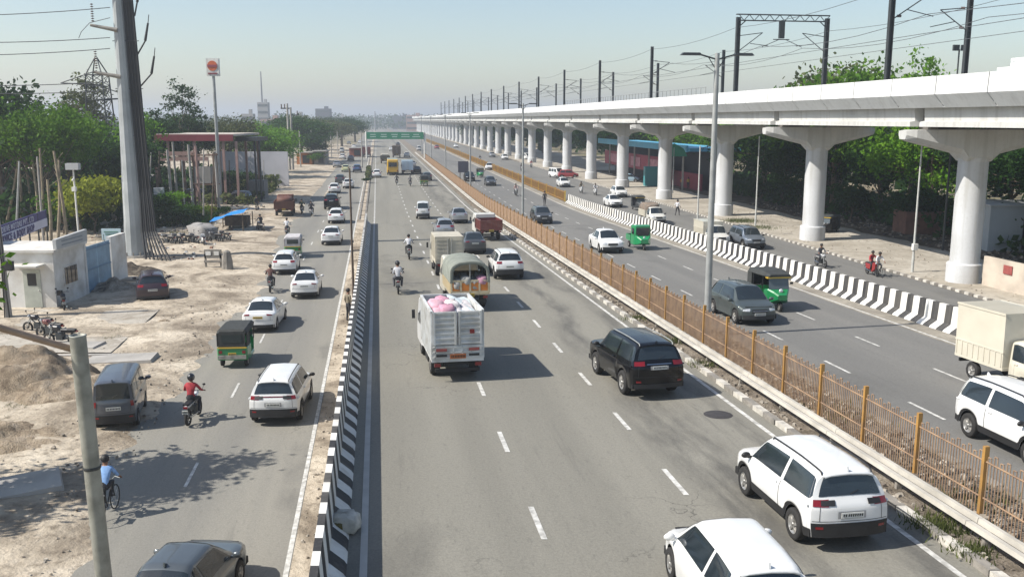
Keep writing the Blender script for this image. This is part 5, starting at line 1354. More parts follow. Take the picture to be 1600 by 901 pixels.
# ------------------------------------------------------------------ left side structures
WALLW = mat('wall_whitewash', (.66, .65, .62), .8, 0, .22, .9, .1, dirt=(.45, .42, .37)); WALLG = mat('wall_grey', (.42, .43, .43), .8, 0, .2, .8, .1); DARKW = mat('dark_opening', (.02, .022, .025), .3)
gh = thing('gatehouse', 'small whitewashed gatehouse with a dark window and grey door on the left', 'building', (0, 0, 0))
X1, Y1, Y2, X0_ = -26.05, 52.1, 56.0, -34.0
b = MB(); b.box(((X1 + X0_) / 2, (Y1 + Y2) / 2, 1.65), (X1 - X0_, Y2 - Y1, 3.3)); b.box(((X1 + X0_) / 2, (Y1 + Y2) / 2, 3.37), (X1 - X0_ + .3, Y2 - Y1 + .3, .14))
b.build('wall', WALLW, gh)
b = MB(); b.add([(X1 + .16, Y1 + .2, 3.44), (X1 + .16, Y2 + .2, 3.44), (X1 + .16, Y2 + .2, 4.15), (X1 + .16, Y1 + .2, 4.0), (X1 - .04, Y1 + .2, 3.44), (X1 - .04, Y2 + .2, 3.44), (X1 - .04, Y2 + .2, 4.15), (X1 - .04, Y1 + .2, 4.0)], [(0, 1, 2, 3), (7, 6, 5, 4), (3, 2, 6, 7), (1, 5, 6, 2), (0, 3, 7, 4)]); pb_ = b.build('name_board', WALLG, gh)
for z in (3.62, 3.84): MB().box((X1 + .17, (Y1 + Y2) / 2 + .2, z), (.02, 2.6, .07)).build('faded_lettering', mat('faded_letter', (.22, .24, .26), .8), pb_)
o = MB().box((X1 + .02, 54.0, 1.75), (.06, 1.7, 1.15)).build('window_frame', WALLW, gh); MB().box((X1 + .06, 54.0, 1.75), (.03, 1.5, .98)).build('pane', GLASS, o)
for y in (53.5, 54.0, 54.5): MB().box((X1 + .085, y, 1.75), (.02, .04, .98)).build('window_bar', DSTEEL, o)
px_ = lambda px, y: PA(px, 450, y).x
x_ = PA(52, 455, Y1).x
b = MB(); b.box((x_, Y1 - .02, 1.15), (.98, .05, 2.3)); dr = b.build('door', mat('door_grey', (.44, .46, .40), .7, 0, .2, 2), gh); MB().sphere((x_ + .38, Y1 - .07, 1.1), .04, 8).build('handle', CHROME, dr)
b = MB(); b.box((x_, Y1 - .045, 1.75), (.5, .03, .7)); b.build('door_pane', DARKW, dr)
b = MB(); b.box((x_ + 1.55, Y1 - .1, 1.0), (.25, .2, .28)); b.build('meter_box', DARKW, gh)
MB().box((x_ - .05, Y1 - .5, 2.62), (1.7, 1.0, .08)).build('door_canopy', WALLW, gh)
gt = thing('blue_gate', 'pale blue double metal gate between the gatehouse and the white wall', 'gate', (X1 - .2, 58.1, 0), 0)
for s in (-1, 1):
    b = MB(); b.box((0, s * .95, 1.55), (.06, 1.84, 2.9)); b.build('gate_leaf', mat('gate_blue', (.20, .33, .45), .55, .1, .25, 1.5, .1), gt)
    for z in (.3, 1.55, 2.8): MB().box((.06, s * .95, z), (.06, 1.8, .08)).build('gate_rail', mat('gate_blue_d', (.13, .23, .33), .6), gt)
tag(MB().box((X1 - .2, 56.1, 1.75), (.4, .3, 3.5)).build('gate_post', WALLW), 'white post left of the blue gate against the gatehouse', 'post')
o = tag(MB().box((X1 - .25, 61.2, 1.6), (.3, 2.3, 3.2)).build('compound_wall', WALLW), 'bright white end wall right of the blue gate', 'wall')
# shop banner on posts
bn = thing('shop_banner', 'long purple and white garage name board on thin posts above the gatehouse', 'sign board')
A_ = G(16, 385, h=0); A_ = PA(14, 361, 57.5); B_ = PA(73, 343.5, 66)
dv = (B_ - A_); dv.z = 0; ang = math.atan2(dv.y, dv.x); Lb = dv.length; mid = (A_ + B_) / 2; mid.z = (A_.z + B_.z) / 2
Mx = Matrix.Rotation(ang, 3, 'Z')
def bp(u, z, o_=0): return mid + Mx @ Vector((u, -o_, z))
def board(name, u0, u1, z0, z1, m, par, o_=0.0, t=.06):
    return MB().box(bp((u0 + u1) / 2, (z0 + z1) / 2, o_), (u1 - u0, t, z1 - z0), 0, rz=ang).build(name, m, par)
PUR = mat('banner_purple', (.055, .045, .16), .6, 0, .15, 1); LIL = mat('banner_lilac', (.50, .50, .60), .6, 0, .1, 1)
board('board', -Lb / 2 - 3.5, Lb / 2, -.55, .62, PUR, bn); board('lilac_band', -Lb / 2 - 3.3, Lb / 2 - .15, -.50, .06, LIL, bn, .05, .04)
def text3d(s, size, loc, rot, m, parent, name='lettering', bold=0.0, space=1.0):
    cu = bpy.data.curves.new('t', 'FONT'); cu.body = s; cu.size = size; cu.extrude = .006; cu.align_x = 'LEFT'; cu.offset = bold; cu.space_character = space
    to = bpy.data.objects.new('t', cu); COL.objects.link(to); dg = bpy.context.evaluated_depsgraph_get(); me = bpy.data.meshes.new_from_object(to.evaluated_get(dg)); bpy.data.objects.remove(to)
    me.materials.clear(); me.materials.append(m); o = link(name, me, parent); o.location = loc; o.rotation_euler = rot; return o
text3d('DRIVE MOTORS PVT. LTD', .50, bp(-Lb / 2 - 1.6, .16, .05), (R(90), 0, ang), LIL, bn, bold=.012, space=1.25)
text3d('SERVICE & BODY SHOP', .60, bp(-Lb / 2 - 2.4, -.44, .10), (R(90), 0, ang), PUR, bn, bold=.02, space=1.25)
for u in np.linspace(-Lb / 2, Lb / 2 - .2, 5):
    p = bp(u, 0); MB().tube((p.x, p.y, 0), (p.x, p.y, mid.z + .6), .06, n=6).build('post', DSTEEL, bn)
# pole with cables at the left edge
p = G(14, 500); o = thing('utility_pole', 'weathered concrete utility pole wrapped in black cables at the left edge', 'utility pole', p)
b = MB(); h = PA(10, 288, p.y).z; b.tube((0, 0, 0), (-.15, 0, h), .20, .13, 10); b.build('pole', CONC, o)
b = MB(); b.path([(.16, -.2, 0), (.10, -.22, 2), (.14, -.2, 4), (.02, -.18, h)], .035); b.path([(-.1, -.22, 0), (.02, -.22, 3), (-.08, -.2, h)], .03); b.build('cable', BLACK, o)
MB().box((0, -.1, h - .2), (1.2, .1, .12)).build('crossarm', DSTEEL, o); MB().box((.35, -.15, 3.0), (.45, .3, .5)).build('fuse_box', BLACK, o)
# thick pylon (monopole)
p = G(213, 404); MP = thing('pylon', 'thick tapering grey steel pylon with black cables down its right side', 'pylon', p)
b = MB(); b.lathe([(.98, 0), (.98, .25), (.84, .3), (.72, 3.2), (.48, 12), (.36, 20), (.28, 31)], 12, 'Z', smooth=False); b.build('shaft', mat('pylon_grey', (.40, .42, .42), .55, .15, .25, .6, 0, dirt=(.28, .30, .30)), MP)
b = MB(); b.lathe([(1.35, -.05), (1.35, .35), (1.0, .36)], 16, 'Z')
for k in range(14): a = 2 * math.pi * k / 14; b.tube((1.12 * math.cos(a), 1.12 * math.sin(a), .3), (1.12 * math.cos(a), 1.12 * math.sin(a), .62), .05, n=5)
b.build('base', CONCD, MP)
rr = random.Random(3); b = MB()
for k in range(7):
    ox = .62 + .17 * k; b.path([(1.4 + .35 * k, -1.6 - .1 * k, .1), (.95 + .17 * k, -.8, 2.2), (.80 + .13 * k, -.3, 5.5), (.58 + .12 * k, -.1, 12), (.46 + .10 * k, 0, 20), (.38 + .08 * k, 0, 30)], .065 if k % 2 else .09, 6)
b.build('power_cable', BLACK, MP)
for z in (3, 6, 9.5, 13, 16.5, 20, 24): MB().tube((-.75 + z * .012, -.1, z), (1.75 - z * .02, -.1, z), .03, n=5).build('cable_bracket', DSTEEL, MP)
INS = mat('insulator_brown', (.10, .06, .05), .3)
for i, z in enumerate((17.6, 14.2, 20.6)):
    b = MB(); b.tube((0, -.4, z - .35), (-1.9, -.6, z), .16, .10, 8); b.build('crossarm', CONCD, MP)
    b = MB()
    for q in range(8): b.lathe([(.04, 0), (.13, .05), (.04, .10)], 8, 'Z', (-1.7, -.6, z + .25 + q * .17))
    b.build('insulator', INS, MP)
for k, (zb_, xo) in enumerate(((14.5, 2.6), (16.9, 2.3), (19.7, 1.9))):
    b = MB(); b.tube((1.2, 0, zb_ - 1.4), (xo - .4, -.1, zb_ - .4), .06, n=5); b.tube((xo - .4, -.1, zb_ - .4), (xo - .1, -.1, zb_ + .9), .10, .07, 6); b.tube((xo - .1, -.1, zb_ + .9), (xo, -.1, zb_ + 1.5), .03, n=5); b.build('cable_end', BLACK, MP)
for k, (y1_, y0_) in enumerate(((12, 25), (59, 67), (76, 87), (128, 134), (142, 146))):
    a = PA(172, y1_, p.y); wire([a, PA(-60, y0_, p.y - 3)], .028, 'power line running left from the pylon, %s from the top' % ORD[k], sag=.1, group='power lines left of the pylon')
wire([PA(172, 28, p.y), PA(140, 36, p.y), PA(127, 50, p.y), PA(123, 60, p.y)], .025, 'curved jumper loop hanging off the left side of the pylon')
# lattice tower
d = 118; o = thing('lattice_tower', 'dark steel lattice power tower behind the green trees', 'tower', PA(166, 300, d)); o.location.z = 0
h = PA(160, 90, d).z; b = MB(); w0, w1 = 1.6, .55
zs = [0, 3, 6, 9, 11.5, 13.6, 15.4, 16.8]
zs = [z * h / 19 for z in zs]
def cw(z): return w0 + (1.0 - w0) * z / zs[-1] if z < zs[-1] else 1.0
for i in range(len(zs) - 1):
    for (sx, sy), (tx, ty) in (((-1, -1), (1, -1)), ((1, -1), (1, 1)), ((1, 1), (-1, 1)), ((-1, 1), (-1, -1))):
        a, c = cw(zs[i]), cw(zs[i + 1])
        b.tube((sx * a, sy * a, zs[i]), (sx * c, sy * c, zs[i + 1]), .09, n=4); b.tube((sx * a, sy * a, zs[i]), (tx * c, ty * c, zs[i + 1]), .045, n=4); b.tube((sx * c, sy * c, zs[i + 1]), (tx * c, ty * c, zs[i + 1]), .045, n=4); b.tube((tx * a, ty * a, zs[i]), (sx * c, sy * c, zs[i + 1]), .045, n=4)
for sx in (-1, 1):
    for sy in (-1, 1): b.tube((sx, sy, zs[-1]), (sx * .12, 0, h), .08, n=4)
b.build('tower_frame', DSTEEL, o)
for s, z in ((-1, .60), (-1, .82), (1, .72)):
    c_ = MB(); z *= h; c_.tube((0, -.9, z), (s * 4.6, 0, z + .2), .07, n=4); c_.tube((0, .9, z), (s * 4.6, 0, z + .2), .07, n=4); c_.tube((0, 0, z + 1.7), (s * 4.6, 0, z + .2), .06, n=4); c_.build('crossarm', DSTEEL, o)
# camera masts
for px, py, ty, lab, wpx in ((124, 380, 262, 'white camera mast with a solar panel beside the yellow shrub', 20), (252, 352, 300, 'short white camera mast with twin boxes right of the pylon', 14)):
    p = G(px, py); o = thing('camera_mast', lab, 'camera mast', p); h = PA(px, ty, p.y).z; s = p.y / 1450
    MB().tube((0, 0, 0), (0, 0, h), .09, .07, 8).build('pole', BW, o)
    MB().box((0, 0, h + .1), (wpx * s, .5, .55 if wpx > 15 else .7)).build('solar_panel' if wpx > 15 else 'camera_box', WALLG, o)
    MB().box((0, -.1, h * .72), (.34, .3, .36)).build('control_box', BW, o); MB().sphere((0, -.2, h * .84), .12, 8).build('camera', BW, o)
# small light blue sign
p = G(176, 392); o = thing('blue_sign_board', 'small pale blue sign board on legs left of the pylon base', 'sign board', p); s = p.y / 1450
hb = PA(176, 366, p.y).z
MB().box((0, 0, hb), (30 * s, .08, 18 * s)).build('board_panel', mat('sign_paleblue', (.42, .55, .60), .6, 0, .1, 1), o)
for i, z in enumerate((4, 0, -4)): MB().box((0, -.06, hb + z * s), ((22 - i * 4) * s, .02, 1.6 * s)).build('painted_line', mat('sign_green_ink', (.08, .2, .16), .6), o)
for sx in (-1, 1): MB().tube((sx * 12 * s, 0, 0), (sx * 12 * s, 0, hb), .05, n=6).build('leg', DSTEEL, o)
# petrol station canopy frame
pk = mat('steel_pink', (.36, .23, .20), .6, .1, .25, 1.2); rd = mat('fascia_red', (.20, .035, .045), .5, 0, .2, .6)
d = 118; a = PA(245, 213, d); c = PA(402, 211, d); zt = PA(300, 211, d).z; zb_ = PA(300, 221, d).z
can = thing('canopy', 'large open steel canopy with a dark red fascia on pale pink posts', 'canopy')
MB().box(((a.x + c.x * .75 + a.x * .25) / 2, d + 6, zt), ((c.x - a.x) * .78, 12, .25)).build('roof', mat('roof_pale', (.50, .44, .38), .7), can)
MB().box((a.x + (c.x - a.x) * .37, d - .1, (zt + zb_) / 2 + .05), ((c.x - a.x) * .78, .2, zt - zb_)).build('fascia', rd, can)
for i, px in enumerate((246, 266, 307, 352, 372)):
    for dd in (0, 10):
        q = PA(px, 300, d); MB().box((q.x, d + dd + .2, zb_ / 2), (.28, .28, zb_)).build('post', pk, can)
for z, pxa, pxb in ((PA(0, 240, d).z, 232, 310), (PA(0, 248, d).z, 240, 330)):
    q, w_ = PA(pxa, 300, d), PA(pxb, 300, d); MB().box(((q.x + w_.x) / 2, d - .4, z), (w_.x - q.x, .3, .5)).build('beam', pk, can)
b = thing('small_shed', 'small dark framed shed at the right end of the red canopy', 'shed'); q, w_ = PA(372, 300, d + 4), PA(404, 300, d + 4)
MB().box(((q.x + w_.x) / 2, d + 7, zt - .6), (w_.x - q.x, 6, .5)).build('roof', DSTEEL, b); MB().box(((q.x + w_.x) / 2, d + 9, 1.3), (w_.x - q.x - .6, 2, 2.6)).build('wall', mat('shed_wall', (.20, .19, .18), .8), b)
for sx in (.3, -.3): MB().box((w_.x + sx, d + 4.3, (zt - .8) / 2), (.2, .2, zt - .8)).build('post', DSTEEL, b)
for k, (px, pb_, pt) in enumerate(((268, 352, 234), (301, 352, 226), (312, 350, 228), (276, 336, 222), (341, 348, 244))):     # bare concrete posts in the yard
    p = G(px + 2, pb_ - 14); h = PA(px, pt, p.y).z; o = thing('concrete_post', 'bare slender yard post left of the blue tarpaulin, %s from the left' % ORD[[0, 2, 3, 1, 4][k]], 'post', p, group='posts in the scrap yard'); MB().tube((0, 0, 0), (-.15, 0, h), .17, .13, 8).build('post_shaft', CONC if k != 2 else pk, o)
tr_ = thing('transformer_frame', 'rusty transformer frame on legs in the middle of the scrap yard', 'transformer', G(322, 330)); 
b = MB()
for x in (-1.4, 1.4):
    for y in (-.6, .6): b.box((x, y, 3.4), (.16, .16, 6.8))
for z in (3.2, 6.6): b.box((0, 0, z), (3.2, 1.4, .14))
b.build('frame', mat('rust_brown', (.15, .09, .06), .8, 0, .4, 2), tr_); MB().box((0, 0, 4.3), (1.9, 1.1, 1.9)).build('tank', mat('tank_grey', (.25, .24, .22), .6), tr_)
for x in (-.6, 0, .6): MB().tube((x, 0, 5.2), (x, 0, 6.0), .09, .05, 8).build('bushing', INS, tr_)
# white compound wall
d = 150; q, w_ = PA(338, 300, d), PA(452, 300, d); zt = PA(0, 237, d).z
tag(MB().box(((q.x + w_.x) / 2, d, zt / 2), (w_.x - q.x, .3, zt)).build('compound_wall', mat('wall_lilac_white', (.52, .51, .53), .8, 0, .15, .3)), 'long pale compound wall right of the petrol sign pole', 'wall')
# petrol sign
p = G(345, 322); o = thing('petrol_sign', 'tall sign pole with a square white board and an orange disc', 'sign', p); h = PA(342, 118, p.y).z; s = p.y / 1450
MB().tube((0, 0, 0), (0, 0, h), .26, .18, 10).build('pole', STEEL, o)
bd = MB().box((0, 0, h + 12 * s), (19 * s, .5, 26 * s)).build('board_panel', BW, o)
b = MB(); b.lathe([(0, -.30), (7.6 * s, -.30), (7.6 * s, -.24)], 20, 'Y', (0, 0, h + 14 * s), smooth=False); b.build('orange_disc', mat('disc_orange', (.55, .12, .04), .5), bd)
MB().box((0, -.33, h + 14 * s), (15 * s, .04, 3.2 * s)).build('dark_band', mat('band_dark', (.28, .06, .08), .5), bd); MB().box((0, -.28, h + 2.6 * s), (14 * s, .04, 2.4 * s)).build('red_strip', rd, bd)
# blue tarpaulin shelter
p = G(360, 362); o = thing('tarpaulin_shelter', 'bright blue tarpaulin stretched over low poles beside the yard', 'shelter', p); s = p.y / 1450; hz = PA(360, 337, p.y).z
rows = []
for i in range(9):
    r = []
    for j in range(6): r.append(((-27 + i * 54 / 8) * s, j * .8 - 1, hz + (i - 4) * .12 + .25 * math.sin(j * .6) - .08 * math.sin(i * 1.1) + random.uniform(-.03, .03)))
    rows.append(r)
MB().grid(rows, 0).build('tarpaulin', mat('tarp_blue', (.015, .22, .62), .45, 0, .2, 1.2), o)
for x in (-24, 24):
    for y in (-.8, 2.6): MB().tube((x * s, y, 0), (x * s, y, hz - .1 + x * .012), .05, n=6).build('pole', BARK, o)
b = thing('vendor_cart', 'dark loaded handcart under the blue tarpaulin', 'cart', G(372, 358)); MB().box((0, 0, .9), (2.2, 1.3, .9)).build('load', mat('cart_load', (.12, .09, .07), .9, 0, .5, 3), b); MB().box((0, 0, .42), (2.4, 1.4, .08)).build('platform', BARK, b)
add_wheels(b, [(-.8, 0), (.8, 0)], .32, .08, ALLOYD, 10)
# bench board and stub in the foreground yard
p = G(334, 420); o = thing('notice_board', 'low pale concrete notice board on two legs in the sandy yard', 'notice board', p); s = p.y / 1450
MB().box((0, 0, 24 * s), (27 * s, .12, 14 * s)).build('board_panel', CONCD, o); MB().box((0, -.05, 12 * s), (28 * s, .14, 3 * s)).build('ledge', CONCD, o)
for x in (-7, 6): MB().box((x * s, -.07, 25 * s), (8 * s, .04, 6 * s)).build('patch', BW, o)
for sx in (-1, 1): MB().box((sx * 12 * s, 0, 12 * s), (.12, .12, 24 * s)).build('leg', CONCD, o)
p = G(356, 422); b = MB(); b.lathe([(.42, 0), (.38, .7), (.26, 1.35), (.1, 1.45)], 9, 'Z', smooth=False); o = b.build('concrete_stub', CONCD); o.location = p; tag(o, 'grey broken concrete stub right of the low notice board', 'bollard')
# mounds
def heap(px, py, rx, ry, h, label, m, seed, n=44, name='earth_heap'):
    p = G(px, py); b = MB(); rows = []
    for i in range(n + 1):
        r = []
        for j in range(n + 1):
            u, v = i / n * 2 - 1, j / n * 2 - 1; q = math.hypot(u, v); k = max(0, 1 - q ** 1.5) ** .8 if q < 1 else 0
            z = h * k * (.55 + .75 * vnoise(u * rx + seed * 9, v * ry, .9, seed)) + .22 * k ** .5 * (vnoise(u * rx, v * ry, .33, seed + 1) - .4) + .09 * k ** .5 * (vnoise(u * rx, v * ry, .13, seed + 2) - .5) - .06
            r.append((u * rx, v * ry, z))
        rows.append(r)
    b.grid(rows, 0, True, True); o = b.build(name, m); o.location = p; return tag(o, label, 'heap', 'heaps of earth and rubble on the left')
SOIL = dirt_mat('heap_soil', (.36, .29, .21), (.46, .38, .29), (.20, .155, .11), 1.4, 1.0)
heap(18, 600, 3.6, 3.2, 1.5, 'large heap of loose dug earth behind the cut steel pole', SOIL, 2, 56)
heap(85, 612, 2.6, 2.4, .9, 'lower heap of earth spilling right behind the cut steel pole', SOIL, 4, 48)
heap(-10, 690, 3, 2, .5, 'flat spread of earth at the left edge beside the road', SOIL, 6)
heap(180, 455, 2.6, 1.6, .7, 'heap of pale rubble right of the white gate wall', dirt_mat('rubble_soil', (.34, .30, .24), (.45, .41, .35), (.12, .105, .09), 1.8, 1.0), 8, name='rubble_heap')
heap(200, 430, 3.0, 1.5, .9, 'dark heap of rubbish at the foot of the pylon', dirt_mat('rubbish_soil', (.12, .10, .08), (.25, .22, .17), (.05, .045, .04), 1.8, 1.0), 10, name='rubbish_heap')
heap(255, 505, .9, .5, .2, 'small mound of grit behind the parked van', SOIL, 12, 16)
# slabs
for i, (px, py, w, l, rz, lab) in enumerate(((22, 768, 2.6, 1.6, .5, 'pale broken concrete slab lying at the lower left edge'), (190, 566, 3.0, 1.3, .1, 'pale flat slab across the drain above the parked grey van'), (120, 545, 2.4, 1.2, -.1, 'flat pale slab behind the cut steel pole top'))):
    p = G(px, py); o = MB().box((0, 0, .14), (w, l, .16), taper=.96).build('concrete_slab', CONC); o.location = p; o.rotation_euler = (R(2), R(-2), rz); tag(o, lab, 'slab')
pd = strip('concrete_apron', -26, -12.5, list(np.arange(41.5, 52, .9)), dirt_mat('apron', (.38, .35, .30), (.46, .42, .36), (.27, .235, .19), .4, .4), .17, False, nx=6, wob=.03)
# drainage ledge line
tag(MB().box(RP(-16, 40.8, .12), (9.5, .25, .2), rz=.06).build('drain_kerb', CONC), 'straight concrete drain edge in front of the sandy yard', 'kerb')
# foreground cut pole with pipe
d = 16.2; a = PA(121.5, 526, d); base = Vector((a.x + .08, a.y + .15, 0)); o = thing('cut_steel_pole', 'near grey steel pole cut off at its top in the lower left foreground', 'pole')
b = MB(); b.tube(base, a, .150, .142, 18); b.lathe([(.143, 0), (.15, .03), (.12, .035), (.12, -.2)], 18, 'Z', tuple(a)); b.build('pole_shaft', mat('pole_steel_old', (.30, .30, .26), .55, .25, .3, 3, .05, dirt=(.18, .18, .155)), o)
m = a.lerp(base, .36); MB().lathe([(.155, -.03), (.165, 0), (.155, .03)], 18, 'Z', tuple(m)).build('strap', DSTEEL, o)
a2 = PA(-60, 494, d - 1.0); b_ = PA(112, 545, d + .1); pp = MB().tube(a2, b_, .062, .062, 12).build('slanting_pipe', mat('pipe_rusty', (.34, .24, .17), .6, .1, .4, 3)); tag(pp, 'rusty slanting pipe leaning against the cut steel pole', 'pipe')
# crumpled sack in the gutter
bs = thing('crumpled_sack', 'crumpled dirty white sack lying beside the striped barrier', 'sack', G(541, 830, 'R'))
bale(bs, 'sack_cloth', (0, 0, .22), (.62, .5, .42), mat('sack_white', (.52, .50, .44), .9, 0, .3, 6), 5); bale(bs, 'stain', (-.12, -.2, .2), (.22, .14, .18), mat('sack_stain', (.12, .10, .03), .9), 6)
p = G(1122, 647, 'R', .012); o = MB().lathe([(0, .0), (.42, .0), (.44, -.008)], 20, 'Z').build('manhole_cover', mat('iron_dark', (.055, .05, .05), .7, .2, .3, 5)); o.location = p; o.rotation_euler = (-.0224, 0, 0); tag(o, 'dark round manhole cover in the right lane', 'manhole cover')
# ------------------------------------------------------------------ right side structures
wl_ = thing('cream_wall', 'low cream wall with a red painted panel at the right edge', 'wall')
A0 = G(1532, 447); A1 = G(1700, 492); dv = A1 - A0; an = math.atan2(dv.y, dv.x); mm = (A0 + A1) / 2
MB().box((mm.x - math.sin(an) * .2, mm.y + math.cos(an) * .2, 1.0), (dv.length, .25, 2.0), rz=an).build('wall_body', mat('wall_cream', (.52, .45, .37), .85, 0, .25, .8, .1), wl_)
q = A0.lerp(A1, .26); MB().box((q.x - math.sin(an) * .02, q.y + math.cos(an) * .02, 1.45), (.8, .03, .55), rz=an).build('painted_panel', mat('panel_red', (.30, .07, .06), .7, 0, .3, 4), wl_)
cb = thing('grey_cabin', 'pale grey flat roofed cabin behind the nearest pillar', 'cabin'); p0 = G(1540, 395); 
MB().box((p0.x + 4.6, p0.y + 2.5, 1.9), (9, 5, 3.8)).build('wall', mat('cabin_grey', (.40, .44, .47), .7, 0, .12, .6), cb); MB().box((p0.x + 4.6, p0.y + 2.5, 3.86), (9.3, 5.3, .12)).build('roof', WALLG, cb); MB().box((p0.x + 3.6, p0.y - .03, 1.6), (1.5, .06, 2.6)).build('door', DARKW, cb)
# shops with a blue roof
sh = thing('blue_roof_shops', 'row of shops with a light blue roof and crimson fronts behind the pillars', 'shop building')
ya, yb_ = 140, 196
def sb(nm, x, ya, yb_, z0, z1, m, t=.3, par=None):
    a, c = RP(x, ya), RP(x, yb_); d_ = c - a
    return MB().box(((a.x + c.x) / 2, (a.y + c.y) / 2, (z0 + z1) / 2), (d_.length, t, z1 - z0), rz=math.atan2(d_.y, d_.x)).build(nm, m, par or sh)
SKYB = mat('roof_skyblue', (.10, .38, .55), .5, 0, .12, .4)
sb('roof', 50.5, ya, yb_, 6.0, 6.5, SKYB, 8); sb('fascia', 46.3, ya, yb_, 5.9, 6.9, SKYB); sb('front_wall', 50, ya, yb_, 0, 5.9, mat('shop_dark', (.03, .03, .035), .7))
sb('crimson_board', 46.8, 150, 192, 2.0, 4.6, mat('board_crimson', (.28, .02, .05), .55, 0, .25, .5)); sb('crimson_shutter', 48.6, 140, 160, 0, 2.6, mat('shutter_crimson', (.22, .02, .04), .6))
for i, (y0_, y1_) in enumerate(((154, 160), (166, 172), (181, 187))):
    sb('board_picture', 46.6, y0_, y1_, 2.5, 4.1, mat('board_pink', (.50, .22, .26), .6, 0, .4, 1.5), .1)
for y in np.arange(ya + 2, yb_, 9): MB().box(RP(46.4, y, 2.95), (.25, .25, 5.9)).build('post', CONC, sh)
tag(sb('kiosk', 43.5, 124, 127, 0, 2.6, mat('kiosk_teal', (.03, .22, .24), .5), 2, par=None) if False else MB().box(RP(44.5, 152, 1.6), (2.2, 2, 3.2)).build('teal_kiosk', mat('kiosk_teal', (.03, .22, .24), .5)), 'teal painted kiosk in front of the blue roofed shops', 'kiosk')
tag(MB().box(RP(51.5, 88, 1.1), (4, 3, 2.2)).add([], []).build('brown_shack', mat('shack_brown', (.20, .10, .07), .9, 0, .4, 1)), 'low reddish brown shack under the trees beyond the second pillar', 'shack')
# far skyline
def block(px, d, wpx, top, label, m, name='building'):
    c = PA(px, 300, d); s = d / 1450; h = PA(px, top, d).z; w = wpx * s; o = thing(name, label, 'building', (c.x, d, 0))
    MB().box((0, 0, h / 2), (w, w * .7, h)).build('wall', m, o); MB().box((w * .2, 0, h + 1), (w * .25, w * .25, 2)).build('stair_head', m, o)
    b = MB(); n = max(2, int(wpx / 4)); k = max(2, int(h / 4))
    for i in range(k):
        b.box((0, -w * .35 - .05, (i + .55) * h / k), (w * .9, .1, h / k * .35))
    b.build('window_band', GLASSL, o); return o
HZ = mat('far_concrete', (.36, .35, .34), .8, 0, .1, .05); HD = mat('far_dark', (.10, .10, .12), .8, 0, .1, .05); HR = mat('far_pink', (.38, .26, .22), .8)
block(510, 800, 22, 170, 'dark grey tower block on the hazy skyline', HD); block(418, 620, 16, 160, 'hazy slim tower under the tall antenna mast', HZ); block(394, 420, 18, 178, 'pale hazy building left of the antenna mast', HZ); block(430, 520, 30, 186, 'low pinkish building on the skyline left of the double pole', HR); block(470, 600, 22, 180, 'pale building half hidden behind the double pole', HZ)
block(536, 900, 16, 182, 'faint low block on the skyline near the gantry', HZ); block(630, 1100, 26, 181, 'faint station building where the viaduct vanishes', HD); block(595, 1200, 18, 183, 'faint building at the road end', HZ); block(650, 900, 24, 180, 'hazy reddish station roof above the far viaduct', HR)
o = thing('antenna_mast', 'very tall thin antenna mast on the hazy skyline', 'antenna', PA(416, 300, 620)); o.location.z = 0; MB().tube((0, 0, 0), (0, 0, PA(0, 112, 620).z), .9, .4, 6).build('mast', mat('antenna_grey', (.25, .25, .26), .7), o)
o = thing('antenna_mast', 'short thin mast on the skyline above the gantry', 'antenna', PA(589, 300, 900)); o.location.z = 0; MB().tube((0, 0, 0), (0, 0, PA(0, 174, 900).z), .8, .4, 6).build('mast', mat('antenna_grey', (.25, .25, .26), .7), o)
# double pole with crossarms
p = G(455, 266); o = thing('double_pole', 'pair of tall utility poles with crossarms standing beside the far yard', 'utility pole', p); s = p.y / 1450; h = PA(455, 162, p.y).z
for x in (-2, 3): MB().tube((x * s, 0, 0), (x * s, 0, h if x < 0 else h - .8), .28, .2, 8).build('pole', CONC, o)
b = MB(); b.box((-5 * s, 0, h - 1), (14 * s, .25, .25)); b.box((8 * s, 0, h - 2.4), (12 * s, .25, .25)); b.box((.5 * s, 0, h - 5), (7 * s, .2, .2)); b.build('crossarm', DSTEEL, o)
for x in (-11, -6, 13): MB().tube((x * s, 0, h - (1 if x < 0 else 2.4)), (x * s, 0, h - (.1 if x < 0 else 1.5)), .12, n=6).build('insulator', INS, o)
for k, (px, py, ty) in enumerate(((385, 262, 196), (470, 262, 205), (488, 256, 203), (505, 250, 204), (518, 246, 206), (528, 242, 205), (566, 262, 205), (412, 262, 218))):
    p = G(px, py); MB_ = MB().tube((0, 0, 0), (0, 0, PA(px, ty, p.y).z), .16, .12, 6); q = MB_.build('street_post', CONC); q.location = p
    tag(q, 'slim pale post along the far service road, %s of eight from the left' % ORD[[0, 2, 3, 4, 5, 6, 7, 1][k]], 'post', 'posts along the far service road')
# roadside stalls
for px, py, wp, top, col, lab in ((476, 258, 24, 238, (.42, .16, .05), 'orange roadside stall with a pale roof'), (500, 258, 18, 236, (.30, .27, .24), 'grey roadside stall beside the orange one'), (556, 245, 20, 231, (.25, .08, .05), 'long rusty red stall near the far end of the service road')):
    p = G(px, py); s = p.y / 1450; h = PA(px, top, p.y).z; o = thing('roadside_stall', lab, 'stall', p); MB().box((0, 2, h / 2), (wp * s, 4, h - .1)).build('wall', mat('stall_%d' % px, col, .8, 0, .3, .6), o); MB().box((0, 1.6, h), (wp * s + .6, 5, .2)).build('roof', CONC, o); MB().box((wp * s * .1, -.02, h * .45), (wp * s * .45, .1, h * .6)).build('counter_opening', DARKW, o)
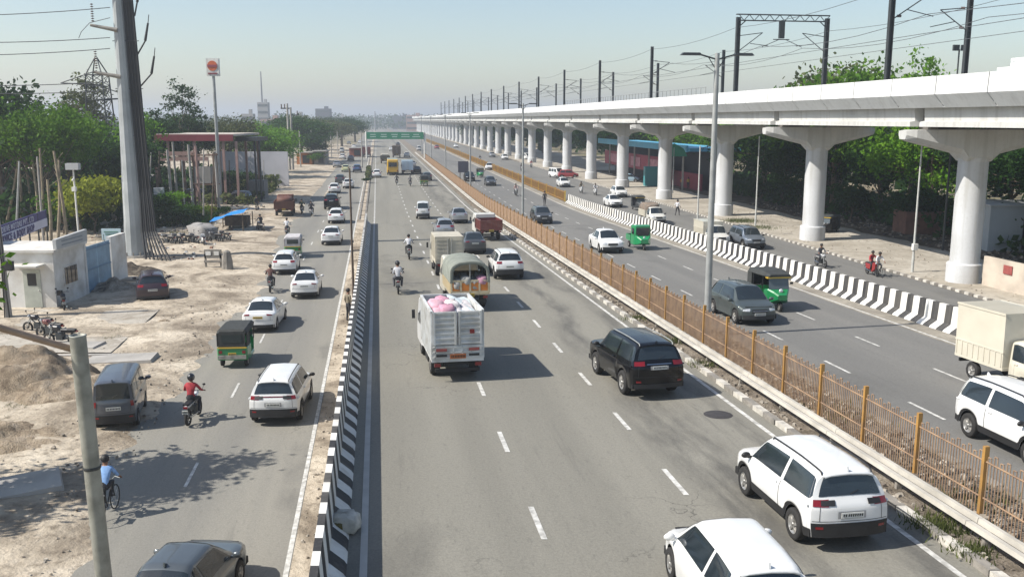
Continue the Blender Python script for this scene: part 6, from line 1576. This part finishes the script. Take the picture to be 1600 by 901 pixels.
# more clutter of the yard and the roadside
for k, (px, py, ty, r_, lx) in enumerate(((232, 340, 238, .10, 4), (246, 338, 236, .12, 3), (290, 345, 250, .07, -6), (318, 350, 232, .09, 0), (330, 352, 238, .07, 5), (392, 300, 236, .07, 0), (412, 300, 250, .07, 0), (360, 318, 250, .08, -2), (24, 400, 252, .10, 6), (70, 400, 245, .10, -12))):
    p = G(px, py); t = PA(px + lx, ty, p.y); o = MB().tube((0, 0, 0), t - p, r_, r_ * .7, 7).build('yard_pole', [CONC, BARK, STEEL][k % 3]); o.location = p
    tag(o, 'slim weathered pole standing in the cluttered yard, %s of ten from the left' % ORD[[2, 3, 4, 5, 6, 8, 9, 7, 0, 1][k]], 'pole', 'poles in the yard')
for k, (px, py, w, h, c, lab) in enumerate(((232, 300, 1.6, 2.4, (.04, .16, .42), 'blue painted kiosk just right of the pylon'), (286, 292, 4.5, 2.0, (.05, .22, .14), 'low green shed under the canopy beams'), (255, 318, 3.0, 1.4, (.22, .10, .08), 'reddish low wall piece beside the green shrubs'), (140, 318, 5, 2.2, (.06, .07, .12), 'dark blue parked lorry body under the left trees'), (60, 352, 3.2, 1.6, (.28, .12, .09), 'reddish debris pile box behind the gatehouse roof'))):
    p = G(px, py); o = thing('yard_shed', lab, 'shed', p, .2); b = MB(); b.box((0, 0, h / 2), (w, 2, h))
    for i in range(5): b.box((-w / 2 + w * (i + .5) / 5, -1.02, h / 2), (.06, .05, h * .9))
    b.build('wall', mat('shed_c%d' % k, c, .7, 0, .35, 1.5), o); MB().box((0, 0, h + .05), (w + .3, 2.4, .08), M=Matrix.Rotation(.06, 3, 'X')).build('roof', mat('shed_roof', (.22, .20, .18), .7, .2, .4, 1), o)
litter('yard_litter', -27, -14, 70, 118, 700, .22, [RUB[0], RUB[1], mat('litter_white', (.5, .5, .48), .8), mat('litter_rust', (.18, .09, .06), .9)], 21, False, .12)
litter('yard_litter', -20, -9, 24, 62, 500, .10, RUB, 22, False, .12)
tufts('grass', [(RP(-19 - random.random() * 8, 70 + random.random() * 45, .1), .5, 90, .4) for _ in range(30)] + [(RP(-12.5 - random.random() * 6, 20 + random.random() * 36, .1), .25, 50, .18) for _ in range(12)], LF['olive'])
# ------------------------------------------------------------------ traffic
SIL = ('silver', (.42, .43, .44), .6); DGR = ('grey', (.075, .08, .085), .3); BLK = mat('paint_black', (.003, .003, .004), .22, 0, .2, 1.3, 0, .3, spec=.35); GRN = ('slate_green', (.07, .085, .083), .3); NVY = ('navy', (.03, .04, .07), .2)
CRM = paint('cream', (.58, .54, .44)); OWH = paint('off_white', (.66, .65, .60)); ORG = paint('orange', (.60, .19, .025)); MAR = paint('maroon', (.17, .035, .03)); TWH = mat('truck_white', (.60, .61, .60), .5, 0, .3, 2.2, 0, .2, dirt=(.42, .41, .38)); BRN = mat('rust_body', (.14, .055, .035), .7, 0, .35, 1.5)
# main carriageway, heading away
put_car('suv', 1328, 864, 'large white suv with dark cladding beside the kerb in the lower right', WHITE, 'R', lod=2, dh=1)
put_car('hatch', 1212, 1046, 'white hatchback cut off by the bottom edge of the picture', WHITE, 'R', lod=2, dh=-2)
put_car('bigsuv', 1030, 626, 'black seven seat suv with roof rails near the median', BLK, 'R', lod=2, dh=5, alloy=ALLOY)
put_car('suv', 797, 438, 'white suv with a black rear bumper in the right hand lane', WHITE, 'R', lod=1)
put_car('sedan', 743, 398, 'dark grey sedan between the cream truck and the white suv', DGR, 'R', lod=1)
put_car('hatch', 696, 371, 'dark glass silver hatchback in front of the cream box truck', SIL, 'R', lod=1)
put_car('sedan', 719, 350, 'silver sedan in front of the maroon container truck', SIL, 'R', lod=1)
put_car('van', 661, 343, 'white minivan alone in the middle of the main carriageway', WHITE, 'R', lod=1, dh=-3)
trk = []
def put_truck(t, px, py, label, L, plane='R', away=True, dh=0, group=None):
    p = G(px, py, plane); a = ROT + R(dh); dirv = Vector((-math.sin(a), math.cos(a), 0)); q = p + dirv * L / 2; q.z = (zr(q.y) if plane == 'R' else 0) + .03
    t.location = q; t.rotation_euler = (0 if plane != 'R' or q.y > 112 else (-.0224 if away else .0224), 0, a + (0 if away else math.pi)); t['label'] = label; return t
t = make_truck('stake_truck', 5.2, 1.80, 2.45, 'slat', WHITE, TWH, bed=.80, trim=mat('panel_faded_red', (.30, .07, .06), .6)); put_truck(t, 716, 597, 'white slatted goods truck carrying pink bundles under a pale sheet', 5.2, dh=3)
bun = thing('pink_bundles', 'pink and white cloth bundles loaded in the white slatted truck', 'bundles', t.location, t.rotation_euler[2])
pkm = [mat('bundle_pink', (.58, .36, .42), .9, 0, .25, 5), mat('bundle_rose', (.50, .26, .34), .9, 0, .25, 5), mat('bundle_white', (.60, .56, .56), .9, 0, .2, 5)]
for i in range(9): bale(bun, 'bundle', (-.55 + .28 * (i % 3), -1.9 + .75 * (i // 3), 2.2 + .12 * (i % 2)), (.55, .85, .6), pkm[i % 3], i)
sht = thing('cargo_sheet', 'pale bluish sheet covering the right side of the load in the white truck', 'sheet', t.location, t.rotation_euler[2])
rows = [[(.05 + .13 * i, -2.35 + .45 * j, 2.40 + .05 * math.sin(i * 1.3 + j) - .012 * i * i * .3 + .03 * random.random()) for j in range(8)] for i in range(7)]
MB().grid(rows, 0).build('sheet_cloth', mat('sheet_pale', (.48, .54, .56), .8, 0, .15, 2), sht); bale(sht, 'covered_load', (.42, -.75, 1.95), (.85, 3.0, .9), pkm[2], 22)
t = make_truck('tarpaulin_truck', 5.2, 1.90, 2.45, 'tarp', CRM, paint('pale_cream', (.62, .52, .34)), bed=.92, cargo=[mat('tarp_grey_green', (.22, .235, .20), .85, 0, .3, 2, .2)], trim=ORG); put_truck(t, 735, 488, 'orange and cream truck with a grey canvas hood and sacks inside', 5.2, dh=2)
sk = thing('sacks', 'pale sacks piled inside the orange and cream truck', 'sacks', t.location, t.rotation_euler[2])
for i in range(8): bale(sk, 'sack', (-.6 + .4 * (i % 4), -2.2 + .8 * (i // 4), 1.35 + .15 * (i % 2)), (.5, .85, .55), [mat('sack_pale', (.40, .39, .36), .9, 0, .2, 6), pkm[1]][i == 3], 40 + i)
t = make_truck('box_body_truck', 4.8, 1.72, 2.45, 'box', CRM, mat('box_cream', (.50, .46, .37), .6, 0, .25, 1.2), bed=.95); put_truck(t, 703, 434, 'cream ribbed box truck ahead of the orange and cream one', 4.8, dh=1)
t = make_truck('container_truck', 4.6, 1.85, 2.1, 'open', OWH, MAR, bed=.95, door=MAR); put_truck(t, 768, 377, 'maroon bodied small truck beside the median rail', 4.6, dh=3)
# two-wheelers on the main carriageway
WS, LS, DK, KH, RDc, GYc, BLc, BRc = cloth('white_shirt', (.62, .62, .64)), cloth('lightblue_shirt', (.22, .38, .66)), cloth('dark', (.03, .03, .035)), cloth('khaki', (.20, .17, .12)), cloth('red_shirt', (.34, .03, .04)), cloth('grey_trousers', (.10, .10, .11)), cloth('blue_jeans', (.05, .07, .13)), cloth('brown_shirt', (.12, .06, .05))
HB = mat('helmet_black', (.015, .015, .017), .25, 0, .2, 3, 0, .5); HW = mat('helmet_white', (.6, .6, .6), .25, 0, .1, 3, 0, .5); HR_ = mat('helmet_red', (.25, .02, .02), .3, 0, .2, 3, 0, .5)
put_bike(622, 457, 'dark motorcycle ridden past the barrier in the left lane of the main carriageway', 'R', rider=('motorcyclist in front of a white shirted passenger on the main carriageway', GYc, BLc, 'helmet', HB), pillion=('pillion passenger in a white shirt seen from behind left of the trucks', WS, GYc, 'hair'))
put_bike(639, 404, 'motorcycle carrying one rider behind the cream box truck on its left', 'R', rider=('motorcyclist in a pale shirt left of the cream box truck', WS, DK, 'hair'))
for px, py, lab, l2, s_ in ((620, 289, 'far motorcycle left of the pair ahead of the yellow bus', 'dark clothed rider on the leftmost far motorcycle', DK), (641, 291, 'far motorcycle right of the pair ahead of the yellow bus', 'dark clothed rider on the right one of two far motorcycles', GYc)):
    put_bike(px, py, lab, 'R', rider=(l2, s_, DK, 'helmet', HB))
# left service road
put_car('suv', 428, 667, 'white suv with black roof rails and a dark light bar on the service road', WHITE, 'F', lod=2, dh=-4, kw_lightbar=True)
put_car('sedan', 222, 1040, 'dark grey sedan cut off by the bottom edge on the service road', ('dark_slate', (.10, .115, .125), .4), 'F', lod=2, dh=-12)
put_car('sedan', 404, 521, 'white sedan beside the green auto rickshaw on the service road', WHITE, 'F', lod=1, dh=-4, taxi=True)
put_car('sedan', 476, 468, 'white sedan nearest the sandy verge on the service road', WHITE, 'F', lod=1)
put_car('hatch', 444, 430, 'white hatchback with red tail lamps behind the far green auto rickshaw', WHITE, 'F', lod=1)
put_car('sedan', 517, 384, 'white saloon in front of the black suv, lower of two white cars', WHITE, 'F', lod=1, dh=-1)
put_car('hatch', 525, 350, 'white hatchback directly behind the black suv on the service road', WHITE, 'F', lod=1)
put_car('bigsuv', 518, 328, 'black upright suv on the service road', BLK, 'F', lod=1)
put_car('hatch', 522, 303, 'white hatchback directly ahead of the black suv on the service road', WHITE, 'F', lod=1)
put_car('sedan', 544, 295, 'white sedan beside the sandy verge ahead of the black suv', WHITE, 'F', lod=1)
put_car('hatch', 531, 287, 'dark hatchback squeezed between two white cars on the service road', DGR, 'F', lod=0)
put_car('hatch', 240, 474, 'dark maroon hatchback parked on the sand by the pylon', ('dark_maroon', (.045, .026, .032), .2), 'F', lod=1, dh=13, scale=1.1)
put_car('van', 180, 675, 'dark grey minivan parked half on the sand behind the cut pole', ('van_grey', (.095, .105, .125), .3), 'F', lod=2, dh=7)
au = make_auto()
def put_auto(px, py, label, plane='F', away=True, dh=0, rec=None, scale=1.0, proto=None):
    p = G(px, py, plane); a = ROT + R(dh); dirv = Vector((-math.sin(a), math.cos(a), 0)); q = p + dirv * 1.35; q.z = (zr(q.y) if plane == 'R' else 0) + .03
    return place(proto or au, q, a + (0 if away else math.pi), label, 'auto rickshaws in the traffic' if proto is None else None, rec, scale=scale)
put_auto(364, 576, 'green auto rickshaw with a dark canvas top behind the white sedan', 'F', dh=-4)
put_auto(458, 404, 'green auto rickshaw with a pale canopy on the service road', 'F', rec={'auto_canvas': mat('canvas_pale', (.48, .46, .46), .8, 0, .2, 4)})
put_auto(1222, 489, 'green and yellow auto rickshaw with an open black top next to the striped barrier', 'R', False, dh=0, scale=1.08)
put_auto(1003, 330, 'dark auto rickshaw beside the loaded pickup on the right service road', 'F', False, rec={'paint_auto_green': DSTEEL})
put_auto(1284, 366, 'black auto rickshaw parked in the shade behind the second pillar', 'F', False, dh=-50, rec={'paint_auto_green': mat('auto_black', (.02, .02, .02), .4)})
put_auto(663, 291, 'far green auto rickshaw among the two wheelers on the main carriageway', 'R')
put_auto(752, 278, 'far dark auto rickshaw in the oncoming lanes', 'R', False)
put_auto(1008, 392, 'bright green three wheeled cargo carrier beside the striped barrier', 'R', False, dh=0, proto=make_auto(True, paint('cargo_green', (.015, .24, .085))), scale=1.05)['category'] = 'three wheeler'
# two-wheelers on the service road
put_bike(303, 657, 'dark motorcycle with a white number plate near the parked minivan', 'F', dh=-6, rider=('motorcyclist in a red shirt and black vest on the near service road', RDc, DK, 'helmet', HB))
put_bike(424, 455, 'motorcycle beside the white hatchback on the service road edge', 'F', rider=('motorcyclist in dark brown clothes left of the white sedan', BRc, DK, 'hair'))
put_bike(449, 369, 'motorcycle ahead of the pale topped auto rickshaw', 'F', rider=('motorcyclist in a white shirt ahead of the pale topped auto rickshaw', WS, GYc, 'hair'))
put_bike(472, 334, 'motorcycle right beside the rusty brown truck', 'F', rider=('rider in dark green clothes next to the rusty brown truck', cloth('olive', (.06, .07, .03)), DK, 'hair'))
put_bike(487, 337, 'white scooter between the brown truck and the black suv', 'F', scooter=True, rider=('scooter rider with a pale scarf between the brown truck and black suv', cloth('lilac', (.30, .28, .34)), GYc, 'helmet', HW), pillion=('dark clothed passenger on the white scooter', DK, DK, 'hair'))
put_bike(407, 362, 'dark motorcycle standing at the edge of the sandy yard', 'F', dh=30, rider=('dark clothed man sitting on a motorcycle at the yard edge', DK, DK, 'hair'))
p = G(170, 806); p.z = .03; by = make_bicycle(); by.location = p; by.rotation_euler = (0, 0, ROT - .1); tag(by, 'black bicycle ridden in the tree shade behind the cut pole', 'bicycle')
put_person('cycle', p, ROT - .1, 'cyclist in a light blue shirt half hidden by the cut pole', LS, DK, 'hair')
t = make_truck('tipper_truck', 5.0, 2.1, 2.4, 'open', BRN, BRN, bed=1.0, door=BRN, cat='truck'); put_truck(t, 444, 340, 'rusty brown open truck at the edge of the sandy yard', 5.0, 'F', dh=2)
hp = thing('truck_load', 'brown heaped load showing above the rusty brown truck', 'load', t.location, t.rotation_euler[2]); bale(hp, 'load_heap', (0, -.6, 1.75), (1.8, 3.0, .9), BRN, 3)
# parked two-wheelers
for k, (px, py, dh, sc, lab) in enumerate(((100, 486, 20, False, 'black motorcycle parked against the gatehouse wall'), (62, 522, 70, False, 'black motorcycle in the cluster by the left pole, left one'), (80, 530, 62, False, 'maroon motorcycle in the cluster by the left pole, middle one'), (97, 540, 74, False, 'black motorcycle in the cluster by the left pole, right one'), (318, 384, 15, True, 'white scooter parked in the row beside the yard shrubs'), (262, 384, 60, False, 'leftmost dark motorcycle in the row beside the pylon'), (276, 383, 50, False, 'second dark motorcycle in the row right of the pylon'), (290, 382, 65, False, 'third dark motorcycle in the row right of the pylon'), (303, 383, 40, False, 'dark motorcycle left of the parked white scooter'), (336, 380, 60, False, 'dark motorcycle right of the parked white scooter'), (350, 378, 50, False, 'rightmost dark motorcycle of the yard row near the blue tarpaulin'))):
    put_bike(px, py, lab, 'F', dh=dh, scooter=sc, col=None if k == 4 else (MAR if k == 2 else mat('bike_dark', (.03, .03, .035), .4)), group='parked two wheelers')
c_ = thing('covered_car', 'car under a rumpled grey dust cover in the yard row', 'covered car', G(318, 374), ROT + .5); bale(c_, 'dust_cover', (0, 0, .70), (2.0, 4.2, 1.45), mat('dust_cover', (.27, .26, .25), .85, 0, .3, 1.5, .3), 61); 
for sx in (-1, 1):
    for y in (-1.2, 1.2): MB().lathe([(.16, -.09), (.30, -.09), (.30, .09), (.16, .09)], 12, 'X', (sx * .75, y, .30)).build('wheel', RUBBER, c_)
for px, py, lab, col in ((165, 322, 'dark van parked behind the pylon under the trees', DGR), (196, 318, 'navy car parked under the trees left of the pylon', NVY), (300, 312, 'pale car parked under the canopy by the posts', SIL), (372, 316, 'silver car parked in the yard right of the petrol sign', SIL), (410, 268, 'white car beside the long pale compound wall', WHITE), (434, 267, 'second white car beside the long pale compound wall', WHITE)):
    put_car('van' if 'van' in lab else 'hatch', px, py, lab, col, 'F', lod=0, dh=70, at='mid')
# oncoming main lanes
put_car('suv', 1690, 745, 'white suv at the right edge heading towards the camera', WHITE, 'R', False, lod=2, dh=0)
put_car('hatch', 1187, 510, 'dark grey green hatchback passing behind the median lamp post', GRN, 'R', False, lod=2, dh=1, scale=1.08)
put_car('sedan', 958, 397, 'white sedan heading towards the camera behind the green cargo carrier', WHITE, 'R', False, lod=1, scale=1.08)
put_car('suv', 851, 351, 'dark grey suv farther up the oncoming lanes', DGR, 'R', False, lod=1)
put_car('hatch', 768, 291, 'small dark car far up the oncoming lanes', DGR, 'R', False, lod=0)
put_car('hatch', 764, 266, 'white car merging beside the far yellow railing', WHITE, 'R', False, lod=0, dh=-10)
# pickups and box truck
def attach_bed(root, c, S, W, L, y1, style, m, top, cover=None):
    y0 = -L / 2; ym = (y0 + y1) / 2; bd = .82
    b = MB(); b.box((0, ym, bd - .05), (W, y1 - y0, .10))
    if style == 'box':
        b.box((0, ym, (bd + top) / 2), (W, y1 - y0 - .04, top - bd))
        for sx in (-1, 1):
            for y in np.linspace(y0 + .1, y1 - .1, 9): b.box((sx * (W / 2 + .01), y, bd + .28), (.03, .05, .5))
            b.box((sx * (W / 2 + .005), ym, bd + .55), (.03, y1 - y0, .05)); b.box((sx * (W / 2 + .005), ym, top - .03), (.04, y1 - y0, .08))
    else:
        for sx in (-1, 1): b.box((sx * (W / 2 - .03), ym, bd + .28), (.06, y1 - y0, .56))
        for y in (y0 + .03, y1 - .03): b.box((0, y, bd + .28), (W, .06, .56))
    b.build('load_body', m, root)
    if style != 'box':
        for y in (y0 + .1, ym, y1 - .1):
            MB().path([(-W / 2 + .05, y, bd + .5), (-W / 2 + .05, y, top), (W / 2 - .05, y, top), (W / 2 - .05, y, bd + .5)], .02).build('hoop', STEEL, root)
        bale(root, 'covered_load', (0, ym, (bd + .35 + top) / 2), (W - .08, y1 - y0, top - bd - .1), cover, 71)
    f = MB()
    for sx in (-1, 1): f.box((sx * .36, ym, .62), (.10, y1 - y0 - .1, .16))
    f.box((0, y0 + .05, .55), (W * .8, .08, .12)); f.build('chassis', BLACK, root)
def pickup(px, py, label, style, kind, colour, bodym, top, cover=None, dh=0, plane='F', scale=1.0, W=None):
    r, c, S = make_car(kind, 1); W = W or c['W'] + .06; attach_bed(r, c, S, W, c['L'], S.ry - .04, style, bodym, top, cover)
    wm = colour; p = G(px, py, plane); a = ROT + R(dh); dirv = Vector((-math.sin(a), math.cos(a), 0)); q = p + dirv * c['L'] / 2 * scale; q.z = (zr(q.y) if plane == 'R' else 0) + .03
    return place(r, q, a + math.pi, label, None, {'paint_white': wm} if wm is not WHITE else None, scale=scale, tilt=.0224 if plane == 'R' else 0)
pickup(1030, 353, 'white pickup with a brown covered load on the right service road', 'tarp', 'pickup', OWH, CRM, 1.95, mat('cover_brown', (.22, .17, .13), .9, 0, .3, 3))
pickup(1128, 388, 'white pickup with a tall cream load body beside the silver suv', 'box', 'pickup', OWH, CRM, 2.0)
bx = pickup(1658, 632, 'cream box body truck heading out past the right edge of the picture', 'box', 'minitruck', CRM, CRM, 2.75, plane='R', scale=.94, dh=2, W=1.80)
put_car('suv', 1182, 391, 'silver grey suv beside the white pickup on the right service road', ('silver_blue', (.20, .23, .27), .5), 'F', False, lod=1, scale=1.05)
put_car('sedan', 964, 325, 'white sedan ahead of the loaded pickup, right service road', WHITE, 'F', False, lod=1)
put_car('hatch', 972, 309, 'white hatchback half behind the pillar base on the right service road', WHITE, 'F', False, lod=1)
put_car('sedan', 884, 293, 'small white car alone on the right service road', WHITE, 'F', False, lod=1)
put_car('van', 876, 278, 'white van parked beside a pillar on the right', WHITE, 'F', False, lod=0, dh=20)
put_car('hatch', 904, 278, 'red car parked between two pillars on the right', ('red', (.30, .03, .03)), 'F', False, lod=0, dh=80)
put_car('hatch', 1000, 285, 'pale blue car parked in front of the crimson shops', ('pale_blue', (.30, .42, .50)), 'F', False, lod=0, dh=70)
put_car('van', 826, 250, 'white van parked among the distant pillars', WHITE, 'F', False, lod=0, dh=10)
for px, py, lab, l2, s_, pl in ((1282, 417, 'motorcycle passing the second pillar on the right service road', 'rider in a grey shirt on the right service road', GYc, 'F'), (930, 305, 'white scooter near the yellow railing end on the right service road', 'rider in a pale shirt on the far white scooter', WS, 'F'), (908, 302, 'far motorcycle left of the white scooter on the right service road', 'dark rider left of the far white scooter', KH, 'F'), (815, 268, 'far motorcycle by the lamp post and yellow railing', 'dark rider by the far yellow railing', DK, 'F'), (830, 262, 'far motorcycle among the distant pillars', 'rider in dark red among the distant pillars', RDc, 'F'), (750, 253, 'very far motorcycle at the yellow railing', 'very far rider at the yellow railing', DK, 'F'), (806, 306, 'motorcycle hugging the median on the oncoming side', 'rider in a pale shirt hugging the median on the oncoming side', cloth('pale_pink', (.5, .35, .33)), 'R')):
    put_bike(px, py, lab, pl, False, scooter='scooter' in lab, rider=(l2, s_, DK, 'helmet' if px % 2 else 'hair', HB))
p = G(1372, 432); p.z = .03; b2 = make_bicycle(); b2.location = p; b2.rotation_euler = (0, 0, ROT + math.pi); tag(b2, 'bicycle carrying a man in white beside the slim white lamp post', 'bicycle')
put_person('cycle', p, ROT + math.pi, 'cyclist in a white shirt near the slim white lamp post', WS, GYc, 'hair')
p = G(1362, 429); p.z = .03; put_bike(1362, 430, 'red motorcycle just left of the cyclist in white', 'F', False, scooter=True, col=paint('bike_red', (.3, .03, .03)), rider=('rider in a red shirt just left of the cyclist in white', RDc, DK, 'hair'))
for px, py, lab, s_, pose in ((423, 294, 'person in dark clothes standing on the sand far left of the traffic', DK, 'stand'), (545, 505, 'bent figure in khaki standing on the sandy verge by the striped barrier', KH, 'stand'), (851, 322, 'pedestrian in dark clothes crossing near the barrier end', DK, 'walk'), (1058, 338, 'pedestrian in a white top on the right pavement', WS, 'walk'), (1065, 296, 'person in orange near the shaded trees', cloth('orange', (.5, .2, .02)), 'stand'), (1075, 296, 'second person in yellow near the shaded trees', cloth('yellow', (.5, .38, .03)), 'stand'), (402, 330, 'person in black standing near the rusty truck', DK, 'stand'), (880, 262, 'person in white standing by the distant pillars', WS, 'stand')):
    p = G(px, py); p.z = .08; put_person(pose, p, random.uniform(0, 6), lab, s_, DK, 'hair', scale=1.05)
# far traffic
far = [
 ('F', 540, 269, 'pale yellow green car in the far service road queue', ('lime_white', (.50, .52, .30)), 'hatch', 1), ('F', 558, 270, 'dark blue car in the far service road queue', ('dark_blue', (.05, .10, .22)), 'suv', 1), ('F', 526, 262, 'silver car in the far service road queue', SIL, 'sedan', 1),
 ('F', 535, 249, 'white car behind the pale yellow green car in the queue', WHITE, 'hatch', 1), ('F', 534, 239, 'white van farther up the service road queue', WHITE, 'van', 1), ('F', 548, 252, 'grey car farther up the service road queue', DGR, 'sedan', 1), ('F', 553, 232, 'far white car near the end of the queue', WHITE, 'sedan', 1), ('F', 545, 226, 'tiny silver car near the end of the queue', SIL, 'sedan', 1), ('F', 562, 224, 'tiny white car at the end of the queue', WHITE, 'hatch', 1),
 ('R', 589, 278, 'white car hugging the left median ahead of the yellow bus', WHITE, 'hatch', 1), ('R', 652, 272, 'black car right of the pale blue truck', BLK, 'sedan', 1), ('R', 645, 262, 'pale car behind the black car far up the main carriageway', SIL, 'sedan', 1), ('R', 636, 246, 'far white car below the gantry', WHITE, 'sedan', 1), ('R', 655, 236, 'white car beneath the right end of the gantry', WHITE, 'van', 1), ('R', 622, 228, 'tiny dark car beyond the gantry', DGR, 'sedan', 1), ('R', 668, 283, 'dark car beside the fence behind the far auto rickshaw', GRN, 'hatch', 1),
 ('R', 612, 236, 'tiny white car beyond the yellow bus', WHITE, 'sedan', 1), ('R', 683, 233, 'tiny red car far up the oncoming lanes', ('red', (.30, .03, .03)), 'hatch', 0), ('R', 713, 231, 'far white car far up the oncoming lanes', WHITE, 'sedan', 0), ('R', 735, 284, 'dark car beside the dark board in the oncoming lanes', BLK, 'suv', 0), ('F', 790, 250, 'far white car between the distant pillars', WHITE, 'hatch', 0), ('F', 770, 246, 'far silver car between the distant pillars', SIL, 'sedan', 0)]
for pl, px, py, lab, col, kd, aw in far: put_car(kd, px, py, lab, col, pl, bool(aw), lod=0, group='far traffic')
def make_bus(name, label, colm, L=7.5, W=2.3, H=2.9, roof=None):
    o = thing(name, label, 'bus'); b = MB()
    loftY([(-L / 2, W / 2 - .1, W / 2 - .25, .45, H - .15), (-L / 2 + .25, W / 2, W / 2 - .12, .4, H), (L / 2 - .4, W / 2, W / 2 - .12, .4, H), (L / 2, W / 2 - .12, W / 2 - .28, .45, H - .3)], colm, 'body', o)
    MB().box((0, 0, H + .02), (W - .3, L - .6, .08)).build('roof', roof or CRM, o)
    MB().box((0, -L / 2 - .02, H * .68), (W * .7, .05, H * .28)).build('rear_window', GLASS, o); MB().box((0, L / 2 + .02, H * .6), (W * .76, .05, H * .36)).build('windscreen', GLASS, o)
    for sx in (-1, 1):
        for y in np.linspace(-L / 2 + .9, L / 2 - 1, 6): MB().box((sx * (W / 2 - .03), y, H * .68), (.04, .9, H * .26)).build('side_window', GLASS, o)
        MB().box((sx * W * .40, -L / 2 - .02, .85), (.2, .06, .3)).build('tail_light', TAIL, o); MB().box((sx * W * .38, L / 2 + .02, .8), (.3, .06, .2)).build('headlight', HEADL, o)
    MB().box((0, -L / 2 - .03, .5), (W * .94, .14, .22)).build('bumper', BLACK, o)
    truck_wheels(o, (-L / 2 + 1.6, L / 2 - 1.3), W, .42); return o
put_truck(make_bus('yellow_bus', 'x', paint('bus_yellow', (.55, .32, .02)), H=3.0), 614, 274, 'bright yellow bus with a pale roof far up the main carriageway', 7.5)
t = make_truck('pale_truck', 6, 2.2, 2.7, 'box', WHITE, paint('pale_sky', (.45, .55, .65)), door=paint('pale_sky', (.45, .55, .65))); put_truck(t, 637, 273, 'pale blue and white truck right beside the yellow bus', 6)
t = make_truck('dark_truck', 6.5, 2.3, 3.2, 'open', CRM, mat('truck_olive', (.10, .09, .06), .8), bed=1.1); put_truck(t, 602, 256, 'dark olive loaded truck behind the yellow bus on the left', 6.5)
t = make_truck('dark_truck', 6.5, 2.3, 3.4, 'box', CRM, mat('truck_brown', (.11, .08, .06), .8), bed=1.1); put_truck(t, 620, 247, 'dark brown box truck behind the yellow bus on the right', 6.5)
t = make_truck('red_truck', 7, 2.3, 2.9, 'box', CRM, MAR, bed=1.1); put_truck(t, 573, 246, 'dull red truck near the far end of the left median', 7, 'F')
# a driver at the wheel of the box truck and haze
mf = far_wood('hedge', -2.2, -1.5, 172, 200, 1.4, 'olive', 31, 600, .25)
# scraggy bush and debris where the left median begins again
place(tree_proto(4, 'dark', 'shrub'), RP(-1.9, 160), 1, 'dark scraggy bush on the left median near the far white car', 'shrubs on the left median', scale=(.75, .75, .35), cat='shrub')
HZB = MB(); HZB.box((0, 2480, 27), (9000, 5060, 58)); hz = HZB.build('haze', mat('tmp', (1, 1, 1))); hz['kind'] = 'stuff'
hm = bpy.data.materials.new('haze'); hm.use_nodes = True; n_ = hm.node_tree.nodes; n_.remove(n_['Principled BSDF']); pvn = n_.new('ShaderNodeVolumePrincipled'); pvn.inputs['Density'].default_value = 0.00062; pvn.inputs['Color'].default_value = (.84, .89, .96, 1); pvn.inputs['Anisotropy'].default_value = .3
hm.node_tree.links.new(pvn.outputs[0], n_['Material Output'].inputs['Volume']); hz.data.materials.clear(); hz.data.materials.append(hm)
